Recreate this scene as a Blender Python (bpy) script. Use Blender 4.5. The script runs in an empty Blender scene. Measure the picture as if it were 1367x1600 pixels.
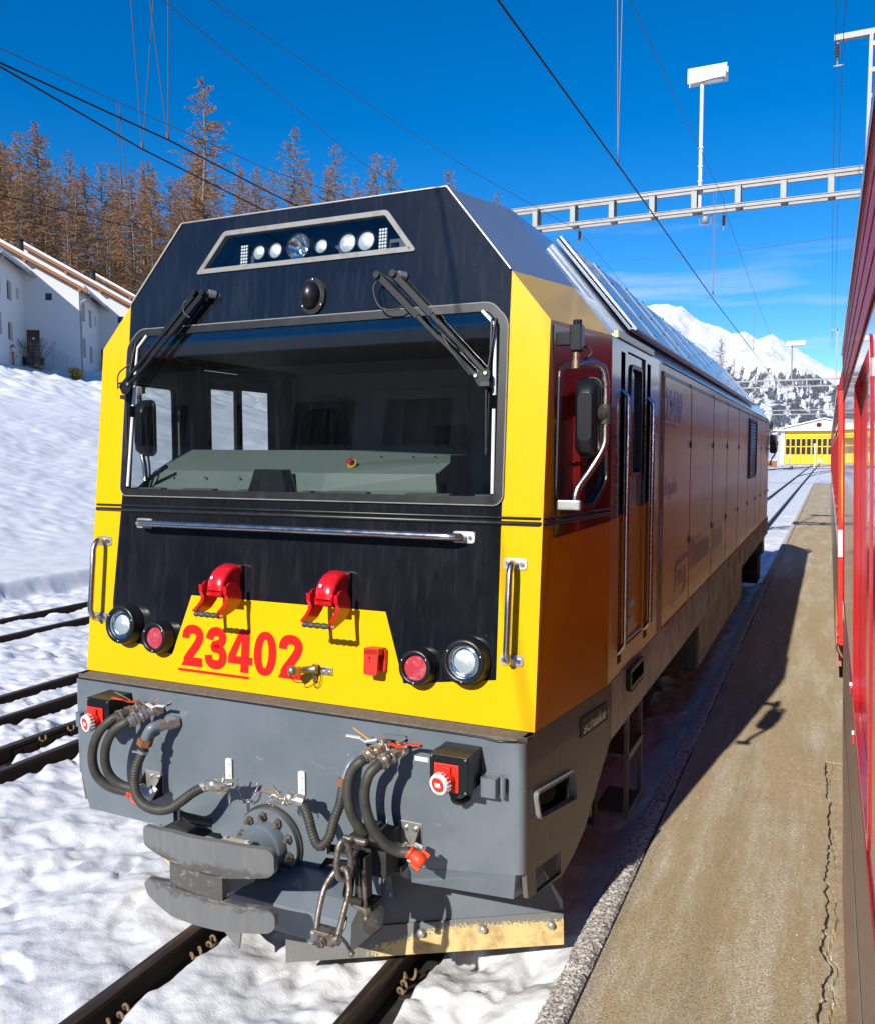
import bpy, math, random
import numpy as np
from mathutils import Vector, Matrix
from mathutils.geometry import tessellate_polygon

random.seed(7)
rng = np.random.default_rng(7)
S = bpy.context.scene
COL = S.collection
R = math.radians

# ------------------------------------------------------------------ camera
CAM = Vector((0.0, 0.0, 2.4142))
cd = bpy.data.cameras.new('camera')
cam = bpy.data.objects.new('camera', cd)
COL.objects.link(cam)
fw = Vector((-0.41424717, 0.907494, -0.06967018))
rt = Vector((0.909724749, 0.415211251, -0.000705912))
up = Vector((-0.02828723, 0.06367311, 0.99756983))
mw = Matrix((rt, up, -fw)).transposed().to_4x4()
mw.translation = CAM
cam.matrix_world = mw
cd.sensor_fit = 'VERTICAL'
cd.sensor_height = 36.0
cd.lens = 1334.86 / 1600.0 * 36.0
cd.clip_start = 0.05
cd.clip_end = 12000.0
S.camera = cam

# ------------------------------------------------------------------ world and sun
SUNV = Vector((-0.1147, -0.851, 0.5125)).normalized()      # towards the sun
W = bpy.data.worlds.new('World')
S.world = W
W.use_nodes = True
nt = W.node_tree
for n in list(nt.nodes):
    nt.nodes.remove(n)
out = nt.nodes.new('ShaderNodeOutputWorld')
bg = nt.nodes.new('ShaderNodeBackground')
sky = nt.nodes.new('ShaderNodeTexSky')
sky.sky_type = 'NISHITA'
sky.sun_disc = False
sky.sun_elevation = R(30.8)
sky.sun_rotation = math.atan2(SUNV.x, SUNV.y) % (2 * math.pi)
sky.altitude = 1700
sky.air_density = 1.0
sky.dust_density = 0.05
sky.ozone_density = 4.0
bg.inputs['Strength'].default_value = 0.08
hs = nt.nodes.new('ShaderNodeHueSaturation')
hs.inputs['Saturation'].default_value = 1.37
hs.inputs['Value'].default_value = 1.6
hs.inputs['Hue'].default_value = 0.504
nt.links.new(sky.outputs[0], hs.inputs['Color'])
# thin high cloud streaks near the horizon
tc = nt.nodes.new('ShaderNodeTexCoord')
mp = nt.nodes.new('ShaderNodeMapping')
mp.inputs['Scale'].default_value = (1.6, 1.6, 16.0)
mp.inputs['Rotation'].default_value = (0.0, R(3), 0.0)
nz = nt.nodes.new('ShaderNodeTexNoise')
nz.inputs['Scale'].default_value = 2.1
nz.inputs['Detail'].default_value = 7
nz.inputs['Roughness'].default_value = 0.55
cr = nt.nodes.new('ShaderNodeMapRange')
cr.inputs['From Min'].default_value = 0.56
cr.inputs['From Max'].default_value = 0.78
cr.inputs['To Max'].default_value = 0.75
sx = nt.nodes.new('ShaderNodeSeparateXYZ')
r1 = nt.nodes.new('ShaderNodeMapRange')
r1.inputs['From Min'].default_value = 0.27
r1.inputs['From Max'].default_value = 0.13
r1.clamp = True
mu = nt.nodes.new('ShaderNodeMath')
mu.operation = 'MULTIPLY'
mx = nt.nodes.new('ShaderNodeMix')
mx.data_type = 'RGBA'
L = nt.links.new
L(tc.outputs['Generated'], mp.inputs['Vector'])
L(mp.outputs[0], nz.inputs['Vector'])
L(nz.outputs['Fac'], cr.inputs['Value'])
L(tc.outputs['Generated'], sx.inputs[0])
L(sx.outputs['Z'], r1.inputs['Value'])
L(cr.outputs[0], mu.inputs[0])
L(r1.outputs[0], mu.inputs[1])
L(mu.outputs[0], mx.inputs['Factor'])
L(hs.outputs[0], mx.inputs['A'])
mx.inputs['B'].default_value = (8.0, 8.8, 9.6, 1)
L(mx.outputs['Result'], bg.inputs['Color'])
L(bg.outputs[0], out.inputs['Surface'])

sd = bpy.data.lights.new('sun', 'SUN')
sd.energy = 5.0
sd.angle = R(0.53)
sd.color = (1.0, 0.955, 0.88)
sun = bpy.data.objects.new('sun', sd)
COL.objects.link(sun)
sun.rotation_euler = (-SUNV).to_track_quat('-Z', 'Y').to_euler()
sun.location = SUNV * 60

S.view_settings.view_transform = 'Standard'
S.view_settings.look = 'None'
S.view_settings.gamma = 1.0
S.view_settings.use_curve_mapping = False
S.view_settings.exposure = 0.30
S.render.engine = 'CYCLES'
S.cycles.max_bounces = 8
S.cycles.transparent_max_bounces = 12
S.cycles.glossy_bounces = 4
S.cycles.caustics_reflective = False
S.cycles.caustics_refractive = False

# ------------------------------------------------------------------ materials
def nodes_of(name):
    m = bpy.data.materials.new(name)
    m.use_nodes = True
    return m, m.node_tree, m.node_tree.nodes['Principled BSDF']

def noise(t, scale, detail=4, rough=0.6, coord='Object', stretch=None):
    c = t.nodes.new('ShaderNodeTexCoord')
    n = t.nodes.new('ShaderNodeTexNoise')
    n.inputs['Scale'].default_value = scale
    n.inputs['Detail'].default_value = detail
    n.inputs['Roughness'].default_value = rough
    if stretch:
        mpn = t.nodes.new('ShaderNodeMapping')
        mpn.inputs['Scale'].default_value = stretch
        t.links.new(c.outputs[coord], mpn.inputs['Vector'])
        t.links.new(mpn.outputs[0], n.inputs['Vector'])
    else:
        t.links.new(c.outputs[coord], n.inputs['Vector'])
    return n.outputs['Fac']

def ramp(t, fac, a, b, lo=0.0, hi=1.0):
    m = t.nodes.new('ShaderNodeMapRange')
    m.inputs['From Min'].default_value = a
    m.inputs['From Max'].default_value = b
    m.inputs['To Min'].default_value = lo
    m.inputs['To Max'].default_value = hi
    t.links.new(fac, m.inputs['Value'])
    return m.outputs[0]

def mixc(t, fac, a, b):
    m = t.nodes.new('ShaderNodeMix')
    m.data_type = 'RGBA'
    t.links.new(fac, m.inputs['Factor'])
    for k, v in (('A', a), ('B', b)):
        if isinstance(v, (tuple, list)):
            m.inputs[k].default_value = (*v, 1) if len(v) == 3 else v
        else:
            t.links.new(v, m.inputs[k])
    return m.outputs['Result']

def mul(t, a, b):
    m = t.nodes.new('ShaderNodeMath')
    m.operation = 'MULTIPLY'
    t.links.new(a, m.inputs[0])
    if isinstance(b, (int, float)):
        m.inputs[1].default_value = b
    else:
        t.links.new(b, m.inputs[1])
    return m.outputs[0]

def bump(t, p, fac, strength=0.3, dist=0.01):
    b = t.nodes.new('ShaderNodeBump')
    b.inputs['Strength'].default_value = strength
    b.inputs['Distance'].default_value = dist
    t.links.new(fac, b.inputs['Height'])
    t.links.new(b.outputs[0], p.inputs['Normal'])
    return b

def pm(name, col, rough=0.5, metal=0.0, coat=0.0, dirt=None, dscale=3.0, da=0.5, db=0.75, dmax=1.0,
       stretch=None, bscale=None, bstr=0.2, bdist=0.004, rvar=0.0, spec=0.5, speck=None, streak=None, crough=0.05):
    m, t, p = nodes_of(name)
    p.inputs['Roughness'].default_value = rough
    p.inputs['Metallic'].default_value = metal
    p.inputs['Coat Weight'].default_value = coat
    p.inputs['Coat Roughness'].default_value = crough
    p.inputs['Specular IOR Level'].default_value = spec
    cur = col
    if dirt:
        f = ramp(t, noise(t, dscale, 6, 0.65, stretch=stretch), da, db, 0, dmax)
        cur = mixc(t, f, cur, dirt)
        if rvar:
            r = ramp(t, f, 0, 1, rough, rough + rvar)
            t.links.new(r, p.inputs['Roughness'])
    if streak:
        f = ramp(t, noise(t, 1.0, 5, 0.7, stretch=(34, 34, 0.9)), 0.5, 0.85, 0, streak[1])
        cur = mixc(t, f, cur, streak[0])
    if speck:
        f = ramp(t, noise(t, speck[1], 2, 0.5), speck[2], speck[2] + 0.03, 0, speck[3] if len(speck) > 3 else 1)
        cur = mixc(t, f, cur, speck[0])
    if isinstance(cur, (tuple, list)):
        p.inputs['Base Color'].default_value = (*cur, 1)
    else:
        t.links.new(cur, p.inputs['Base Color'])
    if bscale:
        bump(t, p, noise(t, bscale, 4, 0.6), bstr, bdist)
    return m

M = {}
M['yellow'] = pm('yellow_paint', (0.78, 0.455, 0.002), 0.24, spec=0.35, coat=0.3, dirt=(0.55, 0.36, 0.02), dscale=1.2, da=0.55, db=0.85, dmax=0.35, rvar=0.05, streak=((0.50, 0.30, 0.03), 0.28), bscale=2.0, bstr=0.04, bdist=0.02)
M['shaded_yellow'] = pm('shaded_yellow_paint', (0.74, 0.26, 0.0015), 0.26, spec=0.30, coat=0.10, dirt=(0.42, 0.17, 0.015), dscale=1.0, da=0.4, db=0.8, dmax=0.5, streak=((0.42, 0.26, 0.08), 0.3), bscale=1.2, bstr=0.05, bdist=0.03)  # body yellow with the side's shade and red reflections tinted in
M['black'] = pm('black_front_paint', (0.006, 0.007, 0.0095), 0.16, spec=0.3, coat=0.45, dirt=(0.028, 0.028, 0.031), dscale=2.0, da=0.4, db=0.8, dmax=0.4, rvar=0.06, streak=((0.09, 0.095, 0.105), 0.18), speck=((0.5, 0.52, 0.55), 90, 0.80, 0.8), bscale=2.2, bstr=0.05, bdist=0.02)
M['grey'] = pm('grey_bumper_paint', (0.125, 0.15, 0.17), 0.38, coat=0.45, dirt=(0.18, 0.20, 0.225), dscale=2.2, da=0.42, db=0.75, dmax=0.7, rvar=0.12, speck=((0.6, 0.6, 0.58), 55, 0.79, 0.9), bscale=30, bstr=0.04)
M['grey_side'] = pm('dusty_dark_grey_paint', (0.085, 0.085, 0.08), 0.45, coat=0.2, dirt=(0.16, 0.13, 0.10), dscale=2.0, da=0.35, db=0.7, streak=((0.22, 0.18, 0.14), 0.6))
M['sill'] = pm('dusty_sill', (0.56, 0.53, 0.42), 0.85, dirt=(0.30, 0.28, 0.21), dscale=4.0, da=0.4, db=0.65, streak=((0.24, 0.19, 0.14), 0.7), bscale=40, bstr=0.15)
M['ledge'] = pm('gritty_ledge', (0.115, 0.098, 0.08), 0.9, dirt=(0.17, 0.145, 0.115), dscale=60, da=0.4, db=0.6, bscale=220, bstr=0.7, bdist=0.003)
M['silver'] = pm('silver_roof_paint', (0.26, 0.31, 0.38), 0.30, metal=0.3, coat=0.4, dirt=(0.17, 0.19, 0.22), dscale=1.2, da=0.4, db=0.8, dmax=0.5, bscale=1.5, bstr=0.05, bdist=0.03)
M['silver_body'] = pm('roof_panel_metal', (0.42, 0.45, 0.48), 0.3, metal=0.7, dirt=(0.25, 0.26, 0.28), dscale=2.0, da=0.4, db=0.8, dmax=0.6)
M['cantrail'] = pm('polished_cantrail', (0.5, 0.53, 0.56), 0.16, metal=0.85, bscale=5, bstr=0.1, bdist=0.02)
M['white'] = pm('white_flange', (0.72, 0.72, 0.7), 0.5)
M['steel'] = pm('stainless_tube', (0.6, 0.58, 0.55), 0.22, metal=1.0, dirt=(0.4, 0.38, 0.35), dscale=20, da=0.4, db=0.7, rvar=0.15)
M['plate_steel'] = pm('brushed_plate', (0.62, 0.60, 0.57), 0.38, metal=0.8, dirt=(0.45, 0.43, 0.4), dscale=25)
M['brass'] = pm('dull_brass', (0.42, 0.34, 0.2), 0.35, metal=0.9, dirt=(0.3, 0.25, 0.18), dscale=40)
M['nickel'] = pm('nickel_fitting', (0.66, 0.62, 0.55), 0.3, metal=0.85, dirt=(0.34, 0.29, 0.2), dscale=45, da=0.5, db=0.7, rvar=0.2)
M['rust'] = pm('rusty_nut', (0.22, 0.09, 0.03), 0.7, dirt=(0.12, 0.05, 0.02), dscale=60)
M['worn_iron'] = pm('worn_iron', (0.30, 0.28, 0.25), 0.38, metal=0.8, dirt=(0.10, 0.065, 0.04), dscale=35, da=0.4, db=0.65, rvar=0.3, bscale=60, bstr=0.3)
M['rubber'] = pm('black_rubber_hose', (0.035, 0.034, 0.028), 0.55, dirt=(0.07, 0.068, 0.05), dscale=14, da=0.4, db=0.8, bscale=50, bstr=0.15)
M['seal'] = pm('rubber_seal', (0.012, 0.012, 0.013), 0.35, dirt=(0.03, 0.03, 0.03), dscale=10)
M['grey_seal'] = pm('grey_window_frame', (0.23, 0.225, 0.21), 0.5, dirt=(0.12, 0.12, 0.12), dscale=14)
M['matt_black'] = pm('matt_black', (0.012, 0.012, 0.013), 0.5)
M['plastic'] = pm('black_plastic', (0.009, 0.0095, 0.011), 0.33, spec=0.4, bscale=200, bstr=0.1)
M['dark'] = pm('underframe_dark', (0.018, 0.016, 0.014), 0.8, dirt=(0.05, 0.042, 0.034), dscale=6)
M['red'] = pm('red_enamel', (0.62, 0.008, 0.012), 0.22, coat=0.8, dirt=(0.4, 0.01, 0.01), dscale=20, da=0.5, db=0.8, dmax=0.5)
M['red_flat'] = pm('red_plastic', (0.72, 0.025, 0.012), 0.45, dirt=(0.45, 0.03, 0.02), dscale=30, da=0.5, db=0.75, dmax=0.6)
M['red_print'] = pm('red_lettering', (0.72, 0.012, 0.008), 0.3, coat=0.6, streak=((0.5, 0.05, 0.02), 0.3))
M['dark_print'] = pm('dark_red_lettering', (0.22, 0.006, 0.09), 0.35, coat=0.4)
M['orange'] = pm('orange_coupling', (0.75, 0.06, 0.01), 0.5, dirt=(0.3, 0.04, 0.02), dscale=40, da=0.5, db=0.7, dmax=0.7)
M['whiteplastic'] = pm('white_plastic', (0.75, 0.75, 0.72), 0.4)
M['yellow_tag'] = pm('yellow_tag', (0.8, 0.45, 0.02), 0.5)
M['console'] = pm('console_green_grey', (0.225, 0.275, 0.245), 0.45, dirt=(0.19, 0.235, 0.21), dscale=3)
M['liner'] = pm('cab_liner', (0.13, 0.128, 0.12), 0.7)
M['liner_light'] = pm('cab_back_wall', (0.45, 0.43, 0.39), 0.7)
M['seat'] = pm('seat_fabric', (0.012, 0.012, 0.014), 0.9)
M['asphalt'] = None
M['blue_box'] = pm('lamp_box_lining', (0.025, 0.04, 0.07), 0.35)
M['galv'] = pm('galvanised_steel', (0.30, 0.30, 0.295), 0.55, metal=0.2, dirt=(0.21, 0.21, 0.205), dscale=3)
M['wire'] = pm('dark_wire', (0.03, 0.025, 0.022), 0.5, metal=0.5)
M['wire_thin'] = pm('copper_wire', (0.10, 0.07, 0.055), 0.5, metal=0.3)
M['insul'] = pm('brown_insulator', (0.10, 0.04, 0.03), 0.25, coat=0.5)
M['plaster'] = pm('white_plaster', (0.60, 0.60, 0.60), 0.85, bscale=30, bstr=0.1)
M['wood'] = pm('larch_wood', (0.30, 0.12, 0.035), 0.65, dirt=(0.16, 0.06, 0.02), dscale=2.0, stretch=(1, 1, 14))
M['wood_dark'] = pm('dark_door_wood', (0.10, 0.028, 0.012), 0.55, dirt=(0.05, 0.015, 0.008), dscale=2.0, stretch=(1, 1, 20))
M['bark'] = pm('larch_bark', (0.19, 0.15, 0.115), 0.9, dirt=(0.09, 0.06, 0.045), dscale=5, bscale=10, bstr=0.4, bdist=0.05)
M['twig'] = pm('larch_twigs', (0.40, 0.215, 0.09), 0.9, dirt=(0.26, 0.135, 0.06), dscale=0.4, da=0.4, db=0.6)
M['needle'] = pm('spruce_needles', (0.022, 0.035, 0.012), 0.8, dirt=(0.04, 0.045, 0.016), dscale=0.8)
M['depot_yellow'] = pm('yellow_depot_doors', (0.80, 0.50, 0.005), 0.45, dirt=(0.7, 0.42, 0.01), dscale=1.0)
M['depot_wall'] = pm('cream_depot_wall', (0.62, 0.60, 0.54), 0.85, dirt=(0.5, 0.48, 0.43), dscale=0.6)
M['depot_grey'] = pm('grey_corrugated_wall', (0.38, 0.38, 0.37), 0.8)
M['window_dark'] = pm('dark_window_glass', (0.02, 0.028, 0.04), 0.08, coat=0.5)
M['coach_red'] = pm('coach_red_paint', (0.42, 0.006, 0.010), 0.16, coat=0.8, dirt=(0.50, 0.10, 0.08), dscale=1.1, da=0.4, db=0.8, dmax=0.5, crough=0.045)
M['coach_band'] = pm('coach_cornice_red', (0.62, 0.008, 0.012), 0.5, coat=0.1, dirt=(0.25, 0.01, 0.01), dscale=2)
M['coach_lower'] = pm('dirt_and_reflection_coach_side', (0.34, 0.15, 0.095), 0.4, spec=0.3, coat=0.25, dirt=(0.36, 0.23, 0.16), dscale=1.2, da=0.35, db=0.7, streak=((0.38, 0.31, 0.25), 0.4), crough=0.08)  # brown mixes real dirt with a painted reflection of the platform
M['coach_dark'] = pm('coach_dark_red', (0.28, 0.004, 0.008), 0.3, coat=0.4)
M['coach_pale'] = pm('pale_stripe_paint', (0.5, 0.47, 0.42), 0.3)
M['coach_grey'] = pm('coach_grey_band', (0.33, 0.32, 0.30), 0.12, coat=1.0, dirt=(0.25, 0.2, 0.17), dscale=2)
M['stucco'] = pm('station_wall', (0.36, 0.31, 0.24), 0.85, dirt=(0.3, 0.26, 0.2), dscale=0.8)
M['clip'] = pm('rail_clip_ochre', (0.20, 0.135, 0.065), 0.7, dirt=(0.08, 0.045, 0.025), dscale=60)
M['louvre'] = pm('louvre_dark', (0.03, 0.03, 0.035), 0.4)
M['signal_white'] = pm('signal_white', (0.7, 0.7, 0.68), 0.6)

# rails: rusty web, polished head done with a normal based mix
m, t, p = nodes_of('rail_steel')
g = t.nodes.new('ShaderNodeNewGeometry')
sp = t.nodes.new('ShaderNodeSeparateXYZ')
t.links.new(g.outputs['Normal'], sp.inputs[0])
f = ramp(t, sp.outputs['Z'], 0.8, 0.95)
rustc = mixc(t, noise(t, 12, 5), (0.014, 0.008, 0.006), (0.045, 0.022, 0.013))
headc = mixc(t, ramp(t, noise(t, 30, 4, 0.6, stretch=(1, 0.06, 1)), 0.4, 0.6), (0.06, 0.04, 0.028), (0.15, 0.115, 0.09))
t.links.new(mixc(t, f, rustc, headc), p.inputs['Base Color'])
t.links.new(ramp(t, f, 0, 1, 0.85, 0.42), p.inputs['Roughness'])
t.links.new(ramp(t, f, 0, 1, 0.0, 0.6), p.inputs['Metallic'])
M['rail'] = m

# snow
m, t, p = nodes_of('snow')
n1 = noise(t, 2.2, 8, 0.62)
n2 = noise(t, 26, 5, 0.7)
dirtf = ramp(t, noise(t, 60, 3, 0.6), 0.69, 0.75, 0, 0.6)
base = mixc(t, ramp(t, n1, 0.35, 0.7), (0.66, 0.67, 0.69), (0.75, 0.755, 0.765))
base = mixc(t, dirtf, base, (0.35, 0.30, 0.24))
t.links.new(base, p.inputs['Base Color'])
p.inputs['Roughness'].default_value = 0.62
p.inputs['Specular IOR Level'].default_value = 0.3
b1 = bump(t, p, n2, 0.28, 0.03)
b2 = t.nodes.new('ShaderNodeBump')
b2.inputs['Strength'].default_value = 0.5
b2.inputs['Distance'].default_value = 0.004
t.links.new(noise(t, 190, 3, 0.7), b2.inputs['Height'])
t.links.new(b1.outputs[0], b2.inputs['Normal'])
t.links.new(b2.outputs[0], p.inputs['Normal'])
M['snow'] = m
M['roof_snow'] = pm('roof_snow', (0.74, 0.75, 0.77), 0.7, bscale=3, bstr=0.3, bdist=0.05)

# mountain: snow with dark forest and rock on the lower and steeper parts
m, t, p = nodes_of('mountain_snow_and_rock')
c = t.nodes.new('ShaderNodeTexCoord')
s2 = t.nodes.new('ShaderNodeSeparateXYZ')
t.links.new(c.outputs['Object'], s2.inputs[0])
low = ramp(t, s2.outputs['Z'], 240, 165, 0.0, 1.0)
def mnoise(scale, stretch, rot=(0, 0, 0), det=8, rg=0.68):
    mpn = t.nodes.new('ShaderNodeMapping')
    mpn.inputs['Scale'].default_value = stretch
    mpn.inputs['Rotation'].default_value = rot
    nn = t.nodes.new('ShaderNodeTexNoise')
    nn.inputs['Scale'].default_value = scale
    nn.inputs['Detail'].default_value = det
    nn.inputs['Roughness'].default_value = rg
    t.links.new(c.outputs['Object'], mpn.inputs['Vector'])
    t.links.new(mpn.outputs[0], nn.inputs['Vector'])
    return nn.outputs['Fac']
st = mnoise(0.055, (1, 0.10, 0.22), (0, R(38), 0))
fine = mnoise(0.16, (1, 0.4, 1))
big = mnoise(0.006, (1, 1, 1), det=3)
ad = t.nodes.new('ShaderNodeMath'); ad.operation = 'ADD'
t.links.new(mul(t, low, 0.25), ad.inputs[0]); t.links.new(st, ad.inputs[1])
forest = ramp(t, ad.outputs[0], 0.69, 0.72)
ad2 = t.nodes.new('ShaderNodeMath'); ad2.operation = 'ADD'
t.links.new(mul(t, big, 0.3), ad2.inputs[0]); t.links.new(fine, ad2.inputs[1])
rock = ramp(t, ad2.outputs[0], 0.765, 0.79, 0, 0.8)
col = mixc(t, rock, (0.87, 0.88, 0.90), (0.16, 0.145, 0.14))
darkc = mixc(t, ramp(t, fine, 0.4, 0.6), (0.035, 0.04, 0.05), (0.20, 0.20, 0.22))
col = mixc(t, forest, col, darkc)
t.links.new(col, p.inputs['Base Color'])
p.inputs['Roughness'].default_value = 0.85
bump(t, p, fine, 0.6, 12.0)
M['mountain'] = m

# asphalt of the platform
m, t, p = nodes_of('sanded_asphalt')
n1 = noise(t, 125, 5, 0.75)
n2 = noise(t, 2.3, 6, 0.6)
n3 = noise(t, 1.5, 6, 0.75, stretch=(3.2, 0.45, 1))
n4 = noise(t, 260, 3, 0.7)
grain = mixc(t, ramp(t, n1, 0.36, 0.64), (0.10, 0.070, 0.035), (0.80, 0.63, 0.38))
grain = mixc(t, ramp(t, n4, 0.40, 0.62, 0, 0.6), grain, (0.50, 0.385, 0.215))
grain = mixc(t, ramp(t, n2, 0.38, 0.66, 0, 0.4), grain, (0.40, 0.30, 0.16))
chip = ramp(t, noise(t, 85, 2, 0.5), 0.68, 0.71)
grain = mixc(t, mul(t, chip, 0.9), grain, (0.62, 0.40, 0.16))
chipw = ramp(t, noise(t, 150, 3, 0.6), 0.48, 0.60)
pale = mul(t, ramp(t, n3, 0.48, 0.62), chipw)
grain = mixc(t, pale, grain, (0.78, 0.73, 0.63))
t.links.new(grain, p.inputs['Base Color'])
p.inputs['Roughness'].default_value = 0.85
bump(t, p, n1, 0.8, 0.009)
M['asphalt'] = m
M['kerb'] = pm('rough_kerb_stone', (0.60, 0.55, 0.48), 0.85, dirt=(0.16, 0.14, 0.12), dscale=70, da=0.48, db=0.56, speck=((0.68, 0.66, 0.62), 120, 0.6), bscale=90, bstr=0.9, bdist=0.012)

# plow blade with yellow paint left on its lower half
m, t, p = nodes_of('worn_plow_blade')
c = t.nodes.new('ShaderNodeTexCoord'); s2 = t.nodes.new('ShaderNodeSeparateXYZ')
t.links.new(c.outputs['Object'], s2.inputs[0])
hz = ramp(t, s2.outputs['Z'], 0.225, 0.12, -0.32, 0.42)
abx = t.nodes.new('ShaderNodeMath'); abx.operation = 'ABSOLUTE'; t.links.new(s2.outputs['X'], abx.inputs[0])
ux = ramp(t, abx.outputs[0], 0.42, 0.78, -0.55, 0.12)
a1 = t.nodes.new('ShaderNodeMath'); a1.operation = 'ADD'; t.links.new(hz, a1.inputs[0]); t.links.new(ux, a1.inputs[1])
a2 = t.nodes.new('ShaderNodeMath'); a2.operation = 'ADD'; t.links.new(a1.outputs[0], a2.inputs[0]); t.links.new(noise(t, 95, 5, 0.75), a2.inputs[1])
f = ramp(t, a2.outputs[0], 0.50, 0.53)
yel = mixc(t, ramp(t, noise(t, 9, 5, 0.7), 0.45, 0.65), (0.66, 0.50, 0.22), (0.38, 0.24, 0.09))
t.links.new(mixc(t, f, (0.17, 0.17, 0.16), yel), p.inputs['Base Color'])
p.inputs['Roughness'].default_value = 0.6
M['plow'] = m
# buffer face: grey paint worn to dark grease in the middle
m, t, p = nodes_of('worn_buffer_face')
c = t.nodes.new('ShaderNodeTexCoord'); s2 = t.nodes.new('ShaderNodeSeparateXYZ')
t.links.new(c.outputs['Object'], s2.inputs[0])
dd = t.nodes.new('ShaderNodeMath'); dd.operation = 'SUBTRACT'; t.links.new(s2.outputs['Z'], dd.inputs[0]); dd.inputs[1].default_value = 0.625
ab = t.nodes.new('ShaderNodeMath'); ab.operation = 'ABSOLUTE'; t.links.new(dd.outputs[0], ab.inputs[0])
hf = ramp(t, ab.outputs[0], 0.02, 0.12, 0.34, -0.16)
a1 = t.nodes.new('ShaderNodeMath'); a1.operation = 'ADD'; t.links.new(hf, a1.inputs[0]); t.links.new(noise(t, 8, 6, 0.7), a1.inputs[1])
f = ramp(t, a1.outputs[0], 0.52, 0.62)
greas = mixc(t, ramp(t, noise(t, 22, 5, 0.7, stretch=(1, 1, 3)), 0.55, 0.68), (0.085, 0.08, 0.075), (0.26, 0.25, 0.235))
paint = mixc(t, ramp(t, noise(t, 4, 5, 0.6, stretch=(8, 8, 1)), 0.45, 0.7), (0.135, 0.145, 0.15), (0.18, 0.168, 0.15))
t.links.new(mixc(t, f, paint, greas), p.inputs['Base Color'])
p.inputs['Roughness'].default_value = 0.45
bump(t, p, noise(t, 60, 4), 0.2, 0.003)
M['buffer'] = m

def glassmat(name, tint=(0.7, 0.75, 0.74), gl=(0.9, 0.95, 1.0), ior=1.5, rough=0.0, dust=0.0):
    mm = bpy.data.materials.new(name)
    mm.use_nodes = True
    tt = mm.node_tree
    for n in list(tt.nodes):
        tt.nodes.remove(n)
    o = tt.nodes.new('ShaderNodeOutputMaterial')
    tr = tt.nodes.new('ShaderNodeBsdfTransparent'); tr.inputs[0].default_value = (*tint, 1)
    gb = tt.nodes.new('ShaderNodeBsdfGlossy'); gb.inputs[0].default_value = (*gl, 1); gb.inputs['Roughness'].default_value = rough
    fr = tt.nodes.new('ShaderNodeFresnel'); fr.inputs[0].default_value = ior
    gg = tt.nodes.new('ShaderNodeNewGeometry')
    io = tt.nodes.new('ShaderNodeMapRange')
    io.inputs['To Min'].default_value = ior; io.inputs['To Max'].default_value = 1.0 / ior
    tt.links.new(gg.outputs['Backfacing'], io.inputs['Value'])
    tt.links.new(io.outputs[0], fr.inputs['IOR'])
    mxs = tt.nodes.new('ShaderNodeMixShader')
    tt.links.new(fr.outputs[0], mxs.inputs[0]); tt.links.new(tr.outputs[0], mxs.inputs[1]); tt.links.new(gb.outputs[0], mxs.inputs[2])
    res = mxs.outputs[0]
    if dust:
        df = tt.nodes.new('ShaderNodeBsdfDiffuse'); df.inputs[0].default_value = (0.45, 0.47, 0.5, 1)
        m2 = tt.nodes.new('ShaderNodeMixShader')
        ff = ramp(tt, noise(tt, 1.0, 6, 0.75, stretch=(45, 45, 1.5)), 0.5, 0.85, dust * 0.3, dust * 2.2)
        tt.links.new(ff, m2.inputs[0]); tt.links.new(res, m2.inputs[1]); tt.links.new(df.outputs[0], m2.inputs[2])
        res = m2.outputs[0]
    tt.links.new(res, o.inputs[0])
    return mm
M['glass'] = glassmat('windscreen_glass', tint=(0.60, 0.64, 0.63), ior=1.85, dust=0.008)
M['side_glass'] = glassmat('side_window_glass', tint=(0.5, 0.55, 0.55), ior=1.6)
M['left_glass'] = glassmat('clear_side_glass', tint=(0.93, 0.96, 0.96), ior=1.45)
M['lamp_glass'] = glassmat('lamp_cover_glass', tint=(0.9, 0.94, 0.96), ior=1.5)
M['red_glass'] = pm('red_lens', (0.62, 0.05, 0.07), 0.12, coat=1.0, dirt=(0.75, 0.25, 0.25), dscale=25, bscale=60, bstr=0.4)
M['reflector'] = pm('lamp_reflector', (0.75, 0.80, 0.80), 0.12, metal=1.0, bscale=70, bstr=0.35)
M['lens'] = pm('ribbed_lens', (0.68, 0.72, 0.72), 0.12, metal=0.4, coat=1.0, bscale=120, bstr=0.6, bdist=0.006)

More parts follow.
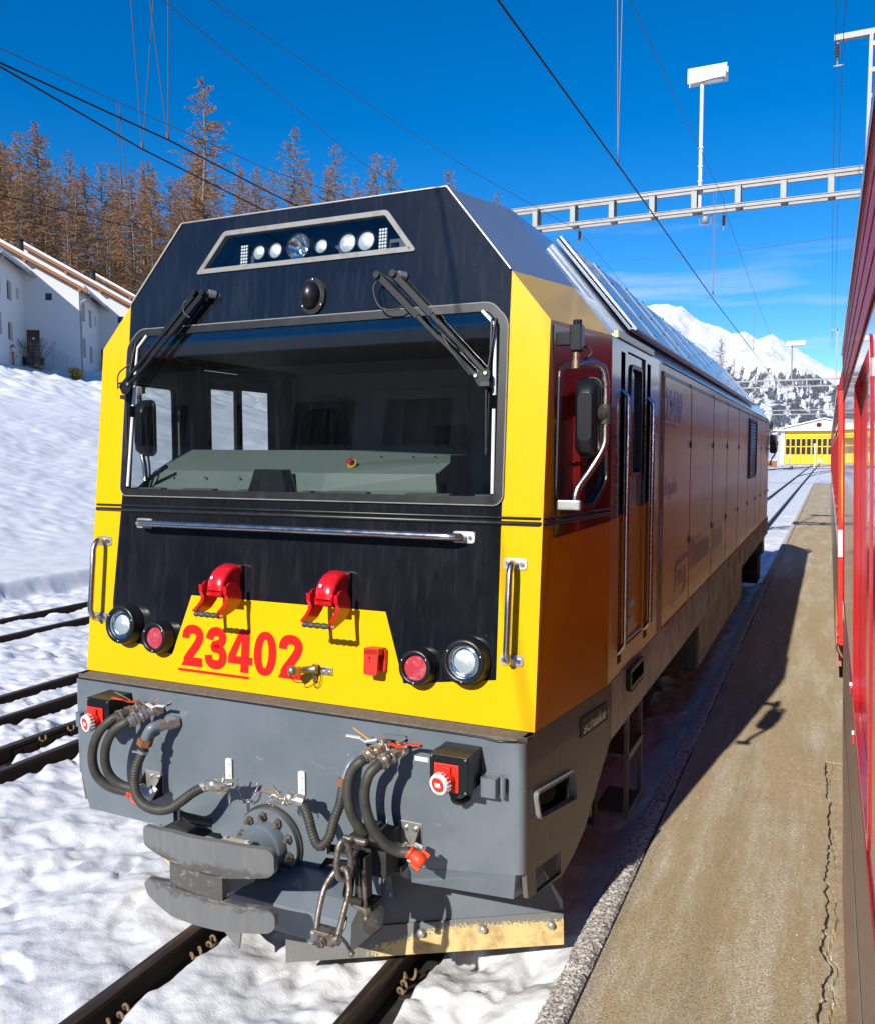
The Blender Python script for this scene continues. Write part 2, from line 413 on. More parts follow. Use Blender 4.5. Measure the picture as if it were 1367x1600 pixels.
# ------------------------------------------------------------------ mesh builder
class MB:
    def __init__(s, fm=None):
        s.v = []; s.f = []; s.mi = []; s.sm = []; s.fm = fm; s.cuts = []
    def cut(s):
        s.cuts.append((len(s.v), len(s.f)))
        return s
    def add(s, vs, fs, m=0, sm=False):
        o = len(s.v)
        s.v += [tuple(v) for v in vs]
        for f_ in fs:
            s.f.append(tuple(i + o for i in f_)); s.mi.append(m); s.sm.append(sm)
        return s
    def box(s, x0, x1, y0, y1, z0, z1, m=0):
        vs = [(x, y, z) for z in (z0, z1) for y in (y0, y1) for x in (x0, x1)]
        return s.add(vs, [(0, 2, 3, 1), (4, 5, 7, 6), (0, 1, 5, 4), (2, 6, 7, 3), (0, 4, 6, 2), (1, 3, 7, 5)], m)
    def obox(s, c, ax, ay, az, m=0):
        c = Vector(c); ax = Vector(ax); ay = Vector(ay); az = Vector(az)
        vs = [c + i * ax + j * ay + k * az for k in (-1, 1) for j in (-1, 1) for i in (-1, 1)]
        return s.add(vs, [(0, 2, 3, 1), (4, 5, 7, 6), (0, 1, 5, 4), (2, 6, 7, 3), (0, 4, 6, 2), (1, 3, 7, 5)], m)
    def prism(s, poly, axis, c0, c1, m=0):
        n = len(poly)
        def P(a, b, c):
            return (c, a, b) if axis == 'x' else ((a, c, b) if axis == 'y' else (a, b, c))
        vs = [P(a, b, c0) for a, b in poly] + [P(a, b, c1) for a, b in poly]
        tri = tessellate_polygon([[Vector((a, b, 0)) for a, b in poly]])
        fs = [tuple(q) for q in tri] + [tuple(i + n for i in reversed(q)) for q in tri]
        fs += [(i, (i + 1) % n, n + (i + 1) % n, n + i) for i in range(n)]
        return s.add(vs, fs, m)
    def plate(s, outer, holes, fn, t0, t1, m=0, inner=None):
        """flat sheet in (a,b) with holes; fn(a,b,t) -> point"""
        loops = [outer] + holes
        flat = [q for l in loops for q in l]
        n = len(flat)
        tri = tessellate_polygon([[Vector((a, b, 0)) for a, b in l] for l in loops])
        vs = [fn(a, b, t0) for a, b in flat]
        fs = [tuple(q) for q in tri]
        if t1 is None:
            return s.add(vs, fs, m)
        vs += [fn(a, b, t1) for a, b in flat]
        s.add(vs, fs, m)
        o = len(s.v) - 2 * n
        for q in tri:
            s.f.append(tuple(i + n + o for i in reversed(q))); s.mi.append(m if inner is None else inner); s.sm.append(False)
        k = 0
        for l in loops:
            for i in range(len(l)):
                a = k + i; b = k + (i + 1) % len(l)
                s.f.append((a + o, b + o, b + n + o, a + n + o)); s.mi.append(m); s.sm.append(False)
            k += len(l)
        return s
    def cyl(s, p0, p1, r0, r1=None, seg=16, caps=True, m=0):
        r1 = r0 if r1 is None else r1
        p0 = Vector(p0); p1 = Vector(p1)
        d = (p1 - p0).normalized()
        a = d.orthogonal().normalized(); b = d.cross(a)
        ring = [(math.cos(2 * math.pi * i / seg), math.sin(2 * math.pi * i / seg)) for i in range(seg)]
        v0 = [p0 + (a * x + b * y) * r0 for x, y in ring]
        v1 = [p1 + (a * x + b * y) * r1 for x, y in ring]
        s.add(v0 + v1, [(i, (i + 1) % seg, seg + (i + 1) % seg, seg + i) for i in range(seg)], m, seg > 6)
        if caps:
            if r0 > 1e-6: s.add(v0, [tuple(reversed(range(seg)))], m)
            if r1 > 1e-6: s.add(v1, [tuple(range(seg))], m)
        return s
    def lathe(s, c, d, prof, seg=32, m=0, sm=True):
        """prof: list of (radius, height along d)"""
        c = Vector(c); d = Vector(d).normalized()
        a = d.orthogonal().normalized(); b = d.cross(a)
        vs = []
        for r, h in prof:
            for i in range(seg):
                t_ = 2 * math.pi * i / seg
                vs.append(c + d * h + (a * math.cos(t_) + b * math.sin(t_)) * r)
        fs = []
        for k in range(len(prof) - 1):
            for i in range(seg):
                j = (i + 1) % seg
                fs.append((k * seg + i, k * seg + j, (k + 1) * seg + j, (k + 1) * seg + i))
        return s.add(vs, fs, m, sm)
    def tube(s, pts, r, seg=8, closed=False, m=0, rf=None, caps=True):
        pts = [Vector(p_) for p_ in pts]
        n = len(pts)
        tang = []
        for i in range(n):
            if closed:
                tt = pts[(i + 1) % n] - pts[i - 1]
            else:
                tt = pts[min(i + 1, n - 1)] - pts[max(i - 1, 0)]
            tang.append(tt.normalized() if tt.length > 1e-9 else Vector((0, 0, 1)))
        a = tang[0].orthogonal().normalized()
        vs = []
        for i in range(n):
            a = (a - tang[i] * a.dot(tang[i]))
            a = a.normalized() if a.length > 1e-6 else tang[i].orthogonal().normalized()
            b = tang[i].cross(a)
            rr = rf(i / max(1, n - 1)) if rf else r
            for k in range(seg):
                t_ = 2 * math.pi * k / seg
                vs.append(pts[i] + (a * math.cos(t_) + b * math.sin(t_)) * rr)
        fs = []
        for i in range(n if closed else n - 1):
            j = (i + 1) % n
            for k in range(seg):
                l = (k + 1) % seg
                fs.append((i * seg + k, i * seg + l, j * seg + l, j * seg + k))
        s.add(vs, fs, m, seg > 4)
        if caps and not closed:
            s.add(vs[:seg], [tuple(reversed(range(seg)))], m)
            s.add(vs[-seg:], [tuple(range(seg))], m)
        return s
    def ball(s, c, rx, ry=None, rz=None, seg=16, rings=10, m=0):
        ry = rx if ry is None else ry; rz = rx if rz is None else rz
        vs = []
        for i in range(rings + 1):
            th = math.pi * i / rings
            for j in range(seg):
                ph = 2 * math.pi * j / seg
                vs.append((c[0] + rx * math.sin(th) * math.cos(ph), c[1] + ry * math.sin(th) * math.sin(ph), c[2] + rz * math.cos(th)))
        fs = [(i * seg + j, i * seg + (j + 1) % seg, (i + 1) * seg + (j + 1) % seg, (i + 1) * seg + j) for i in range(rings) for j in range(seg)]
        return s.add(vs, fs, m, True)
    def build(s, name, mats, parent=None, off=(0, 0, 0), bevel=0, bseg=2, angle=30):
        if s.cuts:
            cs = [(0, 0)] + s.cuts
            if cs[-1] != (len(s.v), len(s.f)): cs.append((len(s.v), len(s.f)))
            first = None
            for (v0, f0), (v1, f1) in zip(cs[:-1], cs[1:]):
                if v1 == v0: continue
                q = MB(s.fm); q.v = s.v[v0:v1]; q.f = [tuple(i - v0 for i in f_) for f_ in s.f[f0:f1]]; q.mi = s.mi[f0:f1]; q.sm = s.sm[f0:f1]
                o = q.build(name, mats, parent, off, bevel, bseg, angle)
                first = first or o
            return first
        me = bpy.data.meshes.new(name)
        vs = s.v
        if s.fm:
            vs = [s.fm(*v) for v in vs]
        ox, oy, oz = off
        vs = [(v[0] - ox, v[1] - oy, v[2] - oz) for v in vs]
        me.from_pydata(vs, [], s.f)
        if not isinstance(mats, (list, tuple)):
            mats = [mats]
        for k in mats:
            me.materials.append(M[k] if isinstance(k, str) else k)
        me.polygons.foreach_set('material_index', s.mi)
        me.polygons.foreach_set('use_smooth', s.sm)
        me.update()
        o = bpy.data.objects.new(name, me)
        COL.objects.link(o)
        if parent is not None:
            o.parent = parent
        if bevel:
            bv = o.modifiers.new('bevel', 'BEVEL')
            bv.width = bevel; bv.segments = bseg; bv.limit_method = 'ANGLE'; bv.angle_limit = R(angle)
        return o

def thing(name, label, cat, loc=(0, 0, 0), group=None, rotz=0):
    o = bpy.data.objects.new(name, None)
    o.empty_display_size = 0.2
    COL.objects.link(o)
    o.location = loc
    o.rotation_euler = (0, 0, rotz)
    o['label'] = label; o['category'] = cat
    if group: o['group'] = group
    return o

def tag(o, label=None, cat=None, group=None, kind=None):
    if label: o['label'] = label
    if cat: o['category'] = cat
    if group: o['group'] = group
    if kind: o['kind'] = kind
    return o

def smooth_path(pts, n=6):
    P = [Vector(p_) for p_ in pts]
    o = []
    for i in range(len(P) - 1):
        p0 = P[max(i - 1, 0)]; p1 = P[i]; p2 = P[i + 1]; p3 = P[min(i + 2, len(P) - 1)]
        for k in range(n):
            t_ = k / n
            o.append(0.5 * ((2 * p1) + (p2 - p0) * t_ + (2 * p0 - 5 * p1 + 4 * p2 - p3) * t_ ** 2 + (3 * p1 - p0 - 3 * p2 + p3) * t_ ** 3))
    o.append(P[-1])
    return o

def rrect(x0, x1, z0, z1, r, n=4):
    o = []
    for cx, cz, a0 in ((x1 - r, z1 - r, 0), (x0 + r, z1 - r, 90), (x0 + r, z0 + r, 180), (x1 - r, z0 + r, 270)):
        for k in range(n + 1):
            a = R(a0 + 90 * k / n)
            o.append((cx + r * math.cos(a), cz + r * math.sin(a)))
    return o

def circ(cx, cz, r, n=24, rz=None):
    rz = r if rz is None else rz
    return [(cx + r * math.cos(2 * math.pi * i / n), cz + rz * math.sin(2 * math.pi * i / n)) for i in range(n)]

def roundpoly(poly, r, n=4):
    o = []
    N = len(poly)
    for i in range(N):
        a = Vector(poly[i - 1]); b = Vector(poly[i]); c_ = Vector(poly[(i + 1) % N])
        d1 = (a - b); d2 = (c_ - b)
        rr = min(r, d1.length * 0.45, d2.length * 0.45)
        p1 = b + d1.normalized() * rr; p2 = b + d2.normalized() * rr
        for k in range(n + 1):
            t_ = k / n
            q = p1 * (1 - t_) ** 2 + b * 2 * t_ * (1 - t_) + p2 * t_ ** 2
            o.append((q.x, q.y))
    return o

def inset(poly, d):
    """shrink a convex-ish polygon towards its inside by d"""
    N = len(poly)
    area = sum(poly[i][0] * poly[(i + 1) % N][1] - poly[(i + 1) % N][0] * poly[i][1] for i in range(N))
    sg = 1 if area > 0 else -1
    o = []
    for i in range(N):
        a = Vector(poly[i - 1]); b = Vector(poly[i]); c_ = Vector(poly[(i + 1) % N])
        e1 = (b - a).normalized(); e2 = (c_ - b).normalized()
        n1 = Vector((-e1.y, e1.x)) * sg; n2 = Vector((-e2.y, e2.x)) * sg
        bis = (n1 + n2)
        L_ = bis.length
        if L_ < 1e-6:
            o.append((b.x + n1.x * d, b.y + n1.y * d)); continue
        bis /= L_
        k = d / max(0.3, bis.dot(n1))
        o.append((b.x + bis.x * k, b.y + bis.y * k))
    return o

# ------------------------------------------------------------------ numpy noise
_perm = rng.permutation(512).astype(np.int64)
_grad = rng.uniform(-1, 1, (512, 2))
_grad /= np.linalg.norm(_grad, axis=1)[:, None]
def pn(x, y):
    xi = np.floor(x).astype(np.int64); yi = np.floor(y).astype(np.int64)
    xf = x - xi; yf = y - yi
    u = xf * xf * xf * (xf * (xf * 6 - 15) + 10); v = yf * yf * yf * (yf * (yf * 6 - 15) + 10)
    def g(ix, iy, dx, dy):
        h = _perm[(_perm[ix & 511] + iy) & 511]
        return _grad[h, 0] * dx + _grad[h, 1] * dy
    a = g(xi, yi, xf, yf); b = g(xi + 1, yi, xf - 1, yf)
    c = g(xi, yi + 1, xf, yf - 1); d = g(xi + 1, yi + 1, xf - 1, yf - 1)
    return (a + u * (b - a)) + v * ((c + u * (d - c)) - (a + u * (b - a)))
def fbm(x, y, sc, oct=4, gain=0.5):
    o = np.zeros_like(x); am = 1.0; f_ = 1.0 / sc
    for i in range(oct):
        o += am * pn(x * f_ + 17.3 * i, y * f_ + 9.1 * i); am *= gain; f_ *= 2.03
    return o
def sstep(a, b, x):
    t_ = np.clip((x - a) / (b - a), 0, 1)
    return t_ * t_ * (3 - 2 * t_)

XC = -2.3432
_fr = random.Random(3)
PRINTS = []
for (x0_, y0_, ang_, n_) in ((-3.45, 3.3, 1.9, 14), (-4.9, 2.7, 1.2, 16), (-4.2, 4.4, 2.6, 10), (-1.35, 2.7, 1.5, 9), (-2.2, 2.5, 0.2, 5), (-8.6, 6.5, 1.55, 22), (-4.6, 5.2, 1.45, 12), (-3.5, 2.6, 2.9, 8)):
    a_ = ang_
    for k_ in range(n_):
        sd_ = 0.11 * (1 if k_ % 2 else -1)
        PRINTS.append((x0_ - math.sin(a_) * sd_ + _fr.uniform(-.03, .03), y0_ + math.cos(a_) * sd_ + _fr.uniform(-.03, .03), a_ + _fr.uniform(-.15, .15)))
        st0_ = _fr.uniform(0.42, 0.6)
        x0_ += math.cos(a_) * st0_; y0_ += math.sin(a_) * st0_; a_ += _fr.uniform(-0.12, 0.12)
RAILS = [XC - 0.53, XC + 0.53, -5.68, -6.11, -6.82, -7.42, -9.86, -10.87]

def ground_z(x, y):
    """height of the snow at (x, y)"""
    z = np.full_like(x, -0.045)
    far = np.clip(1.0 - (y - 30) / 60, 0.15, 1) * (0.55 + 0.6 * sstep(-0.35, 0.35, fbm(x + 7, y * 0.8, 1.8, 2)))
    ampl = (0.06 * fbm(x, y, 0.9, 3) + 0.030 * fbm(x + 40, y, 0.24, 3) + 0.016 * np.abs(fbm(x, y + 9, 0.10, 3)) * sstep(-0.15, 0.25, fbm(x + 3, y, 1.3, 2))) * far
    # footprints and trodden hollows
    a = pn(x * 3.1 + 5, y * 2.4 + 2)
    ampl -= 0.06 * sstep(0.26, 0.50, a) * sstep(-0.15, 0.35, pn(x * 0.55, y * 0.55)) * 1.3 * far
    b = pn(x * 7.0 + 35, y * 5.5 + 12)
    ampl -= 0.018 * sstep(0.2, 0.4, b) * far
    ampl += 0.03 * np.abs(pn(x * 1.7 + 3, y * 1.3)) * far
    ampl += (0.055 * np.abs(pn(x * 1.9 + 31, y * 1.9 + 7)) + 0.030 * np.abs(pn(x * 4.6 + 3, y * 4.6)) + 0.014 * np.abs(pn(x * 10.5 + 8, y * 10.5 + 4)) - 0.03) * far
    ampl = ampl * 1.3
    z = z + ampl
    for (px_, py_, pa_) in PRINTS:
        near_ = (np.abs(x - px_) < 0.3) & (np.abs(y - py_) < 0.3)
        if not near_.any(): continue
        dx_ = x[near_] - px_; dy_ = y[near_] - py_
        u_ = dx_ * math.cos(pa_) + dy_ * math.sin(pa_); v_ = -dx_ * math.sin(pa_) + dy_ * math.cos(pa_)
        wv_ = 0.052 - 0.012 * np.clip(-u_ / 0.14, -1, 1) * 0.6
        rr_ = np.sqrt((u_ / 0.15) ** 2 + (v_ / wv_) ** 2)
        z[near_] += (-0.026 * sstep(1.15, 0.75, rr_) + 0.007 * np.exp(-((rr_ - 1.25) / 0.2) ** 2)) * (0.7 + 0.8 * pn(u_ * 9 + px_, v_ * 9))
    # left bank, plateau and slope
    edge = -12.25 + 0.16 * fbm(x * 0 + 3, y, 3.0, 2)
    st_ = sstep(0.0, -0.28, x - edge)
    slope = np.clip(-14.6 - x, 0, None)
    up_ = 0.30 * st_ + np.where(x < -14.6, 0.216 * slope - 0.216 * 1.2 * (1 - np.exp(-slope / 1.2)), 0)
    rough = sstep(-33, -46, x)
    und = 0.35 * fbm(x, y, 9, 3) * sstep(-16, -26, x)
    strie = 0.045 * fbm(x * 0.8 + y * 0.6, (y * 0.8 - x * 0.6) * 0.35, 0.9, 3) * sstep(-14.8, -17, x)
    und += (0.05 * fbm(x * 1.0 + y * 0.45, y - x * 0.3, 0.36, 4, 0.6) + 0.05 * np.abs(fbm(x + y * 0.7, (y - x) * 0.5, 1.1, 3))) * sstep(-14.9, -17, x)
    und += strie + rough * (0.55 * np.abs(fbm(x + 11, y, 2.2, 4, 0.6)) + 0.15 * fbm(x, y + 4, 0.7, 3))
    calm = 1 - 0.8 * st_
    z = -0.045 + (z + 0.045) * calm + up_ + und * (x > -60)
    # forest hillside
    d = np.clip(-60.5 - x, 0, None)
    s_ = np.interp(y, [60, 87, 121, 150, 192, 226, 265, 433, 600, 900], [0.38, 0.42, 0.72, 0.86, 0.98, 1.12, 1.22, 1.18, 0.7, 0.35])
    hill = np.where(d < 40, s_ * d, s_ * 40 - 0.25 * s_ * (d - 40))
    z = np.where(x < -60.5, 0.216 * 45.9 - 0.26 + hill + 0.9 * fbm(x, y, 14, 3) * np.clip(d / 6, 0, 1), z)
    # wooded knoll beyond the locomotive
    z = z + 37 * np.exp(-(((x + 62) / 17) ** 2)) * np.exp(-(((y - 480) / 70) ** 2)) * (x > -200)
    # rail trenches
    for i, rx in enumerate(RAILS):
        dx = x - rx
        wob = 0.012 * pn(y * 4 + rx * 7, x * 0 + 0.5) + 0.008 * pn(y * 13 + rx, x * 0 + 3.5)
        lft = np.clip(1 - np.abs(dx + 0.025) / 0.06, 0, 1)
        z = z * (1 - lft) + lft * np.minimum(z, -0.012)
        tr = sstep(0.145 + wob, 0.115 + wob, dx) * sstep(0.018, 0.03, dx)
        z = z * (1 - tr) + tr * np.minimum(z, -0.14)
        z = np.where((np.abs(dx) < 0.03), -0.15, z)
    # trodden snow clod between the left hand rails stays low
    z = np.where((x > -7.35) & (x < -5.72), np.minimum(z, 0.02), z)
    # shallow under the platform
    z = np.where(x > -0.99, np.where((y < 66.2), -0.35, z), z)
    near = (x < -0.99) & (x > -1.25)
    z = np.where(near, z + 0.05 * sstep(-1.25, -1.0, x), z)
    return z

def grid_mesh(name, xs, ys, zf, mat, parent=None):
    X, Y = np.meshgrid(xs, ys)
    Z = zf(X.ravel(), Y.ravel())
    nx, ny = len(xs), len(ys)
    co = np.stack([X.ravel(), Y.ravel(), Z], 1).astype(np.float32)
    me = bpy.data.meshes.new(name)
    me.vertices.add(nx * ny)
    me.vertices.foreach_set('co', co.ravel())
    i = np.arange((ny - 1) * (nx - 1))
    r_ = i // (nx - 1); c_ = i % (nx - 1)
    a = r_ * nx + c_
    q = np.stack([a, a + 1, a + nx + 1, a + nx], 1).astype(np.int32)
    me.loops.add(q.size)
    me.loops.foreach_set('vertex_index', q.ravel())
    me.polygons.add(len(q))
    me.polygons.foreach_set('loop_start', np.arange(0, q.size, 4, dtype=np.int32))
    me.polygons.foreach_set('loop_total', np.full(len(q), 4, dtype=np.int32))
    me.polygons.foreach_set('use_smooth', np.ones(len(q), dtype=bool))
    me.materials.append(M[mat])
    me.update(calc_edges=True)
    o = bpy.data.objects.new(name, me)
    COL.objects.link(o)
    if parent: o.parent = parent
    return o

def spaced(segs):
    o = []
    for a, b, st in segs:
        n = max(1, int(round(abs(b - a) / st)))
        o += list(np.linspace(a, b, n, endpoint=False))
    return o
xs = [-900, -700, -520, -400, -320, -260, -210, -175] + spaced([(-150, -62, 2.5), (-62, -34, 0.45), (-34, -16, 0.13), (-16, -12.6, 0.07), (-12.6, -11.9, 0.035), (-11.9, -7.6, 0.045)])
xs += spaced([(-7.6, -5.4, 0.02), (-5.4, -4.3, 0.035), (-4.3, -0.9, 0.02)]) + list(np.linspace(-0.9, 3.0, 10)) + [5, 8, 14, 25, 45, 80, 140, 220, 340, 500, 750, 1000]
ys = [-120, -80, -50, -30, -18, -10, -5, -2, 0] + spaced([(0.5, 2.2, 0.2), (2.2, 6.5, 0.02), (6.5, 10, 0.032)])
v_ = 10.0
while v_ < 1000:
    ys.append(v_); v_ += min(max(0.04, v_ * 0.0065), 12)
ys.append(1000)
snow = grid_mesh('snow_ground', np.array(sorted(xs)), np.array(ys), ground_z, 'snow')
tag(snow, kind='structure', label='snow covered railway yard and bank with footprints')

# ------------------------------------------------------------------ mountain
def mountain_z(x, y):
    rx = np.array([-4000, -2600, -1700, -1200, -948, -714, -660, -614, -560, -517, -464, -421, -369, -298, -258, -218, -179, -92, -16, 31, 160, 420, 900, 1800, 3500])
    rz = np.array([900, 850, 760, 700, 640, 530, 490, 505, 512, 509, 500, 459, 431, 399, 403, 376, 388, 333, 279, 261, 235, 300, 480, 700, 800])
    k = x * 3000.0 / np.maximum(y, 1200)
    R_ = np.interp(np.where(y < 3000, k * 0.55 + x * 0.45, x), rx, rz)
    t_ = np.clip((y - 1300) / 1700, 0, 1)
    prof = 0.62 * t_ ** 1.25 + 0.38 * t_ ** 0.55
    back = np.clip((y - 3000) / 900, 0, 1)
    z = R_ * prof * (1 - 0.7 * back) 
    gul = fbm(x * 1.0 + y * 0.12, y * 0.35, 170, 5, 0.55)
    z += 55 * gul * np.sin(np.pi * np.clip(t_, 0, 1)) * (y < 3000)
    z += 7 * fbm(x, y, 45, 4, 0.6) * np.clip(t_ * 3, 0, 1)
    return z - 6
mt = grid_mesh('mountain', np.concatenate([np.linspace(-4000, -1100, 30, endpoint=False), np.linspace(-1100, 300, 260, endpoint=False), np.linspace(300, 3500, 30)]), np.linspace(1250, 3900, 200), mountain_z, 'mountain')
tag(mt, kind='structure', label='snow covered mountain ridge with forested lower slope')
# valley side far left and right so that the horizon never ends in nothing
def valley_z(x, y):
    r_ = np.sqrt(x * x + y * y)
    k = np.clip((r_ - 1000) / 2600, 0, 1)
    return -6 + k * (430 + 160 * fbm(x, y, 900, 4)) 
vs_ = MB()
ring = 64; rad = [950, 1400, 2000, 2800, 3800, 4600]
pts_ = []
for r_ in rad:
    for i in range(ring + 1):
        a = R(118) + R(300) * i / ring      # leaves out the side filled by the mountain
        pts_.append((r_ * math.sin(a), r_ * math.cos(a)))
pa = np.array(pts_)
zz = valley_z(pa[:, 0], pa[:, 1])
vv_ = [(pa[i, 0], pa[i, 1], float(zz[i])) for i in range(len(pa))]
# keep the sector in front (mountain) clear
fs_ = []
for k in range(len(rad) - 1):
    for i in range(ring):
        a = k * (ring + 1) + i
        cx = (vv_[a][0] + vv_[a + 1][0]) / 2; cy = (vv_[a][1] + vv_[a + 1][1]) / 2
        if cy > 900 and abs(cx) < 3000:
            continue
        fs_.append((a, a + 1, a + ring + 2, a + ring + 1))
vs_.add(vv_, fs_, 0, True)
tag(vs_.build('valley_hills', 'mountain'), kind='structure')

# ------------------------------------------------------------------ rails
RAILP = [(-0.062, -0.16), (0.062, -0.16), (0.062, -0.148), (0.012, -0.135), (0.009, -0.045), (0.031, -0.032), (0.033, -0.006), (0.022, 0.0), (-0.022, 0.0), (-0.033, -0.006), (-0.031, -0.032), (-0.009, -0.045), (-0.012, -0.135), (-0.062, -0.148)]
def rail(path, parent):
    mb = MB()
    n = len(RAILP)
    vs = []
    for i, (x, y, z) in enumerate(path):
        a = path[max(i - 1, 0)]; b = path[min(i + 1, len(path) - 1)]
        d = Vector((b[0] - a[0], b[1] - a[1], 0)).normalized(); nn = Vector((d.y, -d.x, 0))
        for u_, w_ in RAILP:
            vs.append((x + nn.x * u_, y + nn.y * u_, z + w_))
    fs = [(k * n + i, k * n + (i + 1) % n, (k + 1) * n + (i + 1) % n, (k + 1) * n + i) for k in range(len(path) - 1) for i in range(n)]
    fs += [tuple(range(n - 1, -1, -1)), tuple(range((len(path) - 1) * n, len(path) * n))]
    mb.add(vs, fs)
    return mb.build('rail', 'rail', parent)

clip_me = None
def clip(parent, x, y, z=-0.1, rz=0.0, side=1):
    global clip_me
    if clip_me is None:
        mb = MB()
        pts = []
        for k in range(26):
            a = k / 25 * 3.2 * math.pi
            pts.append((0.016 * math.cos(a) + 0.012 * k / 25, 0.03 * k / 25 * 3.0 - 0.04, 0.02 * math.sin(a) + 0.006))
        mb.tube(pts, 0.0075, 6)
        o = mb.build('rail_clip', 'clip', parent)
        clip_me = o.data
    else:
        o = bpy.data.objects.new('rail_clip', clip_me); COL.objects.link(o); o.parent = parent
    o.location = (x, y, z); o.rotation_euler = (0, 0, rz)
    return o

def straight(x, y0, y1, parent, n=2):
    return rail([(x, y0 + (y1 - y0) * k / (n - 1), 0.0) for k in range(n)], parent)
tr = thing('railway_track', 'track in the snow under the black and yellow locomotive', 'railway track', (0, 0, 0))
straight(RAILS[0], -30, 300, tr); straight(RAILS[1], -30, 300, tr)
for y_ in (2.62, 3.22, 3.84, 4.46):
    clip(tr, RAILS[0] + 0.075, y_, -0.085, 0.1); clip(tr, RAILS[0] + 0.08, y_ + 0.11, -0.085, 0.5); clip(tr, RAILS[1] + 0.075, y_ + 0.18, -0.085, 0.3); clip(tr, RAILS[1] + 0.08, y_ + 0.28, -0.08, 2.6)
tr2 = thing('railway_track', 'doubled rails of a turnout in the snow left of the locomotive', 'railway track')
for i in (2, 4): straight(RAILS[i], -30, 60, tr2)
for i in (3, 5): straight(RAILS[i], -30, 60, tr2)
for y_ in (4.6, 5.1, 5.4):
    clip(tr2, RAILS[3] + 0.07, y_, -0.03)
bolts = MB()
for k in range(5):
    bolts.cyl((RAILS[3] + 0.012, 4.95 + 0.16 * k, -0.085), (RAILS[3] + 0.05, 4.95 + 0.16 * k, -0.085), 0.018, seg=6)
bolts.box(RAILS[3] + 0.012, RAILS[3] + 0.03, 4.85, 5.7, -0.12, -0.05)
bolts.build('fishplate', 'rail', tr2)
tr3 = thing('railway_track', 'farthest track on the left, running below the snow bank', 'railway track')
straight(RAILS[6], -30, 160, tr3); straight(RAILS[7], -30, 160, tr3)

def arc(x0, y0, x1, y1, bend, n=24):
    o = []
    for k in range(n + 1):
        t_ = k / n
        o.append((x0 + (x1 - x0) * t_ ** bend, y0 + (y1 - y0) * t_, 0.02))
    return o
tr4 = thing('railway_track', 'curving turnout tracks in the snow in front of the yellow depot doors', 'railway track')
for dx in (0, 1.06):
    rail(arc(XC - 0.53 + dx, 84, 6 + dx, 150, 2.0), tr4)
    rail(arc(-14 + dx, 90, 3 + dx, 182, 1.2), tr4)
    rail(arc(-26 + dx, 118, 2 + dx, 140, 0.8), tr4)

bl_ = MB()
for rx in RAILS:
    yy = -2.0
    while yy < 30:
        bl_.box(rx + 0.012, rx + 0.125, yy, yy + 0.9, -0.30, -0.128 + 0.004 * math.sin(yy * 5 + rx)); yy += 0.9
tag(bl_.build('groove_shade', 'dark'), 'dark strips painting the shade in the grooves beside the rails', 'groove_shade', kind='stuff')  # dark strips added to paint the shade at the trench bottoms
# ------------------------------------------------------------------ platform
PZ = 0.17
crack_y = np.linspace(2.6, 6.7, 180)
_w = 0.0; crack_x = []
for k in range(180):
    _w = 0.90 * _w + random.uniform(-0.011, 0.011) * (1.6 if random.random() < 0.25 else 0.7)
    crack_x.append(0.066 + _w + 0.012 * math.sin(k * 0.11))
crack_x = np.array(crack_x)
def platform_z(x, y):
    z = PZ + 0.004 * fbm(x, y, 0.4, 3)
    cx = np.interp(y, crack_y, crack_x)
    w_ = 0.0035 + 0.006 * np.abs(pn(y * 5, y * 0 + 0.3))
    d = np.abs(x - cx) / w_
    inr = (y > 2.6) & (y < 6.7)
    z = np.where(inr & (d < 1.0), z - 0.09 * (1 - d * 0.2), z)
    # broken edge sunk beyond the crack
    z = np.where(inr & (x > cx), z - 0.004 - 0.004 * fbm(x, y, 0.10, 3), z)
    cx2 = cx + 0.035 + 0.035 * pn(y * 2.1, y * 0 + 7.3) + 0.008 * pn(y * 19, y * 0 + 3.3)
    z = np.where(inr & (np.abs(x - cx2) < 0.0035) & (pn(y * 1.3, y * 0 + 0.7) > -0.05), z - 0.03, z)
    return z
xp = np.array([-0.866] + spaced([(-0.862, -0.02, 0.02), (-0.02, 0.14, 0.0027), (0.14, 0.4, 0.05), (0.4, 3.6, 0.4)]) + [3.6])
yp = np.array([-12.0, -6, -2, 0] + spaced([(0.5, 2.4, 0.1), (2.4, 7.8, 0.009), (8, 20, 0.05), (20, 66.5, 0.5)]) + [66.5])
pf = grid_mesh('platform', xp, yp, platform_z, 'asphalt')
tag(pf, kind='structure', label='narrow sanded asphalt platform between the locomotive and the red train')
mb = MB(); mb.box(-0.866, 3.6, 66.4, 66.6, -0.3, PZ - 0.002); mb.build('platform_end', 'kerb', pf)
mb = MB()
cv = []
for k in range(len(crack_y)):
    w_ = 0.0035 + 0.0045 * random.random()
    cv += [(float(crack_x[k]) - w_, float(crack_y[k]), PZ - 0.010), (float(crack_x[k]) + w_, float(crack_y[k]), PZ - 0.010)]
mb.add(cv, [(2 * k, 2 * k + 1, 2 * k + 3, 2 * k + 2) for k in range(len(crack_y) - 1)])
mb.build('crack_shade_strip', 'dark', pf)  # dark ribbon that paints the shade inside the crack
mb = MB(); mb.box(-0.882, -0.8662, -2, 66, -0.3, PZ - 0.012); mb.build('joint_bottom_strip', 'dark', pf)  # dark strip low in the gap between kerb and asphalt
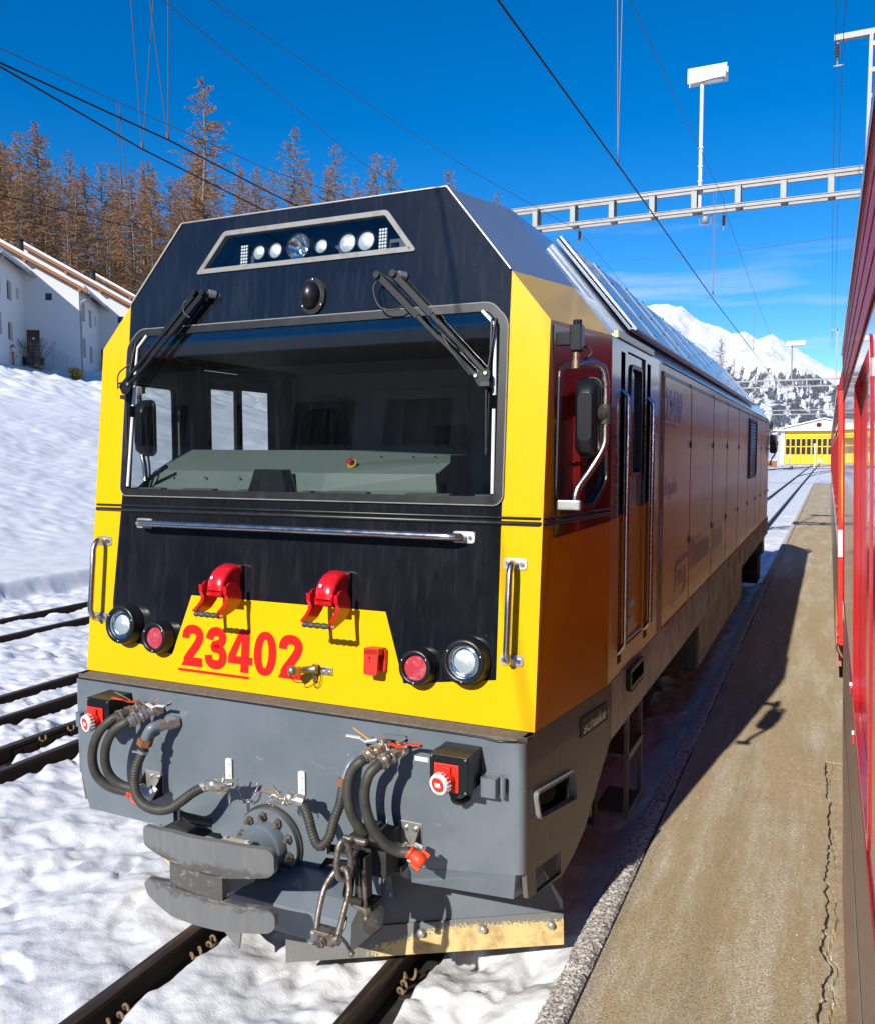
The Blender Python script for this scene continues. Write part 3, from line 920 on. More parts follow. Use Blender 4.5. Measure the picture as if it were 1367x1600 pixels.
# kerb stones
kr = bpy.data.objects.new('platform_kerb', None); COL.objects.link(kr)
tag(kr, kind='structure', label='row of rough concrete kerb stones along the edge of the platform')
kmes = []
for v in range(5):
    bx_ = np.linspace(0, 0.118, 9); by_ = np.linspace(0, 0.985, 56)
    mb = MB()
    vs = []
    rr = np.random.default_rng(50 + v)
    for yy in by_:
        for k, xx in enumerate(bx_):
            ed = min(k, 8 - k)
            z_ = 0.006 * float(rr.uniform(-1, 1)) - (0.018 if ed == 0 else 0.004 if ed == 1 else 0)
            if yy < 0.01 or yy > 0.975: z_ -= 0.012
            vs.append((xx + 0.003 * float(rr.uniform(-1, 1)), yy, z_))
    fs = [(j * 9 + i, j * 9 + i + 1, (j + 1) * 9 + i + 1, (j + 1) * 9 + i) for j in range(55) for i in range(8)]
    n0 = len(vs)
    for j, yy in enumerate(by_):
        vs.append((0.0, yy, -0.42)); vs.append((0.118, yy, -0.42))
    for j in range(55):
        fs.append((j * 9, (j + 1) * 9, n0 + (j + 1) * 2, n0 + j * 2))
        fs.append((j * 9 + 8, n0 + j * 2 + 1, n0 + (j + 1) * 2 + 1, (j + 1) * 9 + 8))
    e0 = len(vs)
    fs.append(tuple(range(8, -1, -1)) + (n0, n0 + 1))
    fs.append(tuple(range(55 * 9, 56 * 9)) + (n0 + 111, n0 + 110))
    mb.add(vs, fs)
    kmes.append(mb)
km_obj = []
for k in range(66):
    y_ = 0.5 + k * 1.0
    if k < 5:
        o = kmes[k].build('kerb_stone', 'kerb', kr); km_obj.append(o)
    else:
        o = bpy.data.objects.new('kerb_stone', km_obj[k % 5].data); COL.objects.link(o); o.parent = kr
    o.location = (-0.995 + random.uniform(-0.004, 0.004), y_, PZ + 0.004 + random.uniform(-0.006, 0.004))

# small stones and grit along the crack and platform
mb = MB()
for k in range(140):
    y_ = random.uniform(2.8, 8); x_ = random.choice([random.uniform(-0.85, 0.0), random.uniform(-0.08, 0.0)])
    r_ = random.uniform(0.0015, 0.0038)
    mb.obox((x_, y_, PZ + 0.003), (r_, r_ * 0.3, 0), (-r_ * 0.3, r_ * 0.8, 0), (0, 0, r_ * 0.6))
tag(mb.build('grit', 'kerb'), 'loose grit scattered on the platform', 'grit', kind='stuff')

# =================================================================== LOCOMOTIVE
LY = 10.0
loco = thing('locomotive', 'yellow and black railway locomotive numbered 23402 beside the platform', 'locomotive', (XC, LY, 0))
OFF = (0, LY, 0)
KF = 0.1026
Y0F = 3.2167
_c = 1 / math.sqrt(1 + KF * KF)
def fm(x, y, z):                 # raked front face: y<0 is out of the face
    return (x, Y0F + KF * z + y * _c, z - y * KF * _c)
def bm_(x, y, z):                # bumper plate
    return (x, 3.245 + y, z)
def yf(z): return Y0F + KF * z
def sx_(y, z):                   # half width of the body at y
    if y >= 4.2: return 1.365
    a = yf(min(z, 2.973))
    return 1.26 + max(0, (y - a)) / (4.2 - a) * 0.105
def smap(s):
    def f_(a, b, t):             # a=y, b=z, t = outwards
        return (s * (sx_(a, b) + t), a, b)
    return f_
def LB(mb, name, mats, parent=None, **k):
    return mb.build(name, mats, parent or loco, off=OFF, **k)

# ---- body shell
ws_o = [(-0.998, 3.063), (0.995, 3.063), (1.072, 2.981), (1.078, 2.216), (1.052, 2.187), (-1.052, 2.187), (-1.078, 2.216), (-1.078, 2.979)]
ws_r = roundpoly(ws_o, 0.035, 4)
ws_hole = inset(ws_r, 0.02)
hb_o = [(-0.474, 3.532), (0.461, 3.532), (0.619, 3.326), (-0.642, 3.326)]
hb_r = roundpoly(hb_o, 0.02, 3)
hb_hole = inset(hb_r, 0.012)
mask_in = [(1.078, 3.197), (1.075, 2.055), (1.08, 1.444), (0.644, 1.382), (0.538, 1.693), (-0.574, 1.692), (-0.68, 1.385), (-1.08, 1.444), (-1.10, 1.62), (-1.071, 2.2), (-1.078, 3.197)]
black_poly = [(-0.753, 3.6), (0.753, 3.6)] + mask_in
yellow_poly = [(-1.26, 1.2465), (1.26, 1.2465), (1.26, 2.973)] + mask_in + [(-1.26, 2.973)]
def ff(a, b, t): return fm(a, -t, b)
sh = MB()
sh.plate(yellow_poly, [], ff, 0, None, 0)
sh.plate(black_poly, [ws_hole, hb_hole], ff, 0, None, 1)
YB = 4.2
bandz = lambda y: 1.905 + 0.04 * y
for s in (-1, 1):
    sm_ = smap(s)
    if s > 0:
        hole = roundpoly([(3.60, 2.785), (4.12, 2.83), (4.14, 2.27), (3.95, 2.15), (3.56, 2.21)], 0.05)
    else:
        hole = roundpoly([(3.70, 2.81), (4.175, 2.81), (4.175, 2.20), (3.68, 2.20)], 0.04)
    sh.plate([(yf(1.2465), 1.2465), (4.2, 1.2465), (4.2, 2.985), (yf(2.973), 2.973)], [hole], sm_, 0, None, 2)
    # chamfer, lower yellow / upper silver
    A = fm(s * 1.26, 0, 2.973); Bc = (s * 1.365, 4.2, 2.985); Cc = (s * 1.170, 4.2, 3.229); Dd = fm(s * 1.078, 0, 3.197)
    E_ = (s * 0.834, 4.2, 3.65); Fq = fm(s * 0.753, 0, 3.6)
    sh.add([A, Bc, Cc, Dd], [(0, 1, 2, 3)], 0)
    sh.add([Dd, Cc, E_, Fq], [(0, 1, 2, 3)], 3)
    # rear body chamfer
    sh.add([(s * 1.365, 4.2, 2.985), (s * 1.365, 16.2, 2.985), (s * 1.170, 16.2, 3.229), (s * 1.170, 4.2, 3.229)], [(0, 1, 2, 3)], 4)
    sh.add([(s * 1.170, 4.2, 3.229), (s * 1.170, 16.2, 3.229), (s * 0.834, 16.2, 3.65), (s * 0.834, 4.2, 3.65)], [(0, 1, 2, 3)], 3)
sh.add([fm(-0.753, 0, 3.6), fm(0.753, 0, 3.6), (0.834, 4.2, 3.65), (-0.834, 4.2, 3.65), (0.834, 16.2, 3.65), (-0.834, 16.2, 3.65)], [(0, 1, 2, 3), (3, 2, 4, 5)], 3)
sh.add([(-1.26, yf(1.2465), 1.2465), (1.26, yf(1.2465), 1.2465), (1.365, 4.2, 1.2465), (-1.365, 4.2, 1.2465), (1.365, 16.64, 1.2465), (-1.365, 16.64, 1.2465)], [(0, 1, 2, 3), (3, 2, 4, 5)], 0)
# rear nose
rn = [(-1.365, 1.2465), (1.365, 1.2465), (1.365, 2.985), (0.834, 3.65), (-0.834, 3.65), (-1.365, 2.985)]
rn2 = [(x * 0.93, z) for x, z in rn]
sh.add([(x, 16.2 if z > 1.3 else 16.2, z) for x, z in rn] + [(x, 16.95 - (z - 1.25) * 0.1, z - (0.02 if z > 3 else 0)) for x, z in rn2], [(i, (i + 1) % 6, 6 + (i + 1) % 6, 6 + i) for i in range(6)] + [(6, 7, 8, 9, 10, 11)], 0)
body = LB(sh, 'body_shell', ['yellow', 'black', 'shaded_yellow', 'silver', 'cantrail'])
me = body.data
import bmesh
b_ = bmesh.new(); b_.from_mesh(me)
bmesh.ops.remove_doubles(b_, verts=b_.verts, dist=0.0006)
bmesh.ops.recalc_face_normals(b_, faces=b_.faces)
b_.to_mesh(me); b_.free()
bv = body.modifiers.new('bevel', 'BEVEL'); bv.width = 0.014; bv.segments = 3; bv.limit_method = 'ANGLE'; bv.angle_limit = R(25)

# bright folded edge between front and roof chamfer
mb = MB()
for s in (-1, 1):
    mb.tube([fm(s * 0.753, -0.004, 3.602), fm(s * 1.074, -0.004, 3.203)], 0.006, 6)
mb.tube([fm(-0.753, -0.002, 3.604), fm(0.753, -0.002, 3.604)], 0.005, 6)
LB(mb, 'roof_edge_trim', 'plate_steel', body)

# ---- inner liner, floor, back wall of the cab
mb = MB()
for s in (-1, 1):
    hole = roundpoly([(3.60, 2.785), (4.12, 2.83), (4.14, 2.27), (3.95, 2.15), (3.56, 2.21)], 0.05) if s > 0 else roundpoly([(3.70, 2.81), (4.175, 2.81), (4.175, 2.20), (3.68, 2.20)], 0.04)
    mb.plate([(yf(1.3) + 0.05, 1.3), (4.2, 1.3), (4.2, 2.94), (yf(2.9) + 0.05, 2.94)], [hole], smap(s), -0.012, -0.045, 0)
mb.box(-1.22, 1.22, 3.5, 5.55, 1.28, 1.30, 0)
mb.box(-1.20, 1.20, 3.60, 5.5, 2.985, 2.995, 0)
mb.plate([(-0.88, 3.28), (0.88, 3.28), (1.0, 3.09), (-1.0, 3.09)], [], ff, -0.14, -0.15, 0)
LB(mb, 'cab_lining', ['liner', 'liner_light'], body)
mb = MB()
mb.box(-1.31, 1.31, 5.44, 5.47, 1.3, 2.99, 0)
mb.box(-0.62, 0.1, 5.40, 5.44, 1.3, 2.86, 0)
mb.box(0.14, 1.2, 5.37, 5.44, 1.3, 2.9, 0)
LB(mb, 'cab_back_wall', ['liner_light'], body, bevel=0.008)
mb = MB()
mb.box(-1.14, -0.86, 5.37, 5.42, 2.62, 2.82)
for k in range(7):
    mb.box(-1.12, -0.88, 5.35, 5.37, 2.64 + k * 0.025, 2.652 + k * 0.025)
LB(mb, 'vent_grille', 'console', body)
mb = MB()
mb.box(0.30, 0.85, 5.2, 5.36, 2.62, 2.90); mb.box(-0.1, 0.12, 5.3, 5.38, 2.45, 2.6)
mb.box(0.9, 1.15, 5.2, 5.36, 2.0, 2.5)
LB(mb, 'cab_cabinet', 'liner', body, bevel=0.01)
# driver's seat
mb = MB()
mb.prism(roundpoly([(-0.30, 2.36), (-0.27, 2.68), (0.0, 2.70), (0.05, 2.36)], 0.09, 5), 'y', 4.66, 4.78)
mb.prism(roundpoly([(-0.36, 1.9), (-0.34, 2.42), (0.1, 2.42), (0.12, 1.9)], 0.08, 5), 'y', 4.62, 4.76)
mb.box(-0.36, 0.12, 4.3, 4.7, 1.8, 1.92)
mb.fm = lambda x, y, z: (x - 0.47, y, z)
LB(mb, 'driver_seat', 'seat', body, bevel=0.02)

# ---- console
mb = MB()
prof = [(3.60, 2.20), (3.62, 2.24), (3.72, 2.315), (3.86, 2.425), (4.05, 2.43), (4.05, 2.1), (3.6, 2.1)]
L0 = [(-1.10, 3.585, 2.225), (-1.00, 3.62, 2.32), (-0.98, 3.70, 2.36), (-0.98, 3.86, 2.43), (-0.98, 4.1, 2.43)]
L1 = [(0.08, 3.585, 2.225), (0.09, 3.62, 2.312), (0.09, 3.70, 2.35), (0.05, 3.86, 2.425), (0.05, 4.1, 2.425)]
L2 = [(0.67, 3.66, 2.235), (0.66, 3.67, 2.31), (0.70, 3.74, 2.365), (0.64, 3.88, 2.40), (0.64, 4.1, 2.40)]
vs = L0 + L1 + L2
fs = []
for q in range(2):
    for k in range(4):
        a = q * 5 + k
        fs.append((a, a + 1, a + 6, a + 5))
vs += [(-1.1, 4.1, 2.0), (-1.10, 3.585, 2.15), (0.67, 4.1, 2.0), (0.67, 3.66, 2.15)]
fs += [(0, 15, 18, 10, 5)[0:5] if False else (0, 5, 10, 18, 16), (0, 1, 2, 3, 4, 15, 16), (10, 11, 12, 13, 14, 17, 18)]
mb.add(vs, fs)
con = LB(mb, 'control_desk', 'console', body)
mb = MB()
mb.box(-1.14, 1.10, 3.475, 3.70, 2.19, 2.205)
LB(mb, 'window_shelf', 'console', body)
mb = MB()
for x0, x1 in ((-1.04, -0.86), (-0.72, -0.52), (-0.36, -0.25), (0.02, 0.07), (0.16, 0.38), (0.58, 0.80), (0.92, 1.02)):
    mb.box(x0, x1, 3.50, 3.55, 2.205, 2.228)
LB(mb, 'demister_slots', 'liner', body, bevel=0.005)
mb = MB(); mb.prism([(-0.30, 2.2), (-0.06, 2.2), (-0.10, 2.325), (-0.25, 2.325)], 'y', 3.5, 3.58)
LB(mb, 'display_hood', 'matt_black', body, bevel=0.006)
mb = MB(); mb.cyl((0.20, 3.69, 2.352), (0.199, 3.682, 2.358), 0.026, m=0); mb.cyl((0.199, 3.682, 2.358), (0.196, 3.668, 2.372), 0.010, m=1); mb.lathe((0.196, 3.669, 2.370), (-0.1, -0.62, 0.78), [(0.0165, 0.0), (0.0165, 0.006), (0.012, 0.011), (0.0, 0.013)], 16, 1)
LB(mb, 'emergency_button', ['yellow_tag', 'red_flat'], body)
mb = MB()
for x in (-0.9, -0.68, -0.44, -0.16, 0.13, 0.3, 0.48, 0.6):
    mb.cyl((x, 3.81, 2.385), (x, 3.80, 2.393), 0.006, seg=6)
for x in (-0.86, -0.64, -0.42):
    mb.cyl((x, 3.60, 2.28), (x, 3.592, 2.283), 0.007, seg=8)
LB(mb, 'desk_screws', 'steel', body)
mb = MB()
mb.tube(smooth_path([(-1.02, 3.56, 2.21), (-0.98, 3.55, 2.30), (-1.0, 3.56, 2.42), (-1.01, 3.57, 2.50)]), 0.006)
mb.tube([(-0.99, 3.55, 2.27), (-0.86, 3.55, 2.34)], 0.011)
mb.box(-1.03, -0.99, 3.55, 3.57, 2.45, 2.62)
LB(mb, 'gooseneck_microphone', 'plastic', body, bevel=0.003)

# ---- windscreen: rubber frame, pane, pale strips
mb = MB(); mb.plate(ws_r, [inset(ws_r, 0.036)], ff, 0.010, -0.03); 
wfr = LB(mb, 'windscreen_frame', 'seal', bevel=0.005)
mb = MB(); mb.tube([ff(a, b, 0.008) for a, b in inset(ws_r, -0.002)], 0.0035, 6, closed=True)
LB(mb, 'frame_highlight_line', 'grey_seal', wfr)  # pale line drawn as the highlight round the dark frame
mb = MB(); mb.plate(inset(ws_r, 0.03), [], ff, 0.0, None)
wsp = LB(mb, 'windscreen', 'glass')
for s in (-1, 1):
    mb = MB(); mb.tube([fm(s * 0.95, -0.006, 3.03), fm(s * 1.012, -0.006, 2.965), fm(s * 1.022, -0.006, 2.66)], 0.0085, 8)
    mb.tube([fm(s * 1.022, -0.006, 2.60), fm(s * 1.03, -0.006, 2.235)], 0.0085, 8)
    LB(mb, 'seal_reflection_strip', 'whiteplastic')  # white strips standing in for bright reflections along the seal
# ---- headlight box
mb = MB(); mb.plate(hb_r, [inset(hb_r, 0.024)], ff, 0.008, -0.02)
hbx = LB(mb, 'headlight_window_frame', 'grey_seal', bevel=0.003)
mb = MB()
lb0 = inset(hb_r, 0.008)
n = len(lb0)
vs = [ff(a, b, -0.015) for a, b in lb0] + [ff(a * 0.97, b, -0.13) for a, b in lb0]
mb.add(vs, [(i, (i + 1) % n, n + (i + 1) % n, n + i) for i in range(n)] + [tuple(range(n, 2 * n))])
LB(mb, 'headlight_recess', 'blue_box')
mb = MB(); mb.plate(inset(hb_r, 0.02), [], ff, -0.004, None); LB(mb, 'headlight_window', 'lamp_glass')
for u_, z_, r_, kind in ((-0.275, 3.415, 0.036, 'lens'), (-0.176, 3.415, 0.038, 'lens'), (-0.042, 3.42, 0.062, 'reflector'), (0.090, 3.41, 0.034, 'lens'), (0.236, 3.41, 0.045, 'lens'), (0.338, 3.41, 0.045, 'lens')):
    mb = MB(fm)
    mb.lathe((u_, -0.002 + 0.055, z_), (0, -1, 0), [(r_ * 1.08, -0.05), (r_ * 1.08, 0.03), (r_, 0.034), (r_, 0.026)], 28, 1)
    if kind == 'reflector':
        mb.lathe((u_, 0.055, z_), (0, -1, 0), [(r_, 0.026), (r_ * 0.75, 0.0), (r_ * 0.4, -0.018), (0.012, -0.022), (0.008, 0.012), (0.0001, 0.016)], 28, 0)
    else:
        mb.lathe((u_, 0.055, z_), (0, -1, 0), [(r_, 0.026), (r_ * 0.8, 0.032), (r_ * 0.4, 0.037), (0.0001, 0.038)], 28, 0)
    LB(mb, 'headlight', [kind, 'matt_black'])
for u_ in (-0.368, 0.425):
    mb = MB(fm)
    mb.box(u_ - 0.023, u_ + 0.023, 0.03, 0.055, 3.352, 3.462, 1)
    for i in range(3):
        for j in range(7):
            mb.ball((u_ - 0.0145 + i * 0.0145, 0.029, 3.36 + j * 0.0157), 0.0066, 0.004, 0.0066, 8, 5, 0)
    LB(mb, 'led_lamp', ['whiteplastic', 'matt_black'])
# ---- camera dome
mb = MB(fm)
mb.prism(circ(0.075, 3.16, 0.07, 32, 0.088), 'y', -0.012, 0.004)
mb.ball((0.065, -0.008, 3.165), 0.055, 0.055, 0.068, 24, 14)
LB(mb, 'camera_dome', M['plastic'])
cdm = bpy.data.objects['camera_dome']
mb = MB(fm)
for a in (90, 215, 325):
    mb.ball((0.075 + 0.062 * math.cos(R(a)), -0.014, 3.16 + 0.079 * math.sin(R(a))), 0.007, 0.004, 0.007, 8, 6); mb.cut()
LB(mb, 'screw', 'steel', cdm)

# ---- wipers
for s in (-1, 1):
    mb = MB(fm)
    if s < 0:
        piv = [(-0.60, -0.05, 3.215), (-0.545, -0.05, 3.213)]; end = [(-1.062, -0.055, 2.76), (-1.005, -0.055, 2.765)]
    else:
        piv = [(0.452, -0.05, 3.214), (0.535, -0.05, 3.213)]; end = [(0.955, -0.055, 2.735), (1.00, -0.055, 2.745)]
    for a, b in zip(piv, end):
        A = Vector(a); B_ = Vector(b); Mid = A.lerp(B_, 0.42)
        d = (B_ - A).normalized(); nrm = Vector((-d.z, 0, d.x))
        mb.obox(A.lerp(Mid, 0.5), d * (Mid - A).length * 0.5, nrm * 0.0135, (0, 0.009, 0))
        mb.obox(Mid.lerp(B_, 0.5), d * (B_ - Mid).length * 0.5, nrm * 0.008, (0, 0.006, 0))
        mb.cyl(a, (a[0], 0.0, a[2]), 0.017, seg=14)
        mb.cyl((a[0], -0.072, a[2]), (a[0], -0.05, a[2]), 0.016, seg=12)
        mb.cyl((b[0], -0.068, b[2]), (b[0], -0.045, b[2]), 0.012, seg=10)
    a, b = Vector(end[0]), Vector(end[1])
    low = (a + b) / 2 + Vector((0.005, 0.002, -0.05))
    mb.prism(roundpoly([(a.x - 0.02, a.z + 0.015), (b.x + 0.015, b.z + 0.02), (b.x + 0.02, b.z - 0.02), (low.x + 0.02, low.z), (low.x - 0.015, low.z)], 0.012, 3), 'y', -0.064, -0.058)
    w = LB(mb, 'wiper', 'plastic', bevel=0.002)
    mb = MB(fm)
    for q in (piv[1],):
        mb.cyl((q[0] + s * 0.0 + 0.012, -0.03, q[2] + 0.002), (q[0] + 0.03, 0, q[2] + 0.002), 0.02, seg=14)
    for q in end: mb.cut(); mb.cyl((q[0], -0.072, q[2]), (q[0], -0.066, q[2]), 0.007, seg=8)
    LB(mb, 'wiper_spindle', 'plate_steel', w)
    # blade
    mb = MB(fm)
    bx_ = s * 1.0 if s > 0 else -1.035
    mb.tube(smooth_path([(bx_ + 0.02 * s * 0 + 0.02, -0.018, 2.99), (bx_ + 0.008, -0.03, 2.86), (bx_ - 0.005, -0.035, 2.72), (bx_ - 0.005, -0.028, 2.58), (bx_ - 0.002, -0.018, 2.40)], 5), 0.006, 6)
    mb.obox((bx_, -0.012, 2.70), (0.003, 0, 0), (0, 0.010, 0), (0, 0, 0.29))
    mb.obox((bx_ - 0.003, -0.045, 2.70), (0.02, 0, 0), (0, 0.02, 0), (0, 0, 0.01))
    LB(mb, 'wiper_blade', 'matt_black', w)
    mb = MB(fm)
    if s > 0:
        mb.tube(smooth_path([(0.455, -0.03, 3.21), (0.43, -0.05, 3.16), (0.47, -0.06, 3.07), (0.55, -0.055, 3.05), (0.60, -0.06, 3.07)], 6), 0.004, 6); mb.cut()
        mb.tube(smooth_path([(0.79, -0.07, 2.92), (0.86, -0.075, 2.82), (0.93, -0.07, 2.74)], 4), 0.004, 6)
    else:
        mb.tube(smooth_path([(-0.60, -0.04, 3.20), (-0.66, -0.06, 3.17), (-0.66, -0.06, 3.12), (-0.62, -0.06, 3.09)], 6), 0.004, 6); mb.cut()
        mb.tube(smooth_path([(-0.99, -0.07, 2.87), (-1.06, -0.08, 2.82), (-1.07, -0.07, 2.74)], 4), 0.004, 6)
    LB(mb, 'washer_hose', 'rubber', w)

# ---- waist groove and handrails
mb = MB()
for z_, r_ in ((2.112, 0.010), (2.135, 0.006)):
    mb.tube([(-sx_(4.2, 2) - 0.002, 4.2, z_), (-1.266, yf(z_) + 0.02, z_), (-1.245, yf(z_) - 0.003, z_), (1.245, yf(z_) - 0.003, z_), (1.266, yf(z_) + 0.02, z_), (1.37, 4.2, z_)], r_, 6)
LB(mb, 'waist_groove', 'seal')
def mount(mb, x0, x1, z0, z1, m=0):
    mb.prism(rrect(x0, x1, z0, z1, 0.012, 3), 'y', -0.006, 0.0, m)
hr = MB(fm)
for s in (-1, 1):
    mount(hr, s * 0.905 - 0.052, s * 0.905 + 0.052, 2.019, 2.070, 1)
    for q in (-0.03, 0.03): hr.cyl((s * 0.905 + q, -0.013, 2.044), (s * 0.905 + q, -0.006, 2.044), 0.009, seg=6, m=0)
pth = smooth_path([(-0.90, 0, 2.044), (-0.90, -0.05, 2.044), (-0.86, -0.075, 2.044)], 5) + [Vector((0.80, -0.075, 2.044))] + smooth_path([(0.86, -0.075, 2.044), (0.90, -0.05, 2.044), (0.90, 0, 2.044)], 5)
hr.tube(pth, 0.0165, 14, m=0)
LB(hr, 'handrail', ['steel', 'plate_steel'], bevel=0)
for s in (-1, 1):
    hr = MB(fm); xm = 1.147 if s > 0 else -1.179
    for z0, z1 in ((1.918, 1.966), (1.513, 1.559)):
        mount(hr, xm - 0.052, xm + 0.052, z0, z1, 1)
        for q in (-0.032, 0.032): hr.cyl((xm + q, -0.015, (z0 + z1) / 2), (xm + q, -0.006, (z0 + z1) / 2), 0.010, seg=6)
    pth = smooth_path([(xm, 0, 1.942), (xm, -0.05, 1.942), (xm, -0.075, 1.90)], 5) + smooth_path([(xm, -0.075, 1.58), (xm, -0.05, 1.536), (xm, 0, 1.536)], 5)
    hr.tube(pth, 0.0145, 14)
    LB(hr, 'handrail', ['steel', 'plate_steel'])

# ---- round lamps
def round_lamp(u_, z_, R_, red):
    mb = MB(fm)
    mb.lathe((u_, 0, z_), (0, -1, 0), [(R_ * 1.08, 0.0), (R_ * 1.08, 0.015), (R_ * 1.0, 0.025), (R_ * 1.0, 0.062), (R_ * 0.97, 0.068), (R_ * 0.75, 0.068), (R_ * 0.74, 0.062), (R_ * 0.72, 0.03)], 40, 1, False)
    for k in range(len(mb.sm)): mb.sm[k] = True
    if red:
        mb.lathe((u_, 0, z_), (0, -1, 0), [(R_ * 0.72, 0.05), (R_ * 0.4, 0.053), (0.0001, 0.055)], 40, 0)
    else:
        mb.lathe((u_, 0, z_), (0, -1, 0), [(R_ * 0.73, 0.058), (R_ * 0.70, 0.046), (R_ * 0.56, 0.034), (R_ * 0.55, 0.044), (R_ * 0.51, 0.047)], 40, 0); mb.lathe((u_, 0, z_), (0, -1, 0), [(R_ * 0.51, 0.046), (R_ * 0.35, 0.051), (0.0001, 0.054)], 40, 2)
    l = LB(mb, 'tail_lamp' if red else 'headlamp', ['red_glass' if red else 'reflector', 'plastic', 'lens'], bevel=0)
    mb = MB(fm); mb.lathe((u_, 0, z_), (0, -1, 0), [(R_ * 0.75, 0.063), (R_ * 0.4, 0.0645), (0.0001, 0.065)], 40, 0)
    LB(mb, 'lamp_glass', 'lamp_glass', l)
    mb = MB(fm)
    for a in ((20, 150, 268) if not red else (35, 155, 270)):
        mb.ball((u_ + R_ * 0.86 * math.cos(R(a)), -0.069, z_ + R_ * 0.86 * math.sin(R(a))), 0.0055, 0.004, 0.0055, 8, 6); mb.cut()
    LB(mb, 'screw', 'steel', l)
for s in (-1, 1):
    round_lamp(s * 0.965 - 0.015, 1.515, 0.098, False)
    round_lamp(s * 0.738 - 0.012, 1.468, 0.078, True)

# ---- lettering "23402" on the front
G = {
 '2': ([(0.10, .66), (.11, .77), (.18, .86), (.31, .89), (.44, .86), (.52, .77), (.515, .66), (.46, .54), (.34, .38), (.20, .20), (.15, .10)], [[(0.0, 0.0), (.64, 0.0), (.62, .215), (.13, .215)]]),
 '3': ([(0.11, .69), (.14, .80), (.21, .87), (.32, .89), (.44, .86), (.50, .76), (.46, .64), (.34, .575), (.27, .56), (.27, .50), (.36, .49), (.48, .44), (.535, .33), (.52, .21), (.43, .125), (.31, .105), (.19, .13), (.12, .21), (.10, .32)], []),
 '4': ([], [[(.30, 1.0), (.58, 1.0), (.58, .37), (.68, .37), (.68, .19), (.58, .19), (.58, 0), (.35, 0), (.35, .19), (-.02, .19), (-.02, .37)]]),
 '0': ('ring', []),
}
def digits(text, x0, z0, h, pitch, fn, mat, parent, t=0.0015, lift=0.0012, widths=None, k=1.0):
    mb = MB()
    x = x0
    for ch in text:
        st_, polys = G[ch]
        def P(a, b): return (x + a * h * k, z0 + b * h)
        if st_ == 'ring':
            o_ = [P(.32 + .315 * math.copysign(abs(math.cos(2 * math.pi * i / 40)) ** 0.85, math.cos(2 * math.pi * i / 40)), .5 + .51 * math.sin(2 * math.pi * i / 40)) for i in range(40)]
            i_ = [P(.32 + .10 * math.cos(2 * math.pi * i / 40), .5 + .33 * math.sin(2 * math.pi * i / 40)) for i in range(40)]
            mb.plate(o_, [i_], fn, lift + t, None)
        elif st_:
            sp_ = [Vector(q) for q in st_]
            pts = [q.to_2d() for q in smooth_path([(q.x, q.y, 0) for q in sp_], 4)]
            wv = 0.108
            Lf, Rt = [], []
            for i, q in enumerate(pts):
                d = (pts[min(i + 1, len(pts) - 1)] - pts[max(i - 1, 0)]).normalized()
                nn = Vector((-d.y, d.x))
                Lf.append(q + nn * wv); Rt.append(q - nn * wv)
            vs = [fn(*P(q.x, q.y), lift + t) for q in Lf + Rt]
            n_ = len(pts)
            mb.add(vs, [(i, i + 1, n_ + i + 1, n_ + i) for i in range(n_ - 1)])
        for pl in polys:
            if ch == '4':
                mb.plate([P(*q) for q in pl], [[P(*q) for q in [(.35, .37), (.35, .74), (.19, .37)]]], fn, lift + t, None)
            else:
                mb.plate([P(*q) for q in pl], [], fn, lift + t + 0.0006, None)
        x += pitch
    return LB(mb, 'number', mat, parent)
num = digits('23402', -0.617, 1.338, 0.208, 0.1475, ff, 'red_print', loco)
num['label'] = 'large red number 23402 on the yellow front'
mb = MB(); mb.plate([(-0.634, 1.309), (-0.196, 1.309), (-0.196, 1.322), (-0.634, 1.322)], [], ff, 0.0027, None); LB(mb, 'underline', 'red_print', num)

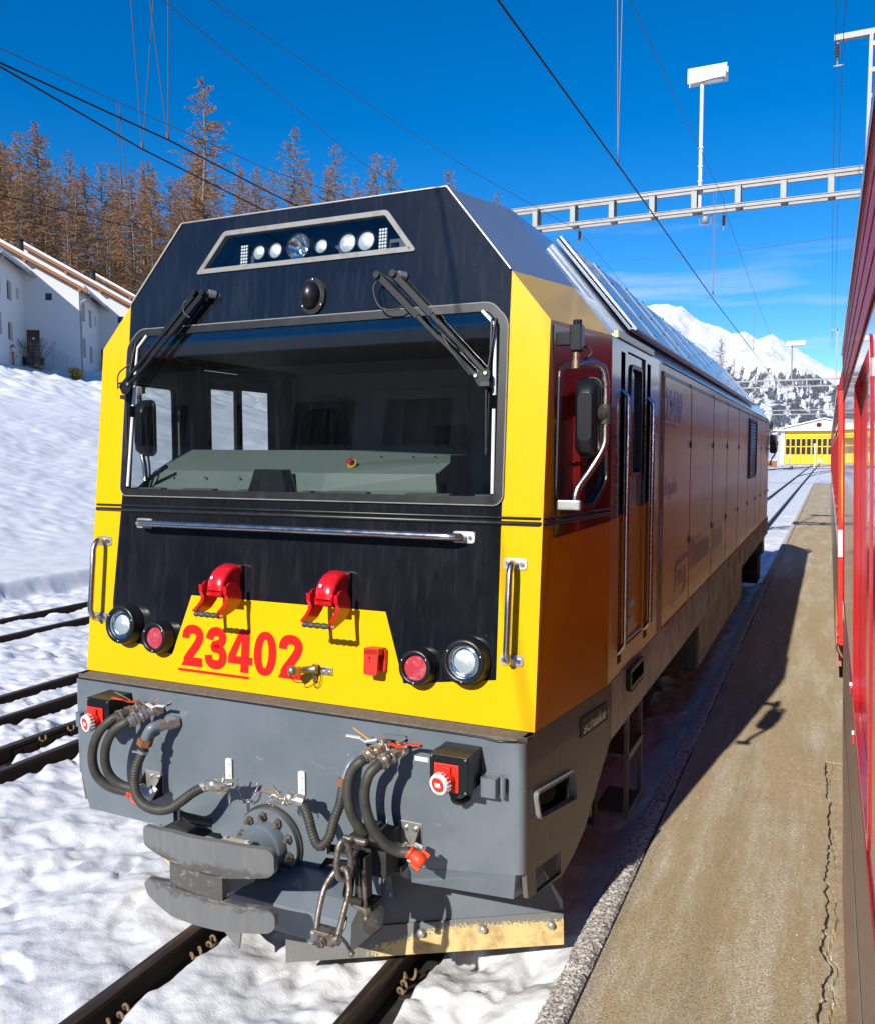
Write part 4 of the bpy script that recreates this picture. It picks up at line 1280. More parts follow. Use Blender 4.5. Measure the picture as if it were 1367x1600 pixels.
# ---- red jumper socket covers with handles
for cx in (-0.307, 0.303):
    mb = MB(fm)
    mb.prism(rrect(cx - 0.067, cx + 0.053, 1.735, 1.865, 0.012, 3), 'y', -0.022, 0.0)
    base = LB(mb, 'socket_base', 'seal', bevel=0.003)
    mb = MB(fm)
    mb.prism(rrect(cx - 0.064, cx + 0.048, 1.738, 1.858, 0.01, 3), 'y', -0.032, -0.0221)
    # arched hood
    N_ = 12
    vs = []
    for i in range(N_ + 1):
        t_ = i / N_
        yy = -0.032 - 0.115 * math.sin(t_ * math.pi * 0.5) ** 0.9
        zz_ = 1.846 - 0.095 * (1 - math.cos(t_ * math.pi * 0.5)) ** 1.0 - 0.015 * t_
        wdt = 0.052 - 0.006 * t_
        for j in range(9):
            a = -math.pi / 2 + math.pi * j / 8
            vs.append((cx - 0.004 + wdt * math.sin(a), yy - 0.022 * math.cos(a) * (1 - 0.4 * t_), zz_ + 0.022 * math.cos(a) * (0.2 + 0.8 * (1 - t_))))
    fs = [(i * 9 + j, i * 9 + j + 1, (i + 1) * 9 + j + 1, (i + 1) * 9 + j) for i in range(N_) for j in range(8)]
    mb.add(vs, fs, 0, True)
    b0 = len(vs)
    side = [vs[i * 9] for i in range(N_ + 1)] + [(cx - 0.052, -0.032, 1.725)]
    mb.add(side, [tuple(range(len(side)))])
    side = [vs[i * 9 + 8] for i in range(N_ + 1)] + [(cx + 0.048, -0.032, 1.725)]
    mb.add(side, [tuple(range(len(side)))])
    mb.prism([(-0.032, 1.738), (-0.15, 1.712), (-0.158, 1.727), (-0.12, 1.75), (-0.032, 1.755)], 'x', cx - 0.046, cx + 0.042)
    mb.cyl((cx - 0.072, -0.128, 1.735), (cx + 0.072, -0.128, 1.735), 0.010, seg=12)
    # cheeks of the handle
    for s in (-1, 1):
        xx = cx + s * 0.072
        pl = [(-0.145, 1.778), (-0.115, 1.785), (-0.065, 1.765), (-0.04, 1.72), (-0.045, 1.69), (-0.09, 1.648), (-0.19, 1.612), (-0.205, 1.62), (-0.205, 1.638), (-0.17, 1.66), (-0.146, 1.685), (-0.142, 1.708), (-0.158, 1.73), (-0.163, 1.755)]
        mb.prism(roundpoly(pl, 0.01, 2), 'x', xx - 0.004, xx + 0.004)
        mb.prism([( -0.164, 1.765), (-0.159, 1.73), (-0.143, 1.708), (-0.147, 1.685), (-0.17, 1.66), (-0.205, 1.638), (-0.212, 1.645), (-0.178, 1.668), (-0.156, 1.69), (-0.153, 1.708), (-0.168, 1.73), (-0.173, 1.765)], 'x', xx - 0.009, xx + 0.009)
    LB(mb, 'socket_cover', 'red', base, bevel=0.0015)
    mb = MB(fm)
    pr_ = []
    for k in range(25):
        t_ = k / 24
        pr_.append((0.0125 + 0.0018 * math.cos(t_ * 4 * 2 * math.pi), 0.138 * t_))
    mb.lathe((cx - 0.069, -0.197, 1.6275), (1, 0, 0), pr_, 14)
    LB(mb, 'handle_grip', 'rubber', base)
    mb = MB(fm)
    for px_, pz_ in ((-0.055, 1.849), (0.040, 1.846)): mb.cyl((cx + px_, -0.036, pz_), (cx + px_, -0.031, pz_), 0.006, seg=8)
    mb.cyl((cx - 0.018, -0.158, 1.800), (cx - 0.018, -0.148, 1.798), 0.008, seg=10)
    for s in (-1, 1): mb.cyl((cx + s * 0.083, -0.195, 1.6275), (cx + s * 0.076, -0.195, 1.6275), 0.007, seg=8)
    LB(mb, 'rivet', 'plate_steel', base)

# ---- small red flap box and the brass connector
mb = MB(fm)
mb.prism(roundpoly([(0.478, 1.415), (0.545, 1.415), (0.548, 1.53), (0.478, 1.53)], 0.014, 4), 'y', -0.075, -0.066)
mb.box(0.476, 0.55, -0.075, -0.002, 1.505, 1.533)
mb.box(0.482, 0.558, -0.025, 0.0, 1.43, 1.525)
mb.cyl((0.512, -0.066, 1.465), (0.512, -0.01, 1.465), 0.028, seg=18)
mb.box(0.505, 0.509, -0.0755, -0.075, 1.468, 1.49, 1)
mb.prism([(0.499, 1.488), (0.515, 1.488), (0.507, 1.500)], 'y', -0.0757, -0.075, 1)
LB(mb, 'flap_socket', ['red_flat', 'coach_dark'], bevel=0.0025)
mb = MB(fm)
mb.lathe((0.195, -0.012, 1.402), (-0.66, -0.75, -0.04), [(0.0, 0.0), (0.024, 0.0), (0.024, 0.02), (0.016, 0.024), (0.016, 0.08), (0.019, 0.084), (0.019, 0.10), (0.022, 0.102), (0.022, 0.135), (0.012, 0.136), (0.012, 0.125), (0.0, 0.125)], 18)
con_ = LB(mb, 'brass_connector', 'brass')
mb = MB(fm)
mb.box(0.215, 0.275, -0.012, 0, 1.38, 1.415)
for x in (0.23, 0.26): mb.cyl((x, -0.018, 1.392), (x, -0.012, 1.392), 0.007, seg=8)
LB(mb, 'cap_bracket', 'nickel', con_, bevel=0.002)
mb = MB(fm)
mb.tube(smooth_path([(0.108, -0.11, 1.385), (0.12, -0.08, 1.345), (0.155, -0.05, 1.34), (0.185, -0.03, 1.36), (0.21, -0.02, 1.40), (0.24, -0.014, 1.412)], 6), 0.0022, 5)
mb.tube(smooth_path([(0.22, -0.012, 1.39), (0.212, -0.012, 1.33), (0.19, -0.012, 1.315), (0.185, -0.012, 1.335), (0.20, -0.012, 1.345)], 6), 0.002, 5)
LB(mb, 'cap_cord', 'wire', con_)
mb = MB(fm); mb.prism(circ(0.185, 1.365, 0.012, 16, 0.03), 'y', -0.012, -0.008); LB(mb, 'protective_cap', 'brass', con_)

# =================================================================== BUMPER
def bf(a, b, t): return bm_(a, -t, b)
bp_o = [(-1.215, 1.226), (1.215, 1.226), (1.215, 0.67), (0.70, 0.60), (0.55, 0.585), (0.30, 0.56), (0.20, 0.42), (-0.20, 0.42), (-0.30, 0.56), (-0.62, 0.545), (-0.76, 0.53), (-1.16, 0.535), (-1.215, 0.72)]
recL = [(-0.595, 0.628), (-0.352, 0.628), (-0.352, 0.572), (-0.595, 0.56)]
recR = [(0.305, 0.628), (0.552, 0.636), (0.545, 0.592), (0.305, 0.575)]
mb = MB(); mb.plate(bp_o, [recL, recR], bf, 0, -0.03)
bum = LB(mb, 'bumper_plate', 'grey', bevel=0.006)
# folded lower lip on the right
mb = MB()
mb.add([(0.62, 3.246, 0.586), (1.213, 3.246, 0.669), (1.195, 3.275, 0.547), (0.72, 3.272, 0.52), (0.70, 3.272, 0.53)], [(0, 1, 2, 3, 4)])
mb.add([(1.213, 3.246, 0.669), (1.195, 3.275, 0.547), (1.24, 3.40, 0.56), (1.262, 3.36, 0.67)], [(0, 1, 2, 3)])
LB(mb, 'lower_lip', 'grey', bum)
# rounded vertical corners + ledge + sides
mb = MB()
for s in (-1, 1):
    n_ = 8
    zl = 0.67 if s > 0 else 0.72
    cs = [(s * (1.215 + 0.033 * math.sin(a)), 3.245 + 0.033 * (1 - math.cos(a))) for a in [math.pi / 2 * k / n_ for k in range(n_ + 1)]]
    vs = [(x, y, 1.226) for x, y in cs] + [(x, y, zl) for x, y in cs]
    mb.add(vs, [(i, i + 1, n_ + 2 + i, n_ + 1 + i) for i in range(n_)], 0, True)
LB(mb, 'bumper_corner', 'grey', bum)
mb = MB()
mb.prism([(-1.215, 3.247), (1.215, 3.247), (1.245, 3.28), (1.262, 3.36), (-1.262, 3.36), (-1.245, 3.28)], 'z', 1.2255, 1.243)
LB(mb, 'bumper_ledge', 'ledge', bevel=0.003)
mb = MB(); mb.tube([(-1.246, 3.30, 1.231), (-1.21, 3.243, 1.231), (1.06, 3.243, 1.231), (1.13, 3.241, 1.224), (1.21, 3.243, 1.231), (1.25, 3.30, 1.231)], 0.0045, 6)
LB(mb, 'ledge_lip', 'seal', bum)
holeA = roundpoly([(3.335, 0.995), (3.765, 0.955), (3.79, 0.80), (3.375, 0.858)], 0.035, 5)
holeB = [(3.375, 0.645), (3.645, 0.615), (3.645, 0.507), (3.385, 0.535)]
def sdf(s):
    def f_(a, b, t):
        w_ = 1.248 + (a - 3.278) / (4.27 - 3.278) * 0.117
        return (s * (w_ + t), a, b)
    return f_
for s in (-1, 1):
    mb = MB()
    ol = [(3.278, 1.243), (4.27, 1.243), (4.27, 0.935), (3.93, 0.60), (3.80, 0.535), (3.66, 0.49), (3.30, 0.55), (3.278, 0.67)]
    mb.plate(ol, [holeA, holeB], sdf(s), 0, -0.02)
    sp_ = LB(mb, 'bumper_side', 'grey_side', bevel=0.003)
    mb = MB(); mb.plate(holeA, [inset(holeA, 0.012)], sdf(s), 0.022, -0.01)
    LB(mb, 'step_opening_rim', 'grey_seal', sp_, bevel=0.004)
    mb = MB(); mb.plate(inset(holeA, -0.01), [], sdf(s), -0.09, -0.1); mb.cut(); mb.plate(inset(holeB, -0.02), [], sdf(s), -0.09, -0.1)
    LB(mb, 'step_recess', 'matt_black', sp_)
# white painted tip near lower step hole (right side)
mb = MB(); mb.add([sdf(1)(3.372, 0.64, -0.03), sdf(1)(3.375, 0.535, -0.03), sdf(1)(3.30, 0.56, 0.001 - 0.03)], [(0, 1, 2)])
LB(mb, 'step_gusset', 'white', bum)
# maker's plate
mb = MB(); mb.plate([(3.86, 1.165), (4.21, 1.16), (4.21, 1.065), (3.86, 1.07)], [], sdf(1), 0.001, 0.005)
mpl = LB(mb, 'maker_plate', 'matt_black', bevel=0)
def side_text(txt, y, z, h, fn, mat, name, parent, bold=0.0, shear=0.0, sxl=1.0, lift=0.006, length=None):
    cu = bpy.data.curves.new(name, 'FONT')
    cu.body = txt; cu.size = 1.0; cu.offset = bold; cu.shear = shear; cu.fill_mode = 'BOTH'; cu.resolution_u = 3
    to = bpy.data.objects.new(name, cu); COL.objects.link(to)
    dg = bpy.context.evaluated_depsgraph_get()
    tm = bpy.data.meshes.new_from_object(to.evaluated_get(dg))
    vs = [v.co.copy() for v in tm.vertices]; fs = [tuple(p_.vertices) for p_ in tm.polygons]
    x1 = max(v.x for v in vs); x0 = min(v.x for v in vs)
    cap = 0.70
    sc = (length / (x1 - x0)) if length else h / cap * sxl
    m_ = MB()
    m_.add([fn(y + (v.x - x0) * sc, z + v.y * h / cap, lift) for v in vs], fs)
    bpy.data.objects.remove(to); bpy.data.curves.remove(cu); bpy.data.meshes.remove(tm)
    return m_.build(name, mat, parent, off=OFF)
side_text('schalke', 3.885, 1.085, 0.055, sdf(1), 'coach_grey', 'lettering', mpl, bold=0.02, shear=0.25, length=0.30)

# ---- socket boxes
def socket_box(x0, x1, z0, z1, yfr, cxs, czs):
    d = yfr - 3.245
    mb = MB(bm_); mb.box(x0, x1, d, -0.001, z0, z1)
    bx = LB(mb, 'socket_box', 'plastic', bevel=0.004)
    mb = MB(bm_)
    mb.box(cxs - 0.052, cxs + 0.052, d - 0.006, d - 0.0005, czs - 0.045, czs + 0.068)
    mb.box(cxs - 0.02, cxs + 0.02, d - 0.02, d - 0.006, czs + 0.035, czs + 0.06)
    mb.cyl((cxs - 0.01, d - 0.045, czs), (cxs, d - 0.006, czs), 0.040, seg=28)
    LB(mb, 'socket', 'red_flat', bx, bevel=0.002)
    mb = MB(bm_)
    dirn = Vector((-0.28, -0.955, -0.08))
    c0 = Vector((cxs - 0.012, d - 0.045, czs - 0.003))
    mb.lathe(c0, dirn, [(0.040, -0.022), (0.042, -0.02), (0.042, 0.008), (0.039, 0.013), (0.031, 0.013), (0.030, 0.010)], 32, 0)
    for k in range(16):
        a = 2 * math.pi * k / 16
        e1 = dirn.orthogonal().normalized(); e2 = dirn.cross(e1)
        p0 = c0 + (e1 * math.cos(a) + e2 * math.sin(a)) * 0.043
        mb.cyl(p0 - dirn * 0.02, p0 - dirn * 0.002, 0.0022, seg=6)
    LB(mb, 'locking_ring', 'whiteplastic', bx)
    mb = MB(bm_); mb.lathe(c0, dirn, [(0.0305, 0.010), (0.015, 0.012), (0.0001, 0.012)], 28, 0, False)
    LB(mb, 'cap_face', 'red_flat', bx)
    e1 = Vector((1, -0.29, 0)).normalized(); e2 = dirn.cross(e1)
    mb = MB(bm_); mb.obox(c0 + dirn * 0.0125, e1 * 0.011, e2 * 0.009, dirn * 0.0008)
    LB(mb, 'sticker', 'whiteplastic', bx)
    mb = MB(bm_)
    for q in ((x0 + 0.01, z0 + 0.01), (x1 - 0.01, z0 + 0.01), (x0 + 0.01, z1 - 0.01), (x1 - 0.01, z1 - 0.01)):
        mb.cyl((q[0], d - 0.003, q[1]), (q[0], d, q[1]), 0.004, seg=8); mb.cut()
    LB(mb, 'screw', 'plate_steel', bx)
    return bx
b1 = socket_box(-0.995, -0.847, 1.045, 1.195, 3.09, -0.937, 1.083)
b2 = socket_box(0.898, 1.063, 1.036, 1.192, 3.09, 0.973, 1.088)
mb = MB(bm_); mb.cyl((0.97, -0.08, 1.036), (0.97, -0.08, 1.0), 0.022, seg=8); mb.tube(smooth_path([(0.97, -0.08, 1.0), (0.972, -0.08, 0.975), (0.99, -0.05, 0.96), (1.0, 0, 0.96)], 5), 0.013, 10)
LB(mb, 'cable_gland', 'rubber', b2, bevel=0.002)
# latches (holders)
def holder(x0, x1, z0, z1, nm):
    mb = MB(bm_)
    mb.prism(roundpoly([(x0, -0.001), (x0, -0.055), (x1 - 0.03, -0.055), (x1 - 0.03, -0.001)], 0.012, 3), 'z', z0, z1)
    mb.box(x0 - 0.012, x1 - 0.018, -0.008, 0, z0 - 0.006, z1 + 0.006)
    mb.cyl((x1 - 0.008, -0.03, z0), (x1 - 0.008, -0.03, z1 + 0.004), 0.012, seg=12)
    return LB(mb, nm, 'grey', bevel=0.003)
holder(1.075, 1.175, 1.0, 1.08, 'lamp_holder')
holder(-1.19, -1.125, 0.99, 1.062, 'lamp_holder')
# small things on plate: tabs, oval plate, sticker
for x, z0, z1 in ((-0.236, 0.815, 0.947), (0.179, 0.835, 0.949)):
    mb = MB(bm_); mb.prism(roundpoly([(x - 0.018, z0), (x + 0.018, z0), (x + 0.018, z1), (x - 0.018, z1)], 0.01, 3), 'y', -0.012, -0.004)
    for q in (z1 - 0.025, z1 - 0.08): mb.cyl((x, -0.018, q), (x, -0.012, q), 0.008, seg=8)
    LB(mb, 'hose_hook', 'white', bevel=0.001)
mb = MB(bm_); mb.prism(roundpoly([(0.60, 1.165), (0.72, 1.172), (0.72, 1.192), (0.60, 1.186)], 0.012, 4), 'y', -0.02, 0.001); LB(mb, 'oval_cover', 'grey', bevel=0.004)
mb = MB(bm_); mb.box(0.755, 0.82, -0.0015, -0.0008, 1.086, 1.106); LB(mb, 'sticker', 'white')

# ---- air hoses
def hose(pts, r, mat='rubber', name='air_hose', parent=None, rib=False):
    mb = MB()
    if rib:
        path = smooth_path(pts, 14)
        n_ = len(path)
        # uniform resample
        Ls = [0.0]
        for i in range(1, n_): Ls.append(Ls[-1] + (path[i] - path[i - 1]).length)
        N2 = int(Ls[-1] / 0.0028)
        res = []
        j = 0
        for i in range(N2 + 1):
            s_ = Ls[-1] * i / N2
            while j < n_ - 2 and Ls[j + 1] < s_: j += 1
            t_ = (s_ - Ls[j]) / max(1e-9, Ls[j + 1] - Ls[j])
            res.append(path[j].lerp(path[j + 1], min(1, t_)))
        tot = N2
        mb.tube(res, r, 12, rf=lambda t_: r + 0.0016 * math.sin(t_ * tot * 0.0028 / 0.0135 * 2 * math.pi))
    else:
        mb.tube(smooth_path(pts, 7), r, 16)
    return LB(mb, name, mat, parent)
hL1 = [(-0.76, 3.13, 1.133), (-0.795, 3.07, 1.119), (-0.851, 3.04, 1.063), (-0.89, 3.03, 0.986), (-0.903, 3.03, 0.904), (-0.89, 3.04, 0.832), (-0.85, 3.06, 0.781), (-0.802, 3.09, 0.752), (-0.75, 3.12, 0.738)]
hL2 = [(-0.705, 3.15, 1.115), (-0.731, 3.09, 1.104), (-0.787, 3.06, 1.061), (-0.828, 3.05, 0.988), (-0.841, 3.05, 0.906), (-0.825, 3.06, 0.835), (-0.784, 3.08, 0.789), (-0.733, 3.1, 0.77), (-0.688, 3.12, 0.765)]
hR1 = [(0.622, 3.12, 1.148), (0.607, 3.05, 1.129), (0.568, 3.03, 1.086), (0.553, 3.02, 1.007), (0.563, 3.02, 0.92), (0.59, 3.04, 0.846), (0.622, 3.07, 0.791), (0.70, 3.1, 0.757), (0.76, 3.12, 0.745)]
hR2 = [(0.696, 3.12, 1.137), (0.674, 3.06, 1.114), (0.647, 3.03, 1.076), (0.632, 3.02, 1.007), (0.639, 3.02, 0.934), (0.665, 3.03, 0.855), (0.712, 3.05, 0.785), (0.764, 3.08, 0.752), (0.807, 3.09, 0.754)]
def valve(p0, p1, p2, parent):
    """fittings from the hose end p0 over p1 to the plate p2"""
    p0, p1, p2 = Vector(p0), Vector(p1), Vector(p2)
    d = (p1 - p0).normalized()
    mb = MB()
    mb.cyl(p0 - d * 0.02, p0 - d * 0.004, 0.0265, seg=16, m=0); mb.obox(p0 - d * 0.014 + Vector((0, -0.026, 0.006)), d * 0.008, Vector((0.006, 0, 0.003)), Vector((0, 0.002, 0)), m=1)
    mb.cyl(p0 - d * 0.002, p0 + d * 0.008, 0.034, seg=20)
    mb.cyl(p0 + d * 0.010, p0 + d * 0.026, 0.031, seg=6)
    mb.cyl(p0 + d * 0.026, p0 + d * 0.044, 0.022, seg=16)
    mb.cyl(p0 + d * 0.044, p0 + d * 0.050, 0.032, seg=20)
    mb.cyl(p0 + d * 0.052, p0 + d * 0.072, 0.029, seg=6)
    mb.cyl(p0 + d * 0.07, p0 + d * 0.10, 0.022, seg=14)
    e = (p2 - p1).normalized()
    q = p0 + d * 0.10
    e = (p2 - q).normalized()
    mb.cyl(q - e * 0.01, p2, 0.024, seg=8)
    mb.cyl(q + e * 0.02, q + e * 0.035, 0.030, seg=6)
    mb.cyl(q + Vector((0, 0, 0.01)), q + Vector((0, 0, 0.045)), 0.012, seg=12)
    mb.cyl(q + Vector((0, 0, 0.038)), q + Vector((0, 0, 0.046)), 0.017, seg=6)
    return LB(mb, 'valve', ['nickel', 'yellow_tag'], parent, bevel=0.0015)
def lever(pts, w, mat, parent):
    mb = MB()
    for a, b in zip(pts[:-1], pts[1:]):
        a = Vector(a); b = Vector(b); d = b - a
        nn = d.cross(Vector((0, 0, 1)))
        if nn.length < 1e-6: nn = Vector((1, 0, 0))
        nn.normalize()
        mb.obox((a + b) / 2, d * 0.52, nn * w, d.normalized().cross(nn) * 0.0022)
    return LB(mb, 'valve_lever', mat, parent)
for pts, vv, levs in (
    (hL1, [(-0.785, 3.09, 1.120), (-0.763, 3.17, 1.138), (-0.74, 3.24, 1.135)], [([(-0.742, 3.165, 1.182), (-0.775, 3.14, 1.186), (-0.79, 3.12, 1.20), (-0.835, 3.10, 1.207)], 0.010, 'orange'), ([(-0.765, 3.15, 1.19), (-0.825, 3.11, 1.235)], 0.004, 'brass')]),
    (hL2, [(-0.717, 3.11, 1.108), (-0.692, 3.15, 1.122), (-0.65, 3.24, 1.135)], [([(-0.675, 3.17, 1.178), (-0.63, 3.16, 1.168), (-0.605, 3.16, 1.182), (-0.55, 3.155, 1.185)], 0.010, 'white'), ([(-0.665, 3.17, 1.185), (-0.605, 3.15, 1.225)], 0.004, 'plate_steel')]),
    (hR1, [(0.612, 3.07, 1.140), (0.627, 3.12, 1.145), (0.618, 3.24, 1.135)], [([(0.620, 3.15, 1.188), (0.575, 3.13, 1.180), (0.555, 3.12, 1.196), (0.500, 3.10, 1.205)], 0.010, 'white'), ([(0.585, 3.14, 1.19), (0.53, 3.11, 1.238)], 0.004, 'yellow_tag')]),
    (hR2, [(0.684, 3.085, 1.122), (0.700, 3.13, 1.132), (0.712, 3.24, 1.130)], [([(0.675, 3.16, 1.176), (0.735, 3.155, 1.170), (0.77, 3.155, 1.188), (0.83, 3.15, 1.192)], 0.011, 'orange'), ([(0.715, 3.16, 1.185), (0.775, 3.13, 1.222)], 0.004, 'plate_steel')])):
    h_ = hose(pts, 0.0225)
    v__ = valve(vv[0], vv[1], vv[2], h_)
    for lp, w_, mt_ in levs: lever(lp, w_, mt_, h_)
# coupling heads at the lower ends
def head(c, d, mat, parent=None):
    c = Vector(c); d = Vector(d).normalized()
    mb = MB()
    mb.lathe(c, d, [(0.0, -0.012), (0.027, -0.012), (0.03, 0.0), (0.022, 0.008), (0.026, 0.018), (0.032, 0.03), (0.034, 0.05), (0.028, 0.066), (0.018, 0.07), (0.0, 0.07)], 18)
    e = d.orthogonal().normalized()
    mb.obox(c + d * 0.05 + e * 0.03, d * 0.02, e * 0.014, d.cross(e) * 0.01)
    mb.obox(c + d * 0.05 - e * 0.03, d * 0.02, e * 0.010, d.cross(e) * 0.012)
    return LB(mb, 'coupling_head', mat, parent, bevel=0.002)
head((-0.745, 3.12, 0.737), (1, 0.1, -0.35), 'orange')
head((-0.682, 3.12, 0.763), (1, 0.1, -0.5), 'whiteplastic')
head((0.812, 3.09, 0.752), (1, 0.05, -0.65), 'orange')
head((0.765, 3.125, 0.743), (1, 0.1, -0.3), 'nickel')
for x0 in (-0.765, 0.675):
    mb = MB(bm_)
    mb.box(x0, x0 + 0.115, -0.006, 0, 0.70, 0.81, 1)
    mb.prism([(-0.001, 0.80), (-0.001, 0.69), (-0.07, 0.69), (-0.07, 0.73)], 'x', x0 + 0.105, x0 + 0.11)
    mb.prism([(-0.001, 0.80), (-0.001, 0.70), (-0.06, 0.70), (-0.06, 0.74)], 'x', x0 - 0.004, x0)
    for q in (0.04, 0.085): mb.cyl((x0 + q, -0.016, 0.782), (x0 + q, -0.006, 0.782), 0.009, seg=6, m=2)
    LB(mb, 'hose_bracket', ['dark', 'plate_steel', 'nickel'], bevel=0.001)
# corrugated hoses
corL = [(-0.653, 3.11, 0.962), (-0.665, 3.08, 0.898), (-0.664, 3.06, 0.831), (-0.634, 3.04, 0.774), (-0.569, 3.02, 0.744), (-0.476, 3.0, 0.744), (-0.398, 3.0, 0.762), (-0.343, 3.02, 0.798), (-0.297, 3.05, 0.837), (-0.25, 3.08, 0.865)]
cl = hose(corL, 0.023, name='corrugated_hose', rib=True)
corR = [(0.275, 3.1, 0.862), (0.327, 3.06, 0.831), (0.360, 3.04, 0.778), (0.388, 3.03, 0.737), (0.415, 3.03, 0.731), (0.440, 3.05, 0.765), (0.447, 3.08, 0.831), (0.452, 3.12, 0.885), (0.45, 3.15, 0.948)]
cr_ = hose(corR, 0.0215, name='corrugated_hose', rib=True)
mb = MB()
mb.cyl((-0.55, 3.243, 1.085), (-0.575, 3.19, 1.083), 0.031, seg=6); mb.cyl((-0.575, 3.19, 1.083), (-0.583, 3.175, 1.083), 0.026, seg=16)
mb.cyl((-0.584, 3.174, 1.083), (-0.595, 3.15, 1.082), 0.030, seg=6)
LB(mb, 'pipe_union', 'nickel', cl, bevel=0.002)
mb = MB(); mb.tube(smooth_path([(-0.592, 3.155, 1.082), (-0.61, 3.13, 1.078), (-0.628, 3.12, 1.05), (-0.638, 3.115, 1.02)], 6), 0.026, 16)
LB(mb, 'pipe_elbow', 'grey', cl)
mb = MB(); mb.cyl((-0.638, 3.115, 1.024), (-0.647, 3.112, 0.992), 0.038, seg=6); LB(mb, 'union_nut', 'rust', cl, bevel=0.002)
mb = MB(); mb.cyl((-0.646, 3.112, 0.998), (-0.65, 3.11, 0.97), 0.024, seg=14); LB(mb, 'pipe_end', 'dark', cl)
mb = MB(); mb.cyl((-0.651, 3.11, 0.968), (-0.655, 3.108, 0.955), 0.028, seg=18, m=0); mb.box(-0.69, -0.625, 3.075, 3.085, 0.962, 0.97); LB(mb, 'hose_clamp', 'plate_steel', cl)
mb = MB(); mb.tube(smooth_path([(0.45, 3.15, 0.945), (0.455, 3.17, 1.0), (0.47, 3.2, 1.05), (0.49, 3.243, 1.07)], 6), 0.022, 12); mb.cyl((0.45, 3.15, 0.955), (0.453, 3.16, 0.985), 0.032, seg=6, m=1)
LB(mb, 'pipe_elbow', ['grey', 'rust'], cr_)
def palm(c, d, parent, flip=1):
    c = Vector(c); d = Vector(d).normalized()
    e = Vector((0, -0.3, 1)).normalized(); e = (e - d * e.dot(d)).normalized(); g_ = d.cross(e)
    mb = MB()
    mb.cyl(c - d * 0.02, c + d * 0.012, 0.026, seg=16, m=1)
    mb.cyl(c + d * 0.012, c + d * 0.03, 0.024, seg=6)
    mb.ball(c + d * 0.045, 0.030, 0.028, 0.03, 12, 8)
    mb.obox(c + d * 0.08, d * 0.045, e * 0.004, g_ * 0.024)
    mb.obox(c + d * 0.085 - e * 0.034, d * 0.03, e * 0.004, g_ * 0.026)
    mb.obox(c + d * 0.075 - e * 0.017, d * 0.006, e * 0.018, g_ * 0.006)
    mb.cyl(c + d * 0.075 - g_ * 0.022, c + d * 0.075 + g_ * 0.022, 0.014, seg=12)
    mb.obox(c + d * 0.145 + e * 0.004, d * 0.038, e * 0.004, g_ * 0.012)
    mb.tube([c + d * 0.10 + e * 0.01, c + d * 0.125 + e * 0.04, c + d * 0.13 + e * 0.05], 0.005, 6)
    return LB(mb, 'coupling_palm', ['nickel', 'plate_steel'], parent, bevel=0.0015)
palm((-0.250, 3.08, 0.865), (1, 0.1, 0.28), cl)
palm((0.262, 3.095, 0.880), (-1, -0.25, 0.18), cr_)
def chain(pts, name='chain'):
    mb = MB()
    path = smooth_path(pts, 8)
    Ls = [0.0]
    for i in range(1, len(path)): Ls.append(Ls[-1] + (path[i] - path[i - 1]).length)
    n_ = int(Ls[-1] / 0.016); j = 0
    for i in range(n_):
        s_ = Ls[-1] * (i + 0.5) / n_
        while Ls[j + 1] < s_: j += 1
        p_ = path[j]; d = (path[j + 1] - path[j]).normalized()
        e = d.orthogonal().normalized()
        if i % 2: e = d.cross(e)
        mb.tube([p_ + d * 0.011 * math.cos(2 * math.pi * k / 8) + e * 0.0055 * math.sin(2 * math.pi * k / 8) for k in range(8)], 0.0017, 5, closed=True)
    return LB(mb, name, 'nickel')
chain([(-0.145, 3.12, 0.885), (-0.142, 3.12, 0.83), (-0.150, 3.13, 0.775), (-0.155, 3.13, 0.83)])
chain([(-0.155, 3.19, 0.855), (-0.135, 3.2, 0.79), (-0.10, 3.21, 0.77), (-0.07, 3.21, 0.80), (-0.055, 3.22, 0.86)])
chain([(0.145, 3.08, 0.91), (0.13, 3.06, 0.88), (0.135, 3.06, 0.85), (0.12, 3.05, 0.87)])
chain([(0.245, 3.12, 0.87), (0.243, 3.14, 0.83), (0.247, 3.14, 0.80)])

# ---- centre buffer coupler
mb = MB()
mb.cyl((0, 3.244, 0.58), (0, 3.232, 0.58), 0.178, seg=48, m=1)
mb.cyl((0, 3.232, 0.58), (0, 3.205, 0.58), 0.168, seg=48, m=0)
fl = LB(mb, 'coupler_flange', ['grey', 'rubber'], bevel=0.004)
mb = MB()
for k in range(10):
    a = 2 * math.pi * (k + 0.5) / 10 + 0.1
    x, z = 0.137 * math.cos(a), 0.58 + 0.137 * math.sin(a)
    mb.cyl((x, 3.205, z), (x, 3.19, z), 0.021, seg=6); mb.cyl((x, 3.19, z), (x, 3.168, z), 0.011, seg=10); mb.cut()
LB(mb, 'bolt', 'worn_iron', fl, bevel=0.002)
mb = MB()
mb.lathe((0, 3.21, 0.58), (0, -1, 0.02), [(0.115, 0.0), (0.112, 0.06), (0.108, 0.065), (0.098, 0.075), (0.094, 0.30), (0.088, 0.42), (0.08, 0.47)], 36)
LB(mb, 'buffer_tube', 'grey')
mb = MB(); mb.box(-0.085, 0.06, 2.86, 3.02, 0.676, 0.684)
for q in ((-0.07, 2.88), (0.045, 2.88), (-0.07, 3.0), (0.045, 3.0)): mb.cyl((q[0], q[1], 0.684), (q[0], q[1], 0.694), 0.010, seg=6)
mb.box(-0.06, 0.04, 2.87, 3.0, 0.655, 0.676)
LB(mb, 'tube_plate', 'sill', bevel=0.002)
